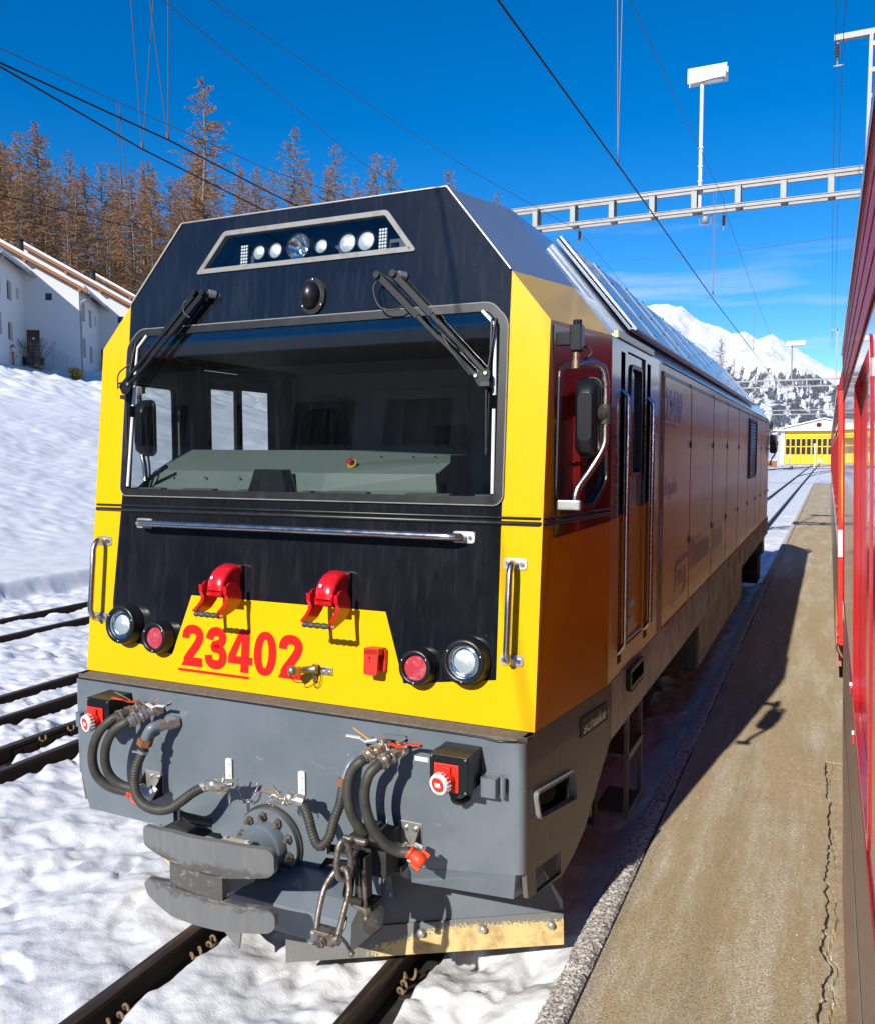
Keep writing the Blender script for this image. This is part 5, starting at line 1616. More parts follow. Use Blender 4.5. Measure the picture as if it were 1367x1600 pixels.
# H-shaped curved buffer face
def hface():
    mb = MB()
    def yc(u): return 2.715 + 0.54 * u * u
    us = sorted(set([round(-0.345 + 0.69 * k / 46, 4) for k in range(47)]))
    def strip(u0, u1, zb, zt, rl, rr):
        cols = [u for u in us if u0 < u < u1]
        cols = [u0] + cols + [u1]
        fine = []
        for a, b in zip(cols[:-1], cols[1:]):
            fine += [a]
        fine.append(cols[-1])
        ext = []
        for u in fine: ext.append(u)
        if rl: ext += [u0 + rl * (1 - math.cos(math.pi / 2 * k / 6)) for k in range(6)]
        if rr: ext += [u1 - rr * (1 - math.cos(math.pi / 2 * k / 6)) for k in range(6)]
        ext = sorted(set(round(e, 5) for e in ext))
        rows = []
        for u in ext:
            ins = 0
            if rl and u < u0 + rl: ins = rl - math.sqrt(max(0, rl * rl - (u0 + rl - u) ** 2))
            if rr and u > u1 - rr: ins = rr - math.sqrt(max(0, rr * rr - (u - (u1 - rr)) ** 2))
            rows.append((u, zb(u) + ins, zt(u) - ins))
        vs = []
        for u, a, b in rows:
            vs += [(u, yc(u), a), (u, yc(u), b), (u, yc(u) + 0.028, b), (u, yc(u) + 0.028, a)]
        fs = []
        for i in range(len(rows) - 1):
            for k in range(4):
                fs.append((i * 4 + k, i * 4 + (k + 1) % 4, (i + 1) * 4 + (k + 1) % 4, (i + 1) * 4 + k))
        fs += [(0, 1, 2, 3), tuple((len(rows) - 1) * 4 + k for k in (3, 2, 1, 0))]
        mb.add(vs, fs, 0)
    def ip(*v): return lambda u: float(np.interp(u, [-0.345, -0.15, 0.125, 0.345], v))
    strip(-0.345, 0.345, ip(0.696, 0.682, 0.667, 0.690), ip(0.783, 0.811, 0.819, 0.803), 0.022, 0.034)
    strip(-0.345, 0.345, ip(0.482, 0.442, 0.440, 0.455), ip(0.548, 0.590, 0.571, 0.550), 0.042, 0.036)
    strip(-0.152, 0.127, lambda u: 0.575, lambda u: 0.678, 0, 0)
    return mb
mb = hface()
bface = LB(mb, 'buffer_face', 'buffer')
b_ = bmesh.new(); b_.from_mesh(bface.data); bmesh.ops.recalc_face_normals(b_, faces=b_.faces); b_.to_mesh(bface.data); b_.free()
bv = bface.modifiers.new('bevel', 'BEVEL'); bv.width = 0.004; bv.segments = 2; bv.limit_method = 'ANGLE'; bv.angle_limit = R(40)
mb = MB()
mb.prism([(2.75, 0.50), (2.75, 0.77), (2.95, 0.66), (2.95, 0.50)], 'x', -0.16, -0.135); mb.cut(); mb.prism([(2.75, 0.50), (2.75, 0.77), (2.95, 0.66), (2.95, 0.50)], 'x', 0.02, 0.045)
mb.add([(0.10, 2.76, 0.57), (0.10, 2.76, 0.70), (0.16, 2.9, 0.69), (0.16, 2.9, 0.58)], [(0, 1, 2, 3)])
LB(mb, 'buffer_web', 'grey', bface)
mb = MB()
mb.prism(roundpoly([(-0.53, 0.60), (-0.45, 0.645), (-0.36, 0.63), (-0.36, 0.59), (-0.45, 0.60), (-0.50, 0.56)], 0.02, 3), 'y', 3.08, 3.14)
mb.prism(roundpoly([(-0.50, 0.56), (-0.47, 0.645), (-0.455, 0.65), (-0.46, 0.56)], 0.01, 3), 'y', 2.98, 3.0)
mb.box(-0.595, -0.35, 3.06, 3.24, 0.557, 0.566)
LB(mb, 'side_hook', 'dark', bevel=0.004)
# recess boxes
mb = MB()
for x0, x1 in ((-0.60, -0.345), (0.30, 0.555)):
    mb.box(x0, x1, 3.30, 3.5, 0.50, 0.66); mb.cut()
LB(mb, 'coupling_recess', 'matt_black', bum)
# beam and box between bumper and plow
mb = MB()
mb.prism([(3.245, 0.50), (3.10, 0.47), (3.02, 0.42), (3.02, 0.30), (3.3, 0.26), (3.4, 0.5)], 'x', -0.22, 0.56)
LB(mb, 'coupler_beam', 'grey', bevel=0.004)
mb = MB()
mb.prism([(3.245, 0.80), (3.20, 0.70), (3.17, 0.50), (3.17, 0.43), (3.25, 0.43)], 'x', 0.612, 0.622)
mb.add([(0.50, 3.235, 0.80), (0.62, 3.20, 0.80), (0.70, 3.17, 0.44), (0.56, 3.20, 0.42)], [(0, 1, 2, 3)])
LB(mb, 'coupler_gusset', 'grey')
# ---- screw coupling on the right
sc_ = MB()
sc_.tube(smooth_path([(0.565, 2.745, 0.530), (0.562, 2.77, 0.60), (0.566, 2.81, 0.68), (0.592, 2.85, 0.737), (0.620, 2.86, 0.75), (0.648, 2.85, 0.742), (0.672, 2.82, 0.69), (0.671, 2.78, 0.62), (0.662, 2.745, 0.535)], 6), 0.0125, 12)
for x in (0.565, 0.660): sc_.cyl((x - 0.012, 2.745, 0.528), (x + 0.012, 2.745, 0.528), 0.024, seg=16)
sc = LB(sc_, 'coupling_shackle', 'worn_iron')
mb = MB()
mb.obox((0.612, 2.75, 0.528), (0.045, 0, 0), (0, 0.028, 0), (0, 0.0, 0.026)); mb.cyl((0.605, 2.72, 0.52), (0.605, 2.70, 0.518), 0.018, seg=14); mb.cyl((0.605, 2.725, 0.52), (0.605, 2.71, 0.519), 0.024, seg=14)
LB(mb, 'coupling_nut', 'worn_iron', sc, bevel=0.003)
mb = MB()
lk = smooth_path([(0.628, 2.89, 0.835), (0.616, 2.87, 0.86), (0.606, 2.85, 0.83), (0.604, 2.84, 0.76), (0.607, 2.85, 0.715), (0.62, 2.88, 0.70), (0.632, 2.90, 0.74), (0.632, 2.90, 0.80)], 5)
mb.tube(lk, 0.0125, 10, closed=True)
mb.cyl((0.575, 2.95, 0.83), (0.68, 2.95, 0.83), 0.014, seg=12)
mb.tube([(0.62, 2.88, 0.82), (0.62, 2.95, 0.83)], 0.014, 8)
LB(mb, 'coupling_link', 'worn_iron', sc)
mb = MB(); mb.tube(smooth_path([(0.668, 2.76, 0.53), (0.676, 2.79, 0.49), (0.69, 2.80, 0.455)], 5), 0.007, 8); mb.ball((0.694, 2.80, 0.446), 0.013)
mb.tube(smooth_path([(0.668, 2.76, 0.54), (0.682, 2.77, 0.57), (0.678, 2.79, 0.60)], 5), 0.005, 6)
LB(mb, 'tommy_bar', 'worn_iron', sc)
mb = MB()
mb.tube([(0.60, 2.93, 0.60), (0.55, 3.05, 0.66), (0.52, 3.2, 0.70)], 0.022, 10)
mb.cyl((0.58, 2.95, 0.575), (0.66, 2.95, 0.57), 0.016, seg=10)
mb.obox((0.62, 3.0, 0.66), (0.008, 0, 0), (0, 0.03, 0), (0, 0.0, 0.09))
mb.obox((0.655, 3.0, 0.66), (0.007, 0, 0), (0, 0.03, 0), (0, 0.0, 0.09))
mb.cyl((0.59, 3.0, 0.73), (0.635, 3.0, 0.735), 0.030, seg=20)
mb.box(0.58, 0.70, 3.08, 3.2, 0.62, 0.80)
mb.box(0.56, 0.67, 3.02, 3.1, 0.50, 0.53)
LB(mb, 'drawgear', 'dark', sc, bevel=0.003)
mb = MB(); mb.tube(smooth_path([(0.615, 2.99, 0.72), (0.622, 2.985, 0.66), (0.63, 2.985, 0.58), (0.632, 2.985, 0.53)], 4), 0.013, 8); mb.cyl((0.60, 2.99, 0.735), (0.625, 2.985, 0.737), 0.026, seg=18)
mb.tube(smooth_path([(0.655, 2.97, 0.70), (0.662, 2.965, 0.62), (0.664, 2.965, 0.55), (0.668, 2.965, 0.51)], 4), 0.010, 8)
mb.cyl((0.61, 2.975, 0.54), (0.68, 2.96, 0.535), 0.015, seg=12)
mb.ball((0.668, 2.965, 0.50), 0.012)
LB(mb, 'second_link', 'worn_iron', sc)
mb = MB(bm_); mb.box(0.56, 0.63, -0.24, -0.06, 0.80, 0.815); mb.cut(); mb.box(0.50, 0.72, -0.06, -0.01, 0.60, 0.625)
LB(mb, 'hook_guide', 'dark', bevel=0.003)

# ---- snow plow: two swept blades meeting in front
for s in (-1, 1):
    P0 = Vector((s * 0.13, 3.16, 0)); P1 = Vector((s * 1.265, 3.80, 0))
    d = (P1 - P0).normalized(); nn = Vector((d.y * s, -abs(d.x), 0)) if False else Vector((s * 0.49, -0.87, 0)).normalized()
    def pt(t_, z_, o_): 
        q = P0 + (P1 - P0) * t_ + nn * o_
        return (q.x, q.y, z_)
    mb = MB()
    vs = [pt(0, 0.065, 0.008), pt(1, 0.085, 0.008), pt(1.0, 0.235, -0.012), pt(0, 0.20, -0.012)]
    vs += [pt(0, 0.065, -0.004), pt(1, 0.085, -0.004), pt(1.0, 0.235, -0.024), pt(0, 0.20, -0.024)]
    mb.add(vs, [(0, 1, 2, 3), (7, 6, 5, 4), (0, 4, 5, 1), (1, 5, 6, 2), (2, 6, 7, 3), (3, 7, 4, 0)])
    bl = LB(mb, 'plow_blade', 'plow', bevel=0.003)
    mb = MB()
    for t_ in (0.09, 0.22, 0.48, 0.70, 0.95):
        z_ = 0.165 + 0.02 * t_
        q0 = Vector(pt(t_, z_, 0.0)); mb.cyl(q0, q0 + nn * 0.010, 0.021, 0.018, seg=14); mb.ball(q0 + nn * 0.010, 0.018, 0.012, 0.018, 10, 6); mb.cut()
    LB(mb, 'bolt', 'plate_steel', bl)
    mb = MB()
    vs = [pt(-0.02, 0.19, -0.020), pt(1.0, 0.225, -0.020), pt(1.0, 0.28, -0.03), pt(0.93, 0.42, -0.10), pt(0.6, 0.50, -0.16), pt(0.0, 0.50, -0.16)]
    mb.add(vs, [(0, 1, 2, 3, 4, 5)])
    mb.add([pt(1.0, 0.09, -0.02), pt(1.0, 0.28, -0.03), pt(0.93, 0.42, -0.10), (s * 1.10, 4.15, 0.44), (s * 1.02, 4.45, 0.36), (s * 1.0, 4.6, 0.24), (s * 1.0, 4.62, 0.12)], [(0, 1, 2, 3, 4, 5, 6)])
    LB(mb, 'plow_sheet', 'grey')
mb = MB(); mb.box(-0.13, 0.13, 3.18, 3.2, 0.2, 0.5); LB(mb, 'plow_nose_plate', 'grey')

# =================================================================== LOCOMOTIVE SIDES
# dark window band on the cab
def bandpoly(y0, y1, zt): return [(y0, bandz(y0)), (y1, bandz(y1)), (y1, zt), (y0, zt)]
sR = smap(1); sL = smap(-1)
holeR = roundpoly([(3.60, 2.785), (4.12, 2.83), (4.14, 2.27), (3.95, 2.15), (3.56, 2.21)], 0.05)
holeLw = roundpoly([(3.70, 2.81), (4.175, 2.81), (4.175, 2.20), (3.68, 2.20)], 0.04)
mb = MB(); mb.plate([(3.535, bandz(3.5)), (4.19, bandz(4.19)), (4.19, 2.965), (3.545, 2.955)], [holeR], sR, 0.004, 0.001); mb.cut()
mb.plate([(3.535, bandz(3.5)), (4.19, bandz(4.19)), (4.19, 2.965), (3.545, 2.955)], [holeLw], sL, 0.004, 0.001)
LB(mb, 'window_band', 'black')
for fn, hl, mt_ in ((sR, holeR, 'side_glass'), (sL, holeLw, 'left_glass')):
    mb = MB(); mb.plate(hl, [], fn, -0.008, None); g_ = LB(mb, 'cab_side_window', mt_)
    mb = MB(); mb.plate(inset(hl, -0.014), [inset(hl, 0.012)], fn, 0.010, -0.01); LB(mb, 'window_seal', 'seal', g_, bevel=0.003)

# side walls behind the cab with door recess; doors as parts
SLOTS = [(4.40, 4.50), (5.09, 5.20)]
for s, fn in ((1, sR), (-1, sL)):
    SLOTS = [(4.40, 4.50), (5.09, 5.20)] if s > 0 else [(4.26, 4.36), (5.24, 5.34)]
    da_, db_ = (4.56, 5.04) if s > 0 else (4.44, 4.82)
    doorhole = rrect(4.56, 5.04, 1.36, 2.945, 0.03)
    slots = [rrect(a, b, 1.30, 2.93, 0.03) for a, b in SLOTS]
    # lower (yellow) and upper (dark) halves
    def cut(poly, zfn, keep):
        return poly
    mb = MB()
    zs = lambda y: bandz(y)
    # vertical strips between the openings so that colour fields stay clean
    edges = [4.2, 4.40, 4.50, 4.56, 5.04, 5.09, 5.20, 5.55]
    solid = [(4.2, SLOTS[0][0]), (SLOTS[0][1], da_), (db_, SLOTS[1][0] if s > 0 else 4.86), (SLOTS[1][1], 5.47)]
    if s < 0: solid.append((5.16, 5.24))
    for a, b in solid:
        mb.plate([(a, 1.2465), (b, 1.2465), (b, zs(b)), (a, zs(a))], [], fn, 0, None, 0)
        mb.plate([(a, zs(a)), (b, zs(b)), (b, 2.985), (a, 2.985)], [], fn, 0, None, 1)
    mb.plate([(5.47, 1.2465), (5.57, 1.2465), (5.57, 2.985), (5.47, 2.985)], [], fn, 0, None, 0)
    if s < 0:
        mb.plate([(4.86, 1.2465), (5.16, 1.2465), (5.16, zs(5.16)), (4.86, zs(4.86))], [], fn, 0, None, 0)
        mb.plate([(4.86, zs(4.86)), (5.16, zs(5.16)), (5.16, 2.22), (4.86, 2.22)], [], fn, 0, None, 1)
        mb.plate([(4.86, 2.84), (5.16, 2.84), (5.16, 2.985), (4.86, 2.985)], [], fn, 0, None, 1)
    for a, b, z0, z1 in ((SLOTS[0][0], SLOTS[0][1], 1.30, 2.93), (SLOTS[1][0], SLOTS[1][1], 1.30, 2.93), (da_, db_, 1.36, 2.945)):
        dep = -0.09 if b - a < 0.2 else -0.03
        mb.plate([(a, 1.2465), (b, 1.2465), (b, z0), (a, z0)], [], fn, 0, None, 0)
        mb.plate([(a, z1), (b, z1), (b, 2.985), (a, 2.985)], [], fn, 0, None, 1)
        # reveals
        for y_ in (a, b):
            mb.add([fn(y_, z0, 0), fn(y_, zs(y_), 0), fn(y_, zs(y_), dep), fn(y_, z0, dep)], [(0, 1, 2, 3)], 0)
            mb.add([fn(y_, zs(y_), 0), fn(y_, z1, 0), fn(y_, z1, dep), fn(y_, zs(y_), dep)], [(0, 1, 2, 3)], 1)
        for z_ in (z0, z1):
            mb.add([fn(a, z_, 0), fn(b, z_, 0), fn(b, z_, dep), fn(a, z_, dep)], [(0, 1, 2, 3)], 0 if z_ < 2 else 1)
        if b - a < 0.2:
            mb.plate([(a, z0), (b, z0), (b, zs(b)), (a, zs(a))], [], fn, dep, None, 0)
            mb.plate([(a, zs(a)), (b, zs(b)), (b, z1), (a, z1)], [], fn, dep, None, 2)
    mb.plate([(5.57, 1.2465), (16.2, 1.2465), (16.2, 2.985), (5.57, 2.985)], [], fn, -0.01, None, 0)
    LB(mb, 'side_wall', ['shaded_yellow', 'black', 'matt_black'])
    # door leaf with window
    wh = roundpoly([(4.68, 2.88), (4.97, 2.88), (4.97, 2.29), (4.68, 2.29)] if s > 0 else [(4.49, 2.84), (4.78, 2.84), (4.78, 2.26), (4.49, 2.26)], 0.05 if s > 0 else 0.02)
    dl = MB()
    dl.plate([(da_ + .005, zs(da_)), (db_ - .005, zs(db_)), (db_ - .005, 2.94), (da_ + .005, 2.94)], [wh], fn, -0.012, -0.04, 1)
    dl.plate([(da_ + .005, 1.365), (db_ - .005, 1.365), (db_ - .005, zs(db_)), (da_ + .005, zs(da_))], [], fn, -0.012, -0.04, 0)
    door = LB(dl, 'cab_door', ['shaded_yellow', 'black'])
    mb = MB(); mb.plate(wh, [], fn, -0.025, None); LB(mb, 'door_window', 'side_glass' if s > 0 else 'left_glass', door)
    mb = MB(); mb.plate(inset(wh, -0.012), [inset(wh, 0.012)], fn, -0.002, -0.03); LB(mb, 'window_seal', 'seal', door, bevel=0.003)
    mb = MB()
    mb.plate(rrect(4.65, 4.76, 1.565, 1.60, 0.006), [], fn, 0.012, -0.011); mb.plate(rrect(4.65, 4.72, 1.46, 1.51, 0.006), [], fn, 0.014, -0.011)
    mb.plate(rrect(4.60, 5.02, 1.37, 1.385, 0.004), [], fn, -0.002, -0.01)
    LB(mb, 'door_handle', 'plate_steel', door, bevel=0.002)
    for a, b in SLOTS:
        ym = (a + b) / 2 + 0.02
        mb = MB()
        pth = smooth_path([fn(ym, 2.73, -0.085), fn(ym, 2.735, -0.02), fn(ym, 2.70, 0.025)], 5) + smooth_path([fn(ym, 1.40, 0.025), fn(ym, 1.345, -0.02), fn(ym, 1.34, -0.085)], 5)
        mb.tube(pth, 0.013, 12)
        LB(mb, 'door_handrail', 'steel')
# left wall windows of the engine side lining: keep the cab open to the door windows
mb = MB()
PN = [5.60, 6.786, 8.19, 9.379, 10.626, 11.944, 13.241, 14.273, 15.475, 16.15]
for s, fn in ((1, sR), (-1, sL)):
    for i in range(len(PN) - 1):
        a, b = PN[i] + 0.022, PN[i + 1] - 0.022
        mb = MB()
        mb.plate(rrect(a, b, 1.275, 2.895, 0.012, 2), [], fn, 0.014, -0.008)
        pn_ = LB(mb, 'side_panel', 'shaded_yellow', bevel=0.004)
        if i == 5:
            mb = MB()
            mb.plate(rrect(a + 0.05, b - 0.05, 2.06, 2.86, 0.01, 2), [rrect(a + 0.1, b - 0.1, 2.10, 2.82, 0.01, 2)], fn, 0.035, 0.012)
            for k in range(16):
                z_ = 2.12 + k * 0.044
                mb.add([fn(a + 0.1, z_, 0.03), fn(b - 0.1, z_, 0.03), fn(b - 0.1, z_ + 0.035, 0.014), fn(a + 0.1, z_ + 0.035, 0.014)], [(0, 1, 2, 3)])
            LB(mb, 'louvre', 'louvre', pn_)
        if s > 0:
            mb = MB()
            for z_ in (1.72, 2.45):
                mb.box(0, 0.01, 0, 0.03, 0, 0.045)
                mb.v[-8:] = [fn(b - 0.01 + v[1], z_ + v[2], 0.014 + v[0]) for v in mb.v[-8:]]
            LB(mb, 'panel_lock', 'plastic', pn_)
        if s > 0 and i == 0:
            t1 = digits('23402', 5.66, 2.625, 0.205, 0.137, sR, 'dark_print', pn_, lift=0.015, k=0.92)
            mb = MB(); mb.plate([(5.655, 2.585), (6.06, 2.585), (6.06, 2.60), (5.655, 2.60)], [], sR, 0.017, None); LB(mb, 'underline', 'dark_print', pn_)
            side_text('Engadin', 5.68, 2.13, 0.12, sR, 'dark_print', 'lettering', pn_, lift=0.016, length=0.46)
            mb = MB()
            lg = [(6.12, 1.66), (6.70, 1.66), (6.70, 1.63), (6.16, 1.63), (6.15, 1.47), (6.12, 1.47)]
            mb.plate([(6.18, 1.64), (6.72, 1.66), (6.72, 1.62), (6.20, 1.60), (6.18, 1.55), (6.16, 1.44), (6.12, 1.42), (6.13, 1.58)], [], sR, 0.016, None)
            mb.plate([(6.02, 1.335), (6.45, 1.345), (6.66, 1.42), (6.66, 1.45), (6.42, 1.375), (6.02, 1.365)], [], sR, 0.016, None)
            LB(mb, 'railway_emblem', 'dark_print', pn_)
            side_text('RhB', 6.24, 1.45, 0.12, sR, 'dark_print', 'lettering', pn_, lift=0.016, bold=0.02, length=0.42)
        if s > 0 and i == 1:
            side_text('Rhätische', 6.88, 1.50, 0.26, sR, 'dark_print', 'lettering', pn_, lift=0.016, bold=0.01, length=1.15)
        if s > 0 and i == 2:
            side_text('Bahn', 8.30, 1.50, 0.26, sR, 'dark_print', 'lettering', pn_, lift=0.016, bold=0.01, length=0.75)
        # seam strip
        mb = MB(); mb.plate([(PN[i] - 0.012, 1.2465), (PN[i] + 0.012, 1.2465), (PN[i] + 0.012, 2.93), (PN[i] - 0.012, 2.93)], [], fn, 0.010, -0.009)
        LB(mb, 'panel_seam', 'sill')
    mb = MB(); mb.plate([(5.57, 2.90), (16.15, 2.90), (16.15, 2.93), (5.57, 2.93)], [], fn, 0.004, -0.009); LB(mb, 'panel_gap_shadow_strip', 'seal')  # dark strip painting the shadow gap above the panels
    # sill
    mb = MB()
    ol = [(4.27, 1.245), (16.64, 1.245), (16.64, 0.94), (4.27, 0.94)]
    lh = rrect(4.62, 4.99, 1.11, 1.225, 0.01)
    mb.plate(ol, [lh], fn, 0.002, -0.02)
    sl = LB(mb, 'sill_beam', 'sill', bevel=0.003)
    mb = MB(); mb.plate(inset(lh, 0.0), [inset(lh, 0.02)], fn, 0.03, -0.02); mb.plate(inset(lh, 0.01), [], fn, -0.05, None)
    for k in range(6): mb.plate([(4.66 + k * 0.055, 1.095), (4.68 + k * 0.055, 1.095), (4.69 + k * 0.055, 1.11), (4.67 + k * 0.055, 1.11)], [], fn, 0.03, -0.001)
    LB(mb, 'step_light', 'plastic', sl, bevel=0.003)
    # seams and small things on the sill
    mb = MB()
    for y_ in PN[1:-1]: mb.plate([(y_ - 0.02, 0.95), (y_ + 0.02, 0.95), (y_ + 0.02, 1.24), (y_ - 0.02, 1.24)], [], fn, 0.006, 0.001)
    LB(mb, 'sill_rib', 'sill', sl)
    mb = MB(); mb.plate(circ(11.2, 1.12, 0.12, 20, 0.09), [], fn, 0.004, None); LB(mb, 'filler_opening', 'matt_black', sl)
    # gutter over the door
    mb = MB(); mb.box(0, 0.03, 4.30, 5.25, 2.985, 3.025); mb.v = [(s * (1.345 + v[0]), v[1], v[2]) for v in mb.v]
    LB(mb, 'rain_gutter', 'brass', bevel=0.004)

# ---- roof modules with flanges along the chamfer
def chp(q, o):        # point on the chamfer line, q=0 eave 1 = roof edge, o = offset outwards
    x = 1.365 + (0.834 - 1.365) * q; z = 2.985 + (3.65 - 2.985) * q
    return x + 0.781 * o, z + 0.624 * o
for s in (-1, 1):
    mods = [(4.95, 5.72), (5.724, 6.6), (6.604, 7.19), (7.23, 8.2), (8.204, 9.2), (9.204, 10.2), (10.204, 11.2), (11.24, 12.5), (12.504, 13.82)]
    for a, b in mods:
        mb = MB()
        q0 = chp(0.17, 0.045); q1 = chp(1.0, 0.045); q2 = chp(0.17, 0.015); q3 = chp(1.0, 0.015)
        vs = []
        for y_ in (a, b):
            for q in (q0, q1, q3, q2): vs.append((s * q[0], y_, q[1]))
        mb.add(vs, [(0, 1, 2, 3), (7, 6, 5, 4), (0, 4, 5, 1), (1, 5, 6, 2), (2, 6, 7, 3), (3, 7, 4, 0)])
        rm = LB(mb, 'roof_module', 'silver', bevel=0.003)
        mb = MB()
        for y_ in (a,):
            hh = 0.058 if a == 4.95 else 0.052
            p0 = chp(0.16, hh); p1 = chp(1.0, hh); p2 = chp(1.0, 0.03); p3 = chp(0.16, 0.03)
            w_ = 0.05 if a == 4.95 else 0.02
            vs = [(s * q[0], yy, q[1]) for yy in (y_, y_ + w_) for q in (p0, p1, p2, p3)]
            mb.add(vs, [(0, 1, 2, 3), (7, 6, 5, 4), (0, 4, 5, 1), (1, 5, 6, 2), (2, 6, 7, 3), (3, 7, 4, 0)])
        LB(mb, 'flange', 'silver_body' if a == 4.95 else 'silver', rm, bevel=0.003)
        mb = MB()
        for k in range(5):
            q = chp(0.25 + k * 0.18, 0.045); q_ = chp(0.25 + k * 0.18, 0.057)
            mb.cyl((s * q[0], a + 0.07 + (0.04 if a == 4.95 else 0), q[1]), (s * q_[0], a + 0.07 + (0.04 if a == 4.95 else 0), q_[1]), 0.012, seg=6)
        LB(mb, 'bolt', 'steel', rm)
    mb = MB()
    ov = chp(0.155, 0.048)
    mb.tube([(s * ov[0], 4.95, ov[1]), (s * ov[0], 13.82, ov[1])], 0.010, 8)
    LB(mb, 'roof_edge_rail', 'silver_body')
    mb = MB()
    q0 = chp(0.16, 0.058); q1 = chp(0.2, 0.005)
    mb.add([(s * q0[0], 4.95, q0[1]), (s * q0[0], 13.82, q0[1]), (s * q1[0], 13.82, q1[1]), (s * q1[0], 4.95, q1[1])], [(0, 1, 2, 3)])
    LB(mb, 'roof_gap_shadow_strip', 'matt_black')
    # rails and little bolts along the roof edge
mb = MB(); mb.box(-0.80, 0.80, 4.98, 13.8, 3.652, 3.67)
LB(mb, 'roof_deck', 'silver', bevel=0.01)

# ---- mirrors
def mirror(s, y_off=0.0, flip=1):
    def P(u_, y_, z_): return (s * (u_ - 0.031), (y_ + 0.12 + y_off) if flip > 0 else (20.3 - y_), z_)
    tb = MB()
    tb.tube(smooth_path([P(1.405, 3.40, 2.775), P(1.44, 3.43, 2.785), P(1.475, 3.46, 2.785), P(1.500, 3.48, 2.76), P(1.508, 3.49, 2.70)], 5) + smooth_path([P(1.508, 3.49, 2.50), P(1.503, 3.485, 2.435), P(1.455, 3.46, 2.34), P(1.41, 3.42, 2.26), P(1.400, 3.41, 2.20)], 5), 0.0155, 12)
    arm = LB(tb, 'mirror_arm', 'steel')
    mb = MB(); c = Vector(P(1.402, 3.40, 2.785)); mb.cyl(c, c + Vector((0, 0, 0.045)), 0.014, seg=14); mb.cyl(c - Vector((0, 0, 0.022)), c + Vector((0, 0, 0.012)), 0.019, seg=14)
    LB(mb, 'arm_joint', 'brass', arm)
    mb = MB(); y0, y1 = sorted((P(0, 3.38, 0)[1], P(0, 3.44, 0)[1])); x0, x1 = sorted((s * 1.347, s * 1.397))
    mb.box(x0, x1, y0, y1, 2.835, 2.945); mb.cyl(P(1.405, 3.41, 2.945), P(1.405, 3.41, 2.965), 0.02, seg=10)
    xa, xb = sorted((s * 1.28, s * 1.35)); mb.box(xa, xb, y0 + 0.02, y1 - 0.02, 2.86, 2.92)
    LB(mb, 'mirror_bracket', 'plastic', arm, bevel=0.008)
    mb = MB(); x0, x1 = sorted((s * 1.30, s * 1.40)); mb.box(x0, x1, y0, y1 - 0.03, 2.170, 2.212); LB(mb, 'lower_bracket', 'plate_steel', arm, bevel=0.006)
    # housing: rounded shell
    mb = MB()
    prof = [(0.0, 0.93), (0.10, 1.0), (0.45, 0.99), (0.8, 0.88), (1.0, 0.6)]
    yb = 3.44; dy = 0.10; cxm = 1.440; cz = 2.562
    rings = []
    for t_, k in prof:
        rings.append([P(cxm + a, yb + 0.05 - dy * t_ * 0.9, cz + b) for a, b in [(x * k, z * k) for x, z in [(q[0], q[1]) for q in rrect(-0.05, 0.05, -0.165, 0.165, 0.035, 5)]]])
    n_ = len(rings[0]); vs = [v for r_ in rings for v in r_]
    fs = [(i * n_ + j, i * n_ + (j + 1) % n_, (i + 1) * n_ + (j + 1) % n_, (i + 1) * n_ + j) for i in range(len(prof) - 1) for j in range(n_)]
    mb.add(vs, fs, 0, True); mb.add(rings[-1], [tuple(range(n_))]); mb.add(rings[0], [tuple(range(n_))])
    LB(mb, 'mirror_head', 'plastic', arm)
    mb = MB()
    rib = rrect(-0.052, 0.052, -0.167, 0.167, 0.036, 5)
    for o_ in (0.035, 0.046, 0.055):
        mb.tube([P(cxm + a, yb + o_, cz + b) for a, b in rib], 0.0032, 6, closed=True)
    mb.cyl(P(1.465, 3.47, 2.58), P(1.504, 3.49, 2.575), 0.040, 0.034, seg=14)
    c = P(1.508, 3.49, 2.575); mb.cyl((c[0], c[1], c[2] - 0.042), (c[0], c[1], c[2] + 0.042), 0.024, seg=14)
    LB(mb, 'mirror_clamp', 'rubber', arm)
    mb = MB(); mb.tube(smooth_path([P(1.41, 3.43, 2.85), P(1.44, 3.46, 2.855), P(1.45, 3.47, 2.83), P(1.42, 3.45, 2.80)], 5), 0.005, 6)
    for z_ in (2.74, 2.69): mb.cyl(P(1.508, 3.49, z_), P(1.508, 3.49, z_ + 0.006), 0.0175, seg=10)
    LB(mb, 'mirror_cable', 'rubber', arm)
mirror(1); mirror(-1, 0.40); mirror(1, 0, -1)

# ---- ladder, steps, underframe
for s in (-1, 1):
    mb = MB()
    mb.box(1.10, 1.19, 4.66, 4.74, 0.30, 0.95); mb.v = [(s * v[0], v[1], v[2]) for v in mb.v]
    st = LB(mb, 'step_post', 'dark', bevel=0.004)
    mb = MB()
    for y0 in (4.98, 5.38):
        mb.box(1.285, 1.31, y0, y0 + 0.018, 0.22, 0.94)
    mb.v = [(s * v[0], v[1], v[2]) for v in mb.v]
    LB(mb, 'step_frame', 'grey_side', st)
    for z_ in (0.60, 0.24):
        mb = MB(); mb.box(1.10, 1.31, 5.0, 5.39, z_ - 0.012, z_ + 0.012); mb.box(1.295, 1.315, 4.99, 5.40, z_ - 0.02, z_ + 0.025)
        mb.v = [(s * v[0], v[1], v[2]) for v in mb.v]
        LB(mb, 'step', 'grey_side', st, bevel=0.002)
mb = MB()
mb.box(-1.0, 1.0, 4.4, 16.3, 0.85, 1.24)
mb.box(-0.9, 0.9, 7.6, 12.0, 0.35, 0.9)
LB(mb, 'underframe', 'dark')
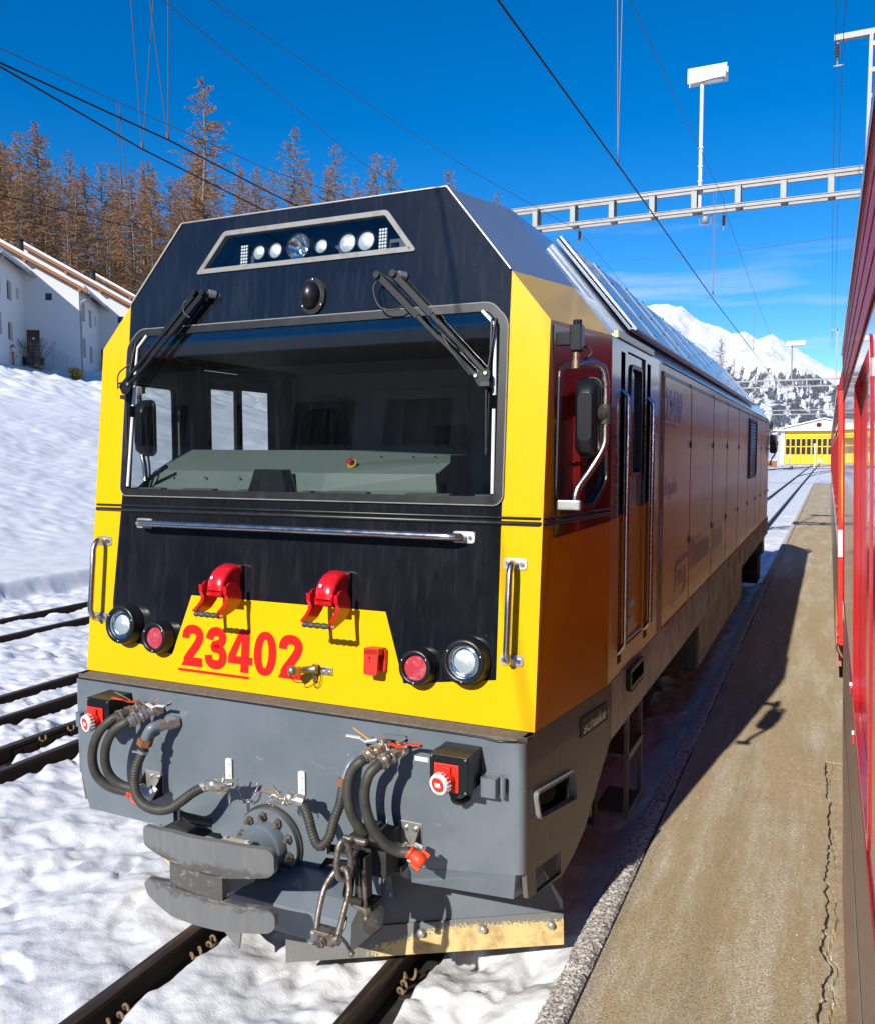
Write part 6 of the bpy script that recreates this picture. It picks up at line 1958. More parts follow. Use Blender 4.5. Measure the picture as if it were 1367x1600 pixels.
for s in (-1, 1):
    mb = MB()
    mb.box(1.0, 1.30, 8.0, 12.3, 0.42, 0.90, 0); mb.box(1.295, 1.315, 8.05, 10.1, 0.45, 0.86, 1); mb.box(1.295, 1.315, 10.16, 12.2, 0.45, 0.86, 1)
    mb.v = [(s * v[0], v[1], v[2]) for v in mb.v]
    LB(mb, 'fuel_tank', ['grey_side', 'sill'], bevel=0.008)
    mb = MB(); mb.box(1.22, 1.26, 3.98, 4.30, 0.62, 0.80); mb.box(1.22, 1.262, 4.3, 4.32, 0.5, 0.8); mb.v = [(s * v[0], v[1], v[2]) for v in mb.v]
    LB(mb, 'small_tool_box', 'grey_side', bevel=0.006)
for yc_ in (6.3, 14.2):
    bg_ = MB()
    for s in (-1, 1):
        bg_.cut()
        bg_.prism(roundpoly([(yc_ - 1.5, 0.55), (yc_ - 1.2, 0.72), (yc_ - 0.5, 0.72), (yc_ - 0.3, 0.55), (yc_ + 0.3, 0.55), (yc_ + 0.5, 0.72), (yc_ + 1.2, 0.72), (yc_ + 1.5, 0.55), (yc_ + 1.5, 0.42), (yc_ - 1.5, 0.42)], 0.04, 2), 'x', s * 0.86 - 0.04, s * 0.86 + 0.04)
        for q in (-1, 1):
            bg_.box(s * 0.9 - 0.09, s * 0.9 + 0.09, yc_ + q * 1.05 - 0.13, yc_ + q * 1.05 + 0.13, 0.30, 0.60)
            for e in (-0.2, 0.2):
                for k in range(5): bg_.cyl((s * 0.98, yc_ + q * 1.05 + e, 0.58 + k * 0.045), (s * 0.98, yc_ + q * 1.05 + e, 0.60 + k * 0.045), 0.06, seg=12)
        bg_.cyl((s * 1.02, yc_ - 0.25, 0.5), (s * 1.02, yc_ + 0.25, 0.95), 0.04, seg=10)
    bgo = LB(bg_, 'bogie', 'dark', bevel=0.006)
    for q in (-1, 1):
        mb = MB(); mb.cyl((-0.7, yc_ + q * 1.05, 0.46), (0.7, yc_ + q * 1.05, 0.46), 0.07, seg=14)
        for s in (-1, 1):
            mb.lathe((s * 0.50, yc_ + q * 1.05, 0.46), (s, 0, 0), [(0.0, 0.1), (0.12, 0.1), (0.14, 0.05), (0.36, 0.05), (0.40, 0.09), (0.458, 0.09), (0.46, -0.0), (0.485, -0.03), (0.485, -0.05), (0.0, -0.05)], 32)
        LB(mb, 'wheelset', 'dark', bgo)
# rear bumper
mb = MB(); mb.box(-1.3, 1.3, 16.6, 16.95, 0.55, 1.24); LB(mb, 'rear_bumper', 'grey', bevel=0.02)
mb = MB(); mb.box(1.0, 1.28, 15.6, 16.3, 0.15, 0.6); LB(mb, 'rear_plow', 'dark', bevel=0.01)

# =================================================================== RED TRAIN
XT = 0.060                                   # its side next to the camera
def coach(y0, y1, label, windows, zb=0.35, near=False, low=0.0):
    t = thing('railway_coach', label, 'railway coach', (XT + 1.35, y0, 0), 'red passenger coaches standing along the platform')
    ox = (XT + 1.35, y0, 0)
    def B(mb, name, mats, parent=None, **k):
        mb.fm = lambda x, y, z: (x + 0.068 - 0.026 * z, y, z)      # the train leans a little on its canted track
        return mb.build(name, mats, parent or t, off=ox, **k)
    def fn(a, b, u): return (XT - u, a, b)
    holes = [rrect(a, b, z0, z1, 0.07, 4) for a, b, z0, z1 in windows]
    mb = MB()
    mb.plate([(y0, 1.70), (y1, 1.70), (y1, 2.86), (y0, 2.86)], holes, fn, 0, -0.05)
    B(mb, 'side_wall', 'coach_red', bevel=0.004)
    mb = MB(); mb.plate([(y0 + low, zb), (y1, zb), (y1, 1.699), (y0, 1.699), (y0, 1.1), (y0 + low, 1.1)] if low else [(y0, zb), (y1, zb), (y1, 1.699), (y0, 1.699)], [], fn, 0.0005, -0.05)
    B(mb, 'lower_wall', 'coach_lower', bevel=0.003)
    mb = MB()
    for a, b in ((y0, y0 + 0.05), (y1 - 0.05, y1)):
        mb.box(XT + 0.002, XT + 2.7, a, b, zb + 0.5, 2.86)
    mb.box(XT + 2.65, XT + 2.7, y0, y1, zb, 2.86)
    mb.box(XT + 0.06, XT + 2.64, y0 + 0.06, y1 - 0.06, 0.95, 1.0)
    B(mb, 'body', 'coach_red')
    for a, b, z0, z1 in windows:
        mb = MB(); mb.plate(rrect(a - 0.02, b + 0.02, z0 - 0.02, z1 + 0.02, 0.08, 4), [rrect(a + 0.006, b - 0.006, z0 + 0.006, z1 - 0.006, 0.06, 4)], fn, 0.003, -0.014)
        w = B(mb, 'window_frame', 'coach_red' if near else 'coach_dark', bevel=0.003)
        mb = MB(); mb.plate(rrect(a, b, z0, z1, 0.07, 4), [], fn, -0.0145, None); B(mb, 'pane', 'window_dark', w)
    # curved roof
    mb = MB()
    n_ = 14
    sec = [(XT + 0.0, 2.86), (XT - 0.012, 2.88), (XT - 0.012, 2.905)] + [(XT + 1.35 - 1.35 * math.cos(math.pi * k / n_), 2.91 + 0.56 * math.sin(math.pi * k / n_) ** 0.8) for k in range(n_ + 1)]
    vs = [(x, yy, z) for yy in (y0, y1) for x, z in sec]
    m_ = len(sec)
    mb.add(vs, [(i, i + 1, m_ + i + 1, m_ + i) for i in range(m_ - 1)], 0, True)
    mb.add([(x, y0 + 0.01, z) for x, z in sec], [tuple(range(m_))], 0)
    mb.add([(x, y1 - 0.01, z) for x, z in sec], [tuple(range(m_))], 0)
    B(mb, 'roof', 'coach_dark')
    mb = MB()
    for k in range(4):
        mb.plate([(y0, 2.66 + k * 0.052), (y1, 2.66 + k * 0.052), (y1, 2.704 + k * 0.052), (y0, 2.704 + k * 0.052)], [], fn, 0.0045 + 0.0012 * k, 0.0012); mb.cut()
    B(mb, 'cornice_moulding', 'coach_band', bevel=0.0012)
    mb = MB(); mb.tube([(XT - 0.008, y0, 2.872), (XT - 0.008, y1, 2.872)], 0.007, 6)
    B(mb, 'gutter', 'coach_red')
    # undergear
    mb = MB(); mb.box(XT + 0.25, XT + 2.4, y0 + 0.4, y1 - 0.4, 0.45, 0.85)
    for q in (y0 + 2.2, y1 - 2.2):
        for e in (-0.8, 0.8): mb.cyl((XT + 0.8, q + e, 0.36), (XT + 1.9, q + e, 0.36), 0.36, seg=20)
    B(mb, 'undergear', 'dark')
    return t, fn, B
t1, fn1, B1 = coach(-6.5, 4.5, 'red coach nearest the camera, its glossy side filling the right edge', [(-0.9, 0.35, 1.75, 2.62), (1.62, 2.62, 1.72, 2.60), (-3.2, -2.0, 1.72, 2.6)], near=True)
mb = MB(); mb.plate([(0.4, 1.22), (4.4, 1.22), (4.4, 1.26), (0.4, 1.26)], [], fn1, 0.0015, None); B1(mb, 'pale_stripe', 'coach_pale')
# recessed end door of the first coach
mb = MB(); mb.box(XT + 0.20, XT + 0.24, 4.5, 6.9, 0.9, 2.85); B1(mb, 'end_door', 'coach_red', bevel=0.004)
mb = MB(); mb.tube(smooth_path([(XT + 0.2, 5.4, 2.62), (XT + 0.03, 5.4, 2.60), (XT + 0.03, 5.4, 1.9), (XT + 0.2, 5.4, 1.88)], 4), 0.013, 8); B1(mb, 'door_rail', 'yellow_tag')
mb = MB(); mb.box(XT + 0.16, XT + 0.21, 4.85, 4.95, 1.2, 2.7); mb.cut(); mb.box(XT + 0.14, XT + 0.21, 5.9, 6.0, 1.2, 2.7); B1(mb, 'door_post', 'red_flat', bevel=0.004)
t2, fn2, B2 = coach(7.0, 19.5, 'second red coach, its sunlit end pillar with a white label', [(7.6 + 1.9 * k, 8.9 + 1.9 * k, 1.85, 2.6) for k in range(6)], low=2.0)
mb = MB(); mb.box(XT - 0.004, XT + 0.055, 6.962, 7.0, 1.08, 2.86); B2(mb, 'end_pillar', 'red_flat', bevel=0.006)
mb = MB(); mb.box(XT - 0.002, XT + 0.045, 6.958, 6.9615, 1.64, 1.84); B2(mb, 'white_label', 'whiteplastic')
mb = MB(); mb.box(XT + 0.03, XT + 0.05, 6.9, 6.958, 1.18, 1.40); B2(mb, 'yellow_sticker', 'yellow_tag')
mb = MB()
mb.cyl((XT + 0.03, 6.88, 1.10), (XT + 0.03, 6.96, 1.10), 0.04, seg=14); mb.cyl((XT + 0.02, 6.8, 1.04), (XT + 0.02, 6.9, 1.04), 0.03, seg=12)
B2(mb, 'brake_coupling', 'red_flat', bevel=0.003)
mb = MB(); mb.tube(smooth_path([(XT + 0.03, 6.9, 1.05), (XT - 0.0, 6.85, 0.98), (XT + 0.03, 6.8, 0.92)], 4), 0.015, 8); B2(mb, 'plug', 'brass')
t3, fn3, B3 = coach(19.9, 33.0, 'third red coach, farthest one seen along the platform', [(21.0 + 1.9 * k, 22.3 + 1.9 * k, 1.85, 2.6) for k in range(6)])
# red and white taps reflected low on the near coach
for z_, y_ in ((1.69, 2.86), (1.63, 2.56)):
    mb = MB(); mb.cyl((XT + 0.0, y_, z_), (XT - 0.005, y_, z_), 0.012, seg=12); mb.box(XT - 0.006, XT, y_ - 0.03, y_ + 0.012, z_ - 0.006, z_ + 0.006); mb.cyl((XT - 0.003, y_, z_ + 0.012), (XT - 0.003, y_, z_ + 0.022), 0.004, seg=8, m=1)
    B1(mb, 'wall_tap', ['red_flat', 'whiteplastic'], bevel=0.001)

# =================================================================== OVERHEAD LINE
GY, GZ = 17.5, 7.5
gt = thing('catenary_gantry', 'near grey steel gantry beam spanning the tracks with a lamp on top', 'gantry', (-10.5, GY, 0))
goff = (-10.5, GY, 0)
def Gb(mb, name, mat='galv', **k): return mb.build(name, mat, gt, off=goff, **k)
for zc, nm in ((GZ - 0.03, 'upper_chord'), (GZ - 0.44, 'lower_chord')):
    for yo in (-0.12, 0.12):
        mb = MB(); mb.box(-11.6, 3.6, GY + yo - 0.035, GY + yo + 0.035, zc - 0.03, zc + 0.03); mb.box(-11.6, 3.6, GY + yo - 0.05, GY + yo + 0.05, zc + 0.03, zc + 0.042)
        Gb(mb, nm)
kx = -11.3
tmpl = None
while kx < 3.5:
    if tmpl is None:
        mb = MB()
        for yo in (-0.12, 0.12):
            mb.box(-0.05, 0.05, yo - 0.03, yo + 0.03, -0.40, -0.07)
        mb.box(-0.05, 0.05, -0.085, 0.085, -0.46, -0.42); mb.box(-0.05, 0.05, -0.085, 0.085, -0.05, -0.01)
        tmpl = mb.build('batten', 'galv', gt); o = tmpl
    else:
        o = bpy.data.objects.new('batten', tmpl.data); COL.objects.link(o); o.parent = gt
    o.location = (kx + 10.5, 0, GZ)
    kx += 0.80
for x in (-11.7, 3.5):
    mb = MB()
    for a in (-0.15, 0.15):
        mb.box(x + a - 0.04, x + a + 0.04, GY - 0.1, GY + 0.1, -0.3, GZ)
    for k in range(9): mb.box(x - 0.12, x + 0.12, GY - 0.08, GY + 0.08, 0.5 + k * 0.85, 0.58 + k * 0.85)
    Gb(mb, 'gantry_post')
# mast top with cross arm
mb = MB()
for a, b in ((0.44, 0.46), (0.78, 0.66)):
    mb.prism([(a, GZ), (a + 0.06, GZ), (b + 0.05, 9.8), (b - 0.01, 9.8)], 'y', GY - 0.05, GY + 0.05)
for k in range(5):
    z_ = GZ + 0.3 + k * 0.45; w0 = 0.50 - 0.0 * k; w1 = 0.80 - 0.03 * k
    mb.box(w0, w1, GY - 0.045, GY + 0.045, z_, z_ + 0.08)
Gb(mb, 'mast_top')
mb = MB(); mb.box(-0.12, 1.3, GY - 0.05, GY + 0.05, 9.80, 9.90); Gb(mb, 'cross_arm')
def insulator(mb, x, y, z, L_=0.35, m=1):
    mb.cyl((x, y, z), (x, y, z - 0.06), 0.012, seg=6)
    for k in range(5):
        mb.cyl((x, y, z - 0.07 - k * L_ / 7), (x, y, z - 0.095 - k * L_ / 7), 0.045, 0.02, seg=10, m=m)
    mb.cyl((x, y, z - 0.06), (x, y, z - L_), 0.015, seg=8, m=m)
    mb.cyl((x, y, z - L_), (x, y, z - L_ - 0.08), 0.010, seg=6)
mb = MB(); insulator(mb, -0.06, GY, 9.80, 0.34); mb.box(-0.12, 0.04, GY - 0.01, GY + 0.01, 9.36, 9.38); mb.build('line_insulator', ['galv', 'insul'], gt, off=goff)
for x, z in ((-4.785, GZ - 0.50), (-1.96, GZ - 0.50), (-2.30, GZ - 0.50)):
    mb = MB()
    if x == -2.30:
        mb.ball((x, GY, z - 0.1), 0.07, 0.07, 0.09, 12, 8); mb.tube([(x - 0.12, GY, z), (x - 0.10, GY, z - 0.2), (x + 0.10, GY, z - 0.2), (x + 0.12, GY, z)], 0.008, 5)
        mb.build('beam_fitting', 'galv', gt, off=goff)
    else:
        insulator(mb, x, GY, z, 0.26); mb.build('line_insulator', ['galv', 'insul'], gt, off=goff)
# lamp on the gantry
lt = thing('yard_lamp', 'white box lamp on a thin pole above the near gantry beam', 'lamp', (-2.41, GY, GZ))
lo = (-2.41, GY, GZ)
mb = MB(); mb.cyl((-2.41, GY, GZ - 0.45), (-2.41, GY, 9.45), 0.035, seg=10)
for z_ in (7.62, 7.9, 8.25): mb.cyl((-2.41, GY, z_), (-2.41, GY, z_ + 0.03), 0.05, seg=10)
mb.build('lamp_pole', 'white', lt, off=lo)
mb = MB(); mb.prism([(-2.64, 9.50), (-1.98, 9.50), (-1.98, 9.72), (-2.64, 9.72)], 'y', GY - 0.08, GY + 0.1); mb.build('lamp_housing', 'white', lt, off=lo, bevel=0.03)
mb = MB(); mb.prism(circ(-2.2, GY + 0.01, 0.19, 20, 0.08), 'z', 9.475, 9.499); mb.build('lamp_lens', 'lens', lt, off=lo)
mb = MB(); mb.box(-2.50, -2.45, GY - 0.085, GY - 0.081, 9.53, 9.69); mb.build('housing_seam', 'galv', lt, off=lo)

def wire(name, label, pts, r, mat='wire', drops=(), group=None, n=1):
    t = thing(name, label, 'wire', pts[0], group)
    mb = MB(); mb.tube(pts, r, 5, caps=False); mb.build('conductor', mat, t, off=pts[0])
    for dp in drops:
        mb = MB()
        for a, b in dp: mb.tube([a, b], 0.004, 4, caps=False)
        c_ = dp[0][1]
        mb.cyl((c_[0], c_[1], c_[2] - 0.02), (c_[0], c_[1], c_[2] + 0.045), 0.013, seg=8)
        mb.build('dropper', 'wire_thin', t, off=pts[0])
    return t
# contact and messenger wire above the locomotive track
def msz(y):   # messenger height
    k = ((y - 17.5) / 35.0); 
    if y <= 17.5: return 6.86 + 0.35 * ((y + 5) / 22.5) ** 2 if y > -5 else 6.86
    return 7.1 - 0.75 * math.sin(min(1, (y - 17.5) / 44.0) * math.pi)
dr = []
for y_ in (8.8, 16.6, 26.0, 36.0, 48.0, 56.0):
    zt = msz(y_)
    dr.append([((-2.045, y_, zt + (0.02 if y_ < 17 else 0)), (-2.02, y_, 5.32)), ((-1.995, y_, zt), (-2.02, y_, 5.32))])
wire('contact_wire', 'thick overhead wire above the locomotive, running to the distance', [(-2.02, -12, 5.36), (-2.02, 9, 5.31), (-2.02, 17, 5.23), (-2.02, 60, 5.3), (-2.02, 180, 5.3)], 0.0085, 'wire', dr)
pts = [(-2.02 + 0.06, y_, msz(y_)) for y_ in [-12, -5, 0, 5, 9, 13, 17.4, 17.6, 22, 26, 30, 36, 42, 48, 55, 61.5]]
wire('messenger_wire', 'thin sagging wire above the thick wire on the right', pts, 0.0045, 'wire_thin')
wire('contact_wire', 'lower of the two thick wires crossing the upper left corner', [(-5.1, -1, 5.36), (-5.785, 4.706, 5.33), (-6.053, 6.472, 5.31), (-6.218, 8.73, 5.3), (-6.6, 14, 5.3), (-7.4, 40, 5.3)], 0.0085, 'wire', [[((-6.153, 6.47, 6.75), (-6.053, 6.47, 5.33)), ((-5.865, 6.47, 6.72), (-6.045, 6.47, 5.33))]])
wire('contact_wire', 'upper of the two thick wires crossing the upper left corner', [(-5.6, -1, 5.36), (-5.79, 4.65, 5.36), (-5.656, 6.38, 5.31), (-5.735, 8.06, 5.3), (-5.9, 14, 5.3), (-6.2, 60, 5.3)], 0.0085, 'wire', [[((-5.842, 6.38, 6.65), (-5.66, 6.38, 5.33)), ((-5.617, 6.38, 6.62), (-5.65, 6.38, 5.33))]])
wire('messenger_wire', 'thin wire in the sky left of centre, steeper of two', [(-5.0, 1.0, 6.6), (-5.592, 6.281, 6.5), (-6.104, 10.714, 6.5), (-6.9, 17.5, 6.9)], 0.0045, 'wire_thin')
wire('messenger_wire', 'thin wire ending at the insulator on the near gantry beam', [(-6.3, 0, 7.2), (-6.026, 7.598, 7.15), (-5.45, 13.2, 7.0), (-4.785, 17.45, 6.93), (-5.1, 26.5, 6.6), (-5.3, 40, 6.3), (-5.4, 60, 7.0)], 0.0045, 'wire_thin', [[((-4.7, 17.5, 6.9), (-5.3, 17.0, 5.4)), ((-4.7, 17.5, 6.9), (-5.35, 17.0, 5.4))], [((-4.93, 21.5, 6.76), (-4.93, 21.5, 5.4)), ((-4.90, 21.5, 6.76), (-4.90, 21.5, 5.4))]])
wire('messenger_wire', 'thin wire starting at the upper left edge above the larches', [(-7.0, 0, 6.1), (-6.795, 5.536, 6.0), (-6.731, 6.867, 6.0), (-6.57, 9.24, 6.0), (-6.3, 17, 6.6)], 0.0045, 'wire_thin', [[((-6.745, 6.867, 6.0), (-6.75, 6.9, 5.2)), ((-6.715, 6.867, 6.0), (-6.68, 6.9, 5.2))]])
wire('contact_wire', 'single wire crossing in front of the houses on the far left track', [(-10.4, -5, 5.7), (-10.4, 8.4, 5.93), (-10.4, 11.3, 6.1), (-10.4, 40, 6.2)], 0.008, 'wire')
for k, x in enumerate((-0.10, 0.02)):
    wire('feeder_wire', ('left' if k == 0 else 'right') + ' wire of the vertical pair below the cross arm at the upper right', [(x + 0.04 + 0.06, 0.5, 9.55), (x + 0.03, 13.4, 9.40), (x, GY, 9.36), (x + 0.02, 30, 9.05), (x + 0.06, 45, 8.9), (x + 0.06, 62, 9.1)], 0.006, 'wire')
# second gantry
G2 = 62.0
g2 = thing('catenary_gantry', 'far grey gantry beam in front of the snowy mountain', 'gantry', (-8.4, G2, 0))
mb = MB(); mb.box(-8.4, 4, G2 - 0.1, G2 + 0.1, 7.15, 7.25); mb.build('upper_chord', 'galv', g2, off=(-8.4, G2, 0))
mb = MB(); mb.box(-8.4, 4, G2 - 0.1, G2 + 0.1, 6.72, 6.80); mb.build('lower_chord', 'galv', g2, off=(-8.4, G2, 0))
mb = MB()
for k in range(15): mb.box(-8.3 + 0.85 * k, -8.22 + 0.85 * k, G2 - 0.09, G2 + 0.09, 6.8, 7.15); mb.cut()
mb.build('batten', 'galv', g2, off=(-8.4, G2, 0))
mb = MB(); mb.box(-8.5, -8.3, G2 - 0.1, G2 + 0.1, -0.3, 7.2); mb.cut(); mb.box(3.9, 4.1, G2 - 0.1, G2 + 0.1, -0.3, 7.2); mb.build('gantry_post', 'galv', g2, off=(-8.4, G2, 0))
mb = MB(); mb.box(0.25, 0.33, G2 - 0.05, G2 + 0.05, 7.2, 10.4); mb.box(-0.1, 0.4, G2 - 0.05, G2 + 0.05, 10.3, 10.4); insulator(mb, -0.02, G2, 10.3, 0.5, 0); mb.build('mast_top', 'galv', g2, off=(-8.4, G2, 0))
l2 = thing('yard_lamp', 'small white box lamp above the far gantry beam', 'lamp', (-2.4, G2, 7.2))
mb = MB(); mb.cyl((-2.4, G2, 7.2), (-2.4, G2, 9.5), 0.05, seg=8); mb.build('lamp_pole', 'galv', l2, off=(-2.4, G2, 7.2))
mb = MB(); mb.box(-2.75, -1.6, G2 - 0.25, G2 + 0.25, 9.45, 9.75); mb.build('lamp_housing', 'white', l2, off=(-2.4, G2, 7.2), bevel=0.03)
# cross span wire
tw = wire('span_wire', 'thin horizontal cross wire high over the tracks by the mountain', [(-9.5, 44, 12.1), (-5, 44, 12.0), (3.5, 44, 12.4)], 0.01, 'wire_thin')
g3 = thing('catenary_gantry', 'faint most distant gantry just above the depot roof', 'gantry', (-12, 112, 0))
mb = MB(); mb.box(-12, 4, 111.9, 112.1, 7.4, 7.5); mb.cut(); mb.box(-12, 4, 111.9, 112.1, 6.9, 7.0)
mb.build('beam', 'galv', g3, off=(-12, 112, 0))
mb = MB(); mb.box(-8.9, -8.6, 111.9, 112.1, 0, 9.5); mb.cut(); mb.box(3.8, 4, 111.9, 112.1, 0, 7.5); mb.build('gantry_post', 'galv', g3, off=(-12, 112, 0))

# =================================================================== DEPOT
DY = 185.0
dp = thing('locomotive_depot', 'cream depot with yellow folding doors and a round gable window', 'depot', (-3, DY, 0))
doff = (-3, DY, 0)
def Db(mb, name, mat, parent=None, **k): return mb.build(name, mat, parent or dp, off=doff, **k)
mb = MB(); mb.box(-9.6, 8, DY, DY + 30, -0.5, 6.0); Db(mb, 'hall_wall', 'depot_grey')
mb = MB(); mb.box(-8.75, -8.05, DY - 0.5, DY, -0.5, 6.8); mb.cut(); mb.box(7, 7.7, DY - 0.5, DY, -0.5, 6.8); Db(mb, 'door_pier', 'plaster')
mb = MB(); mb.prism([(-10.2, 6.9), (-10.2, 6.6), (9, 6.6), (9, 6.9)], 'y', DY - 1.3, DY + 30); Db(mb, 'snowy_canopy', 'roof_snow')
mb = MB(); mb.prism([(-8.6, 6.91), (6.5, 6.91), (-1.0, 8.75)], 'y', DY - 0.6, DY + 28); Db(mb, 'gable', 'depot_wall')
mb = MB(); mb.prism([(-9.2, 6.95), (-1.0, 8.9), (7.2, 6.95), (7.2, 7.15), (-1.0, 9.15), (-9.2, 7.15)], 'y', DY - 0.9, DY + 28.5); Db(mb, 'snowy_roof', 'roof_snow')
mb = MB(); mb.cyl((-1.9, DY - 0.61, 7.75), (-1.9, DY - 0.7, 7.75), 0.42, seg=24); rw = Db(mb, 'round_window', 'window_dark')
mb = MB(); mb.tube([(-1.9 + 0.42 * math.cos(2 * math.pi * k / 24), DY - 0.7, 7.75 + 0.42 * math.sin(2 * math.pi * k / 24)) for k in range(24)], 0.06, 6, closed=True); Db(mb, 'frame', 'coach_dark', rw)
mb = MB(); mb.box(-7.95, 7, DY - 0.25, DY - 0.1, 5.45, 6.55); Db(mb, 'door_header', 'depot_yellow')
x = -7.95; k = 0
while x < 6.5:
    mb = MB(); mb.box(x + 0.02, x + 0.93, DY - 0.3, DY - 0.16, 0.05, 5.35); lf = Db(mb, 'door_leaf', 'depot_yellow')
    for z0, z1 in ((1.95, 3.40), (3.60, 5.02)):
        mb = MB(); mb.box(x + 0.13, x + 0.82, DY - 0.32, DY - 0.30, z0, z1); Db(mb, 'pane', 'window_dark', lf)
    x += 0.96; k += 1
cb = thing('wooden_crate', 'snow topped wooden crate left of the depot doors', 'crate', (-9.6, 150, 0))
mb = MB(); mb.box(-8.9, -7.7, 150, 151, 0, 1.0)
for k in range(5): mb.box(-8.92, -7.68, 149.97, 149.999, 0.05 + 0.19 * k, 0.2 + 0.19 * k)
mb.build('crate_boards', 'wood', cb, off=(-9.6, 150, 0))
mb = MB(); mb.box(-8.95, -7.65, 149.9, 151.05, 1.0, 1.3); mb.build('snow_cap', 'roof_snow', cb, off=(-9.6, 150, 0), bevel=0.12)
for k, (x, y, lab, hgt) in enumerate(((-5.9, 128, 'white topped point marker post, left one of the two in front of the depot', 1.5), (-4.9, 128, 'white topped point lever with counterweight, right of the similar post', 1.6))):
    t = thing('point_marker', lab, 'track signal', (x, y, 0))
    mb = MB(); mb.cyl((x, y, -0.1), (x, y, hgt), 0.05, seg=8); mb.build('post', 'galv', t, off=(x, y, 0))
    mb = MB(); mb.box(x - 0.13, x + 0.13, y - 0.1, y + 0.1, hgt, hgt + 0.45); mb.build('marker_head', 'signal_white', t, off=(x, y, 0), bevel=0.02)
    if k: mb = MB(); mb.box(x - 0.4, x + 0.4, y - 0.15, y + 0.15, 0, 0.2); mb.ball((x + 0.3, y, 0.35), 0.16); mb.build('counterweight', 'dark', t, off=(x, y, 0))
lp = thing('platform_lamp', 'slim white lamp post standing before the yellow depot doors', 'lamp post', (-1.75, 140, 0))
mb = MB(); mb.cyl((-1.9, 140, 0), (-1.9, 140, 3.3), 0.09, seg=10); mb.build('lamp_pole', 'signal_white', lp, off=(-1.75, 140, 0))
mb = MB(); mb.ball((-1.9, 140, 3.5), 0.25, 0.25, 0.2, 12, 8); mb.build('lamp_globe', 'signal_white', lp, off=(-1.75, 140, 0))
sg = thing('yard_sign', 'small sign on a post to the right of the slim lamp post', 'sign', (-1.3, 150, 0))
mb = MB(); mb.cyl((-1.3, 150, 0), (-1.3, 150, 0.9), 0.05, seg=8); mb.build('post', 'dark', sg, off=(-1.3, 150, 0))
mb = MB(); mb.box(-1.6, -1.0, 149.95, 150, 0.8, 1.3); mb.build('sign_panel', 'signal_white', sg, off=(-1.3, 150, 0))

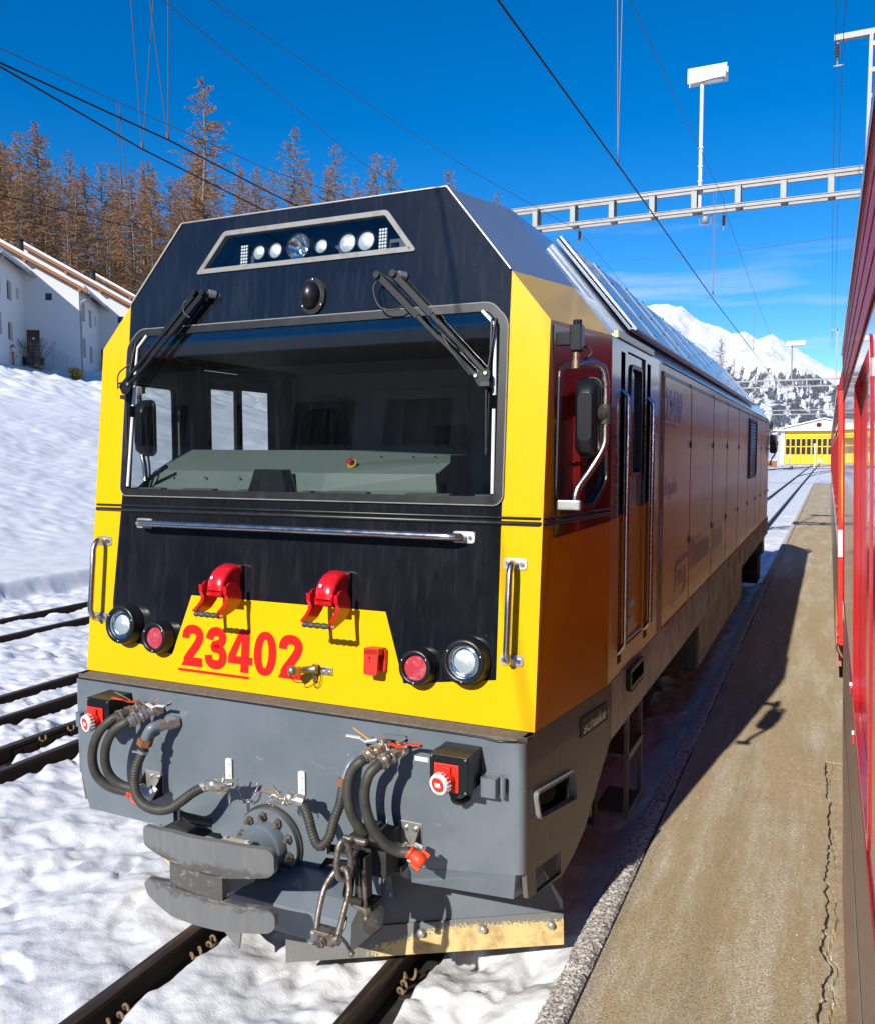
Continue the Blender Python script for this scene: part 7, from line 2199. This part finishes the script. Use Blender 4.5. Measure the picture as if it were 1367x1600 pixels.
# =================================================================== HOUSES
D1 = Vector((-0.58, 0.81, 0)).normalized(); D2 = Vector((0.81, 0.58, 0)).normalized()
UPV = Vector((0, 0, 1))
HG = 'white terraced houses on the snow bank'
def house(cor, zb, label, wall_w, door_w, eave_z, door=True):
    """cor = outer corner (door wall right end / window wall near end)"""
    C0 = Vector((cor[0], cor[1], 0))
    t = thing('terraced_house', label, 'house', (cor[0], cor[1], zb), HG)
    of = (cor[0], cor[1], zb)
    def P(a, b, z): return C0 + D2 * a + D1 * b + UPV * z      # a: along the door wall (negative = left), b: along window wall
    def Bd(mb, name, mat, parent=None, **k): return mb.build(name, mat, parent or t, off=of, **k)
    pitch = 0.55
    zE = eave_z
    zl = zE + pitch * door_w
    zl2 = zE + pitch * (door_w + 6)
    def dwall(a, z, o): return C0 + D2 * a - D1 * o + UPV * z
    def wwall(b, z, o): return C0 + D1 * b + D2 * o + UPV * z
    mb = MB()
    holes = [[(-door_w + 2.02, zb + 5.05), (-door_w + 2.02, zb + 5.6), (-door_w + 1.52, zb + 5.6), (-door_w + 1.52, zb + 5.05)], [(-door_w + 1.05, zb + 0.62), (-door_w + 1.05, zb + 2.75), (-door_w + 0.08, zb + 2.75), (-door_w + 0.08, zb + 0.62)]]
    mb.plate([(-door_w - 6, zb - 2), (0, zb - 2), (0, zE), (-door_w - 6, zl2)], holes, dwall, 0, -0.3)
    Bd(mb, 'front_wall', 'plaster')
    mb = MB()
    wins = [(1.0, 2.1, zb + 3.7, zb + 5.2), (3.6, 4.7, zb + 3.6, zb + 5.0), (6.0, 6.5, zb + 4.0, zb + 4.85), (1.0, 2.1, zb + 0.85, zb + 2.4), (3.6, 4.7, zb + 0.7, zb + 2.0)]
    mb.plate([(0.02, zb - 3), (wall_w, zb - 3), (wall_w, zE), (0.02, zE)], [[(a, z0), (b, z0), (b, z1), (a, z1)] for a, b, z0, z1 in wins], wwall, 0.0, -0.35)
    Bd(mb, 'side_wall', 'plaster')
    for a, b, z0, z1 in wins:
        mb = MB(); mb.plate([(a, z0), (b, z0), (b, z1), (a, z1)], [], wwall, -0.30, None); w = Bd(mb, 'window', 'window_dark')
        mb = MB(); mb.plate([(a, z0), (b, z0), (b, z1), (a, z1)], [[(a + 0.1, z0 + 0.1), (b - 0.1, z0 + 0.1), (b - 0.1, z1 - 0.1), (a + 0.1, z1 - 0.1)]], wwall, -0.2, -0.28); Bd(mb, 'window_frame', 'wood', w)
    h0 = holes[0]
    mb = MB(); mb.plate(h0, [], dwall, -0.25, None); w = Bd(mb, 'window', 'window_dark')
    h1 = holes[1]
    mb = MB(); mb.plate(h1, [], dwall, -0.12, -0.2); dd_ = Bd(mb, 'door', 'wood_dark')
    mb = MB()
    for k in range(9):
        z_ = zb + 0.7 + 0.225 * k
        mb.plate([(h1[0][0] - 0.04, z_), (h1[0][0] - 0.04, z_ + 0.2), (h1[2][0] + 0.04, z_ + 0.2), (h1[2][0] + 0.04, z_)], [], dwall, -0.09, -0.119)
    Bd(mb, 'door_boards', 'wood_dark', dd_)
    mb = MB(); hc = ((h1[0][0] + h1[2][0]) / 2, zb + 2.1)
    hp = [(hc[0] + 0.09 * (16 * math.sin(q) ** 3) / 13, hc[1] + 0.09 * (13 * math.cos(q) - 5 * math.cos(2 * q) - 2 * math.cos(3 * q) - math.cos(4 * q)) / 13) for q in [2 * math.pi * k / 20 for k in range(20)]]
    mb.plate(hp, [], dwall, -0.07, -0.089); Bd(mb, 'heart', 'white', dd_)
    # roof: boards (verge), slab, snow
    mb = MB()
    ov = 0.55
    def roofp(a, b, dz): return P(a, b, zE + pitch * (-a) + dz)
    def slab(a0, a1, b0, b1, z0, z1, m=0):
        vs = [roofp(a, b, z) for z in (z0, z1) for b in (b0, b1) for a in (a0, a1)]
        mb.add(vs, [(0, 2, 3, 1), (4, 5, 7, 6), (0, 1, 5, 4), (2, 6, 7, 3), (0, 4, 6, 2), (1, 3, 7, 5)], m)
    aL = -door_w - 6
    slab(aL, 0.7, -ov, wall_w + 0.0, 0.10, 0.22)
    Bd(mb, 'roof', 'wood_dark')
    mb = MB(); slab(aL, 0.75, -ov - 0.06, -ov + 0.02, -0.02, 0.26); Bd(mb, 'verge_board', 'wood')
    mb = MB(); slab(aL, 0.72, -ov + 0.1, -ov + 0.16, -0.12, 0.09); Bd(mb, 'verge_board', 'wood_dark')
    mb = MB(); slab(aL, 0.55, -ov + 0.02, wall_w, 0.225, 0.50); Bd(mb, 'roof_snow', 'roof_snow', bevel=0.08)
    for a in (0.15, -door_w + 0.25, -door_w - 2.5):
        mb = MB(); q = roofp(a, -0.28, -0.12); mb.obox(q, D2 * 0.11, D1 * 0.26, UPV * 0.13); Bd(mb, 'rafter_end', 'wood')
    # gutter and its bracket shadow, downpipe
    mb = MB(); g0 = P(0.82, -ov, zE - 0.35); g1 = P(0.82, wall_w + 0.3, zE - 0.35); mb.tube([g0, g1], 0.09, 8); gtr = Bd(mb, 'gutter', 'galv')
    mb = MB(); mb.tube([P(0.82, 0.2, zE - 0.4), P(0.7, 0.18, zE - 0.65), P(0.12, 0.15, zE - 1.0), P(0.1, 0.15, zE - 1.3), P(0.1, 0.15, zb - 2)], 0.055, 8); Bd(mb, 'downpipe', 'galv', gtr)
    # steps railing
    mb = MB()
    ra, rb = -door_w + 1.1, -door_w + 3.2
    for a, z_ in ((ra, zb + 1.55), ((ra + rb) / 2, zb + 1.2), (rb, zb + 0.8)):
        q = C0 + D2 * a - D1 * 0.9; mb.tube([q + UPV * (zb - 0.6), q + UPV * z_], 0.02, 5)
    for o_ in (0, -0.3, -0.55):
        mb.tube([C0 + D2 * (ra - 1.3) - D1 * 0.9 + UPV * (zb + 1.55 + o_), C0 + D2 * ra - D1 * 0.9 + UPV * (zb + 1.55 + o_), C0 + D2 * rb - D1 * 0.9 + UPV * (zb + 0.75 + o_)], 0.018, 5)
    Bd(mb, 'stair_railing', 'galv')
    mb = MB(); q = C0 + D2 * (-door_w + 0.5) - D1 * 0.5 + UPV * (zb + 0.3); mb.obox(q, D2 * 0.8, D1 * 0.5, UPV * 0.3); Bd(mb, 'doorstep', 'dark')
    # chimney pipe
    mb = MB(); q = roofp(-door_w - 1.2, 4.0, 0.6); mb.cyl(q, q + UPV * 0.9, 0.28, seg=12); mb.cyl(q + UPV * 0.95, q + UPV * 1.05, 0.34, seg=12); Bd(mb, 'flue', 'dark')
    return t
step = D1 * 8.0 + D2 * 4.0
cB = Vector((-53.5, 49.95, 0))
house(cB - step, 9.9, 'white terraced house at the left edge, nearest of the row', 8.0, 4.0, 16.3)
house(cB, 9.15, 'white terraced house in the middle of the row with dark wooden door', 8.0, 4.0, 15.15)
house(cB + step, 8.7, 'white terraced house partly hidden behind the yellow cab corner', 8.0, 4.0, 14.4)
house(cB + step * 2, 8.5, 'farthest white terraced house of the row behind the locomotive', 8.0, 4.0, 13.7)

def gz(x, y): return float(ground_z(np.array([x], dtype=float), np.array([y], dtype=float))[0])
# =================================================================== TREES
def larch_mesh(seed, H, lean=0.0, dense=1.0, bare=0.30):
    r = random.Random(seed)
    mb = MB()
    n = 10
    trunk = [Vector((0.10 * math.sin(i * 0.7 + seed) * H / 20 + lean * (i / n) ** 2, 0.08 * math.cos(i * 0.9 + seed) * H / 20, H * i / n)) for i in range(n + 1)]
    mb.tube(trunk, 0.2, 7, rf=lambda t_: 0.23 * H / 20 * (1 - t_) ** 0.85 + 0.018)
    tv, tf = [], []
    def rib(a, b, w):
        d = (b - a)
        e = d.cross(Vector((r.uniform(-1, 1), r.uniform(-1, 1), r.uniform(-1, 1))))
        if e.length < 1e-6: return
        e.normalize(); e *= w
        o = len(tv)
        tv.extend([a - e, a + e, b + e * 0.3, b - e * 0.3]); tf.append((o, o + 1, o + 2, o + 3))
    nb = int(95 * dense)
    for i in range(nb):
        t_ = bare + (1 - bare) * (i + r.random()) / nb
        if r.random() < 0.04: continue
        z = H * t_
        k = min(n - 1, int(t_ * n)); f_ = t_ * n - k
        base = trunk[k].lerp(trunk[min(n, k + 1)], f_)
        L_ = (0.225 * H * (1 - t_) ** 0.7 + 0.4) * r.uniform(0.55, 1.12)
        if t_ < bare + 0.14: L_ *= r.uniform(0.3, 0.9)
        az = r.uniform(0, 2 * math.pi)
        d = Vector((math.cos(az), math.sin(az), 0))
        droop = r.uniform(-0.25, 0.05) - 0.15 * (1 - t_)
        pts = [base]
        for j in range(1, 6):
            q = j / 5
            pts.append(base + d * L_ * q + Vector((r.uniform(-.04, .04) * L_, r.uniform(-.04, .04) * L_, L_ * (droop * q + 0.28 * q * q))))
        mb.tube(pts, 0.02, 3, rf=lambda u: 0.042 * (1 - u) + 0.014, caps=False)
        nt_ = int(7 + L_ * 9 * dense)
        for j in range(nt_):
            q = r.uniform(0.12, 1.0)
            kk = min(4, int(q * 5)); p_ = pts[kk].lerp(pts[kk + 1], q * 5 - kk)
            a2 = az + r.choice((-1, 1)) * r.uniform(0.5, 1.25)
            l2 = r.uniform(0.25, 0.75) * (0.5 + 0.12 * L_)
            e_ = p_ + Vector((math.cos(a2), math.sin(a2), r.uniform(-0.55, 0.35))) * l2
            rib(p_, e_, 0.024)
            for _ in range(3):
                q2 = p_.lerp(e_, r.uniform(0.3, 0.95))
                rib(q2, q2 + Vector((r.uniform(-1, 1), r.uniform(-1, 1), r.uniform(-0.9, 0.4))) * l2 * 0.5, 0.019)
    mbt = MB(); mbt.add(tv, tf)
    return mb, mbt
def spruce_mesh(seed, H):
    r = random.Random(seed)
    mb = MB(); mb.tube([(0, 0, 0), (0, 0, H)], 0.2, 6, rf=lambda t_: 0.2 * (1 - t_) + 0.02)
    tv, tf = [], []
    for i in range(150):
        t_ = 0.08 + 0.92 * (i / 150)
        L_ = (0.19 * H * (1 - t_) ** 0.9 + 0.2) * r.uniform(0.6, 1.1)
        az = r.uniform(0, 2 * math.pi); base = Vector((0, 0, H * t_))
        for j in range(22):
            q = r.uniform(0.1, 1)
            p_ = base + Vector((math.cos(az), math.sin(az), -0.25)) * L_ * q
            d = Vector((r.uniform(-1, 1), r.uniform(-1, 1), r.uniform(-0.8, 0.1))).normalized() * 0.38
            e = d.cross(Vector((0, 0, 1))).normalized() * 0.09
            o = len(tv); tv.extend([p_ - e, p_ + e, p_ + d]); tf.append((o, o + 1, o + 2))
    mbt = MB(); mbt.add(tv, tf)
    return mb, mbt
LAR = []
for k in range(7):
    a, b = larch_mesh(100 + k, 20.0, lean=[0, 0.3, -0.2, 0.15, 0, -0.4, 0.1][k], dense=[1.1, 1.0, 0.9, 1.2, 1.0, 0.85, 1.25][k], bare=[0.30, 0.25, 0.38, 0.2, 0.33, 0.28, 0.12][k])
    LAR.append((a, b))
SPR = [spruce_mesh(5, 13.0)]
lib = {}
def tree(kind, idx, x, y, H, label, group, rz, name='larch_tree'):
    src = (LAR if kind == 'larch' else SPR)[idx]
    base = 20.0 if kind == 'larch' else 13.0
    t = thing(name, label, 'tree', (x, y, gz(x, y) - 0.15), group, rz)
    t.scale = (H / base * 1.0, H / base * 1.0, H / base)
    key = (kind, idx)
    if key not in lib:
        o1 = src[0].build('trunk', 'bark', t); o2 = src[1].build('crown', 'twig' if kind == 'larch' else 'needle', t)
        lib[key] = (o1.data, o2.data)
    else:
        for nm, me_ in zip(('trunk', 'crown'), lib[key]):
            o = bpy.data.objects.new(nm, me_); COL.objects.link(o); o.parent = t
    return t
LG = 'bare brown larches of the hillside forest'
# larches that stand out on the skyline: (x, y, top height)
def by_top(x, y, ztop): return max(9.0, ztop - gz(x, y))
SKY = [(-88, 76.5, 42.3, 'slender larch rising above the others at the far left'), (-80, 97.1, 54.0, 'tallest bare larch, standing alone on the skyline above the houses'),
       (-88, 131.6, 60.5, 'tall bushy larch on the skyline right of the tallest one'), (-86, 141.3, 60.0, 'narrow larch on the skyline left of a close trio'),
       (-90, 166, 66.8, 'left larch of the close group above the cab roof'), (-90, 172.8, 67.9, 'rounded larch at the right of the close group above the cab roof'),
       (-86, 194.7, 70.9, 'lone larch top just above the right corner of the cab roof'), (-92, 243.6, 79.6, 'pale little larch top left of the gantry beam end')]
for k, (x, y, zt, lb_) in enumerate(SKY):
    tree('larch', [0, 3, 1, 5, 3, 6, 0, 2][k], x, y, by_top(x, y, zt), lb_, LG, k * 1.3)
def pt_at(px, Y):    # bearing helper for the three trees beyond the roof line
    return px
for k, (x, y, H, lb_) in enumerate(((-53.5, 480, 25, 'leftmost of three larches against the snowy mountain'), (-46.0, 470, 29, 'tallest middle one of three larches against the snowy mountain'), (-41, 470, 23, 'rightmost bushy one of three larches against the snowy mountain'), (-112, 420, 24, 'left larch top above the solar roof panels of the locomotive'), (-102, 425, 21, 'right small larch top above the roof panels of the locomotive'))):
    tree('larch', [0, 5, 6, 0, 6][k], x, y, H, lb_, LG, k * 2.1)
rr = random.Random(11)
pos = []
tries = 0
def near(x, y, dmin):
    return any((x - a) ** 2 + (y - b) ** 2 < dmin * dmin for a, b in pos)
while len(pos) < 275 and tries < 12000:
    tries += 1
    y = 52 + 230 * rr.random() ** 1.6
    d = 3 + 37 * rr.random() ** 1.15
    x = -60.5 - d
    if y < 80 and d < 5: continue
    # stay within the bearings that the picture shows (and a bit beside it)
    if x / y < -1.75 or x / y > -0.27: continue
    if near(x, y, 2.5 + y * 0.006): continue
    pos.append((x, y))
for k, (x, y) in enumerate(pos):
    d = -60.5 - x
    H = rr.uniform(14.5, 20.5) * (1.0 if d > 10 else 0.85)
    bear = x / y
    row = 'front row' if d < 13 else 'middle rows' if d < 27 else 'back rows'
    where = 'behind the left house' if bear < -1.22 else 'behind the middle house' if bear < -0.98 else 'behind the farthest house and cab corner' if bear < -0.78 else 'above the headlight window of the cab' if bear < -0.55 else 'above the right half of the cab roof'
    tree('larch', rr.randrange(7), x, y, H, 'bare brown larch in the %s %s' % (row, where), LG, rr.uniform(0, 6.28))
for k, (x, y) in enumerate(((-61.5, 73), (-63, 79), (-66, 72), (-62.5, 86), (-65, 92))):
    tree('spruce', 0, x, y, rr.uniform(8, 12), 'dark green spruce at the forest edge behind the last house', 'dark green spruces behind the houses', k, 'spruce_tree')
# undergrowth on the forest floor
mb = MB()
for k in range(9000):
    y = 50 + 200 * rr.random() ** 1.5; x = -62.5 - 40 * rr.random()
    if x / y < -1.8 or x / y > -0.27: continue
    pos_z = None
    mb.v.append((x, y, 0)); 
und = mb.v; xsu = np.array([v[0] for v in und]); ysu = np.array([v[1] for v in und]); zsu = ground_z(xsu.astype(float), ysu.astype(float))
mb = MB()
for x, y, z in zip(xsu, ysu, zsu):
    for _ in range(5):
        a = Vector((x + rr.uniform(-.6, .6), y + rr.uniform(-.6, .6), z + rr.uniform(-0.1, 0.6))); b = a + Vector((rr.uniform(-.7, .7), rr.uniform(-.7, .7), rr.uniform(0.3, 1.5)))
        e = (b - a).cross(Vector((rr.uniform(-1, 1), rr.uniform(-1, 1), 0.2))).normalized() * 0.035
        mb.add([a - e, a + e, b], [(0, 1, 2)])
# young larches and brush filling the gaps between the big trees
SP = []
for q in range(4):
    r_ = random.Random(40 + q); tv = []
    H_ = 1.0
    tv += [Vector((-0.006, 0, 0)), Vector((0.006, 0, 0)), Vector((0.002, 0, 1)), Vector((-0.002, 0, 1))]
    for k in range(330):
        t_ = 0.06 + 0.92 * r_.random(); L_ = 0.27 * (1 - t_) ** 0.7 + 0.02
        az = r_.uniform(0, 6.283); q0 = r_.uniform(0.0, 0.8)
        a = Vector((math.cos(az) * L_ * q0, math.sin(az) * L_ * q0, t_ + 0.05 * q0))
        b = a + Vector((math.cos(az + r_.uniform(-0.9, 0.9)), math.sin(az + r_.uniform(-0.9, 0.9)), r_.uniform(-0.7, 0.5))) * r_.uniform(0.03, 0.085)
        e = (b - a).cross(Vector((r_.uniform(-1, 1), r_.uniform(-1, 1), r_.uniform(-1, 1)))).normalized() * 0.0026
        tv += [a - e, a + e, b + e * 0.4, b - e * 0.4]
    SP.append(np.array([tuple(v) for v in tv]))
cx_, cy_ = [], []
while len(cx_) < 300:
    y = 52 + 210 * rr.random() ** 1.5; d = 2 + 40 * rr.random(); x = -60.5 - d
    if x / y < -1.75 or x / y > -0.27: continue
    cx_.append(x); cy_.append(y)
cz_ = ground_z(np.array(cx_), np.array(cy_))
for x, y, z in zip(cx_, cy_, cz_):
    A_ = SP[rr.randrange(4)]; h_ = rr.uniform(7, 13); an = rr.uniform(0, 6.28)
    c_, s_n = math.cos(an) * h_ * 1.15, math.sin(an) * h_ * 1.15
    X_ = A_[:, 0] * c_ - A_[:, 1] * s_n + x; Y_ = A_[:, 0] * s_n + A_[:, 1] * c_ + y; Z_ = A_[:, 2] * h_ + z - 0.1
    n_ = len(A_) // 4
    mb.add(list(zip(X_.tolist(), Y_.tolist(), Z_.tolist())), [(4 * i, 4 * i + 1, 4 * i + 2, 4 * i + 3) for i in range(n_)])
tag(mb.build('undergrowth', 'twig'), 'brown brushwood and young larches filling the forest between the big trees', 'brushwood', kind='stuff')

# shrubs and dry stalks by the houses
def bush(x, y, H, n, label, nm, mat='twig', leaf=None, w_=0.02, spread=0.5):
    t = thing(nm, label, 'shrub', (x, y, gz(x, y)))
    r = random.Random(int(x * 10))
    mb = MB()
    for k in range(n):
        a = Vector((r.uniform(-.15, .15), r.uniform(-.15, .15), -0.1)); p_ = a
        az = r.uniform(0, 6.28)
        for j in range(4):
            q = p_ + Vector((math.cos(az) * spread * r.uniform(0.05, 0.4), math.sin(az) * spread * r.uniform(0.05, 0.4), H / 4))
            e = (q - p_).orthogonal().normalized() * w_
            mb.add([p_ - e, p_ + e, q + e * 0.6, q - e * 0.6], [(0, 1, 2, 3)]); p_ = q; az += r.uniform(-0.6, 0.6)
    mb.build('branches', mat, t)
    if leaf:
        mb = MB()
        for k in range(260):
            c_ = Vector((r.gauss(0, spread * 0.5), r.gauss(0, spread * 0.5), r.uniform(0, H)))
            mb.obox(c_, Vector((r.uniform(-1, 1), r.uniform(-1, 1), r.uniform(-1, 1))).normalized() * 0.07, Vector((r.uniform(-1, 1), r.uniform(-1, 1), r.uniform(-1, 1))).normalized() * 0.05, (0, 0, 0.01))
        mb.build('leaves', leaf, t)
    return t
M['leaf_yellow'] = pm('dry_yellow_leaves', (0.45, 0.28, 0.02), 0.8, dirt=(0.12, 0.08, 0.02), dscale=3, da=0.45, db=0.6)
bush(-54.6, 46.6, 2.4, 26, 'bare shrub beside the dark wooden house door', 'bare_shrub', 'bark', None, 0.025, 1.4)
bush(-54.9, 44.2, 1.5, 12, 'yellow leaved bush in the snow below the middle house', 'yellow_bush', 'twig', 'leaf_yellow', 0.03, 0.55)
bush(-56.2, 44.3, 0.9, 8, 'low brown bush left of the yellow leaved one', 'brown_bush', 'twig', 'twig', 0.03, 0.4)
bush(-51.9, 47.9, 0.8, 8, 'small yellow bush at the foot of the downpipe', 'yellow_bush', 'twig', 'leaf_yellow', 0.03, 0.5)
bush(-53.7, 46.0, 0.5, 6, 'tiny brown bush between the yellow one and the railing', 'brown_bush', 'twig', 'twig', 0.03, 0.25)
mk = thing('snow_marker', 'orange and white marker post beside the yellow bush', 'marker', (-54.2, 44.4, gz(-54.2, 44.4)))
mb = MB(); mb.cyl((0, 0, 0), (0, 0, 1.2), 0.07, seg=8, m=0); mb.cyl((0, 0, 1.2), (0, 0, 1.5), 0.071, seg=8, m=1); mb.cyl((0, 0, 1.5), (0, 0, 1.7), 0.07, seg=8, m=0); mb.build('marker_pole', ['orange', 'white'], mk)
mb = MB()
for k in range(260):
    x = rr.uniform(-40, -18); y = rr.uniform(14, 60)
    if abs(y + x * 0.75) > 12 + 0 * x and rr.random() < 0.5: continue
    z = gz(x, y)
    if rr.random() < 0.6:
        h = rr.uniform(0.1, 0.35); mb.add([(x, y, z), (x + 0.012, y, z), (x + rr.uniform(-.06, .06), y, z + h)], [(0, 1, 2)])
tag(mb.build('dry_stalks', 'twig'), 'dry grass stalks sticking out of the snowy bank', 'stalks', kind='stuff')

# =================================================================== STATION BEHIND THE CAMERA (seen in the glass)
stn = thing('station_building', 'station building reflected in the locomotive windscreen', 'building', (-18, -17, 0))
so = (-18, -17, 0)
def Sb(mb, name, mat, parent=None, **k): return mb.build(name, mat, parent or stn, off=so, **k)
def swall(a, b, t_): return (a, -17 + t_, b)
sh_ = []
for a in (-30, -26.5, -23, -19.5, -16, -12.5, -9):
    for z in (1.2, 4.2, 6.9): sh_.append((a, a + 1.2, z, z + 1.5))
mb = MB(); mb.plate([(-32, -0.5), (-6, -0.5), (-6, 9.7), (-32, 9.7)], [[(a, c_), (b, c_), (b, d_), (a, d_)] for a, b, c_, d_ in sh_], swall, 0, -0.3); mb.box(-32, -6, -27, -17.35, -0.5, 9.7)
Sb(mb, 'wall', 'stucco')
for a, b, c_, d_ in sh_:
    mb = MB(); mb.plate([(a, c_), (b, c_), (b, d_), (a, d_)], [], swall, -0.2, None); w = Sb(mb, 'window', 'window_dark')
    mb = MB(); mb.box(a - 0.55, a, -16.99, -16.94, c_, d_); mb.box(b, b + 0.55, -16.99, -16.94, c_, d_); mb.box((a + b) / 2 - 0.05, (a + b) / 2 + 0.05, -17.18, -17.1, c_, d_); Sb(mb, 'shutter', 'louvre', w)
mb = MB(); mb.prism([(-15.5, 9.7), (-22, 11.0), (-28.5, 9.7)], 'x', -33, -5); Sb(mb, 'roof', 'wood_dark')
mb = MB(); mb.prism([(-15.4, 9.72), (-15.4, 10.1), (-22, 11.5), (-28.6, 10.1), (-28.6, 9.72), (-22, 11.05)], 'x', -33.2, -4.8); Sb(mb, 'snow_cover', 'roof_snow', bevel=0.05)
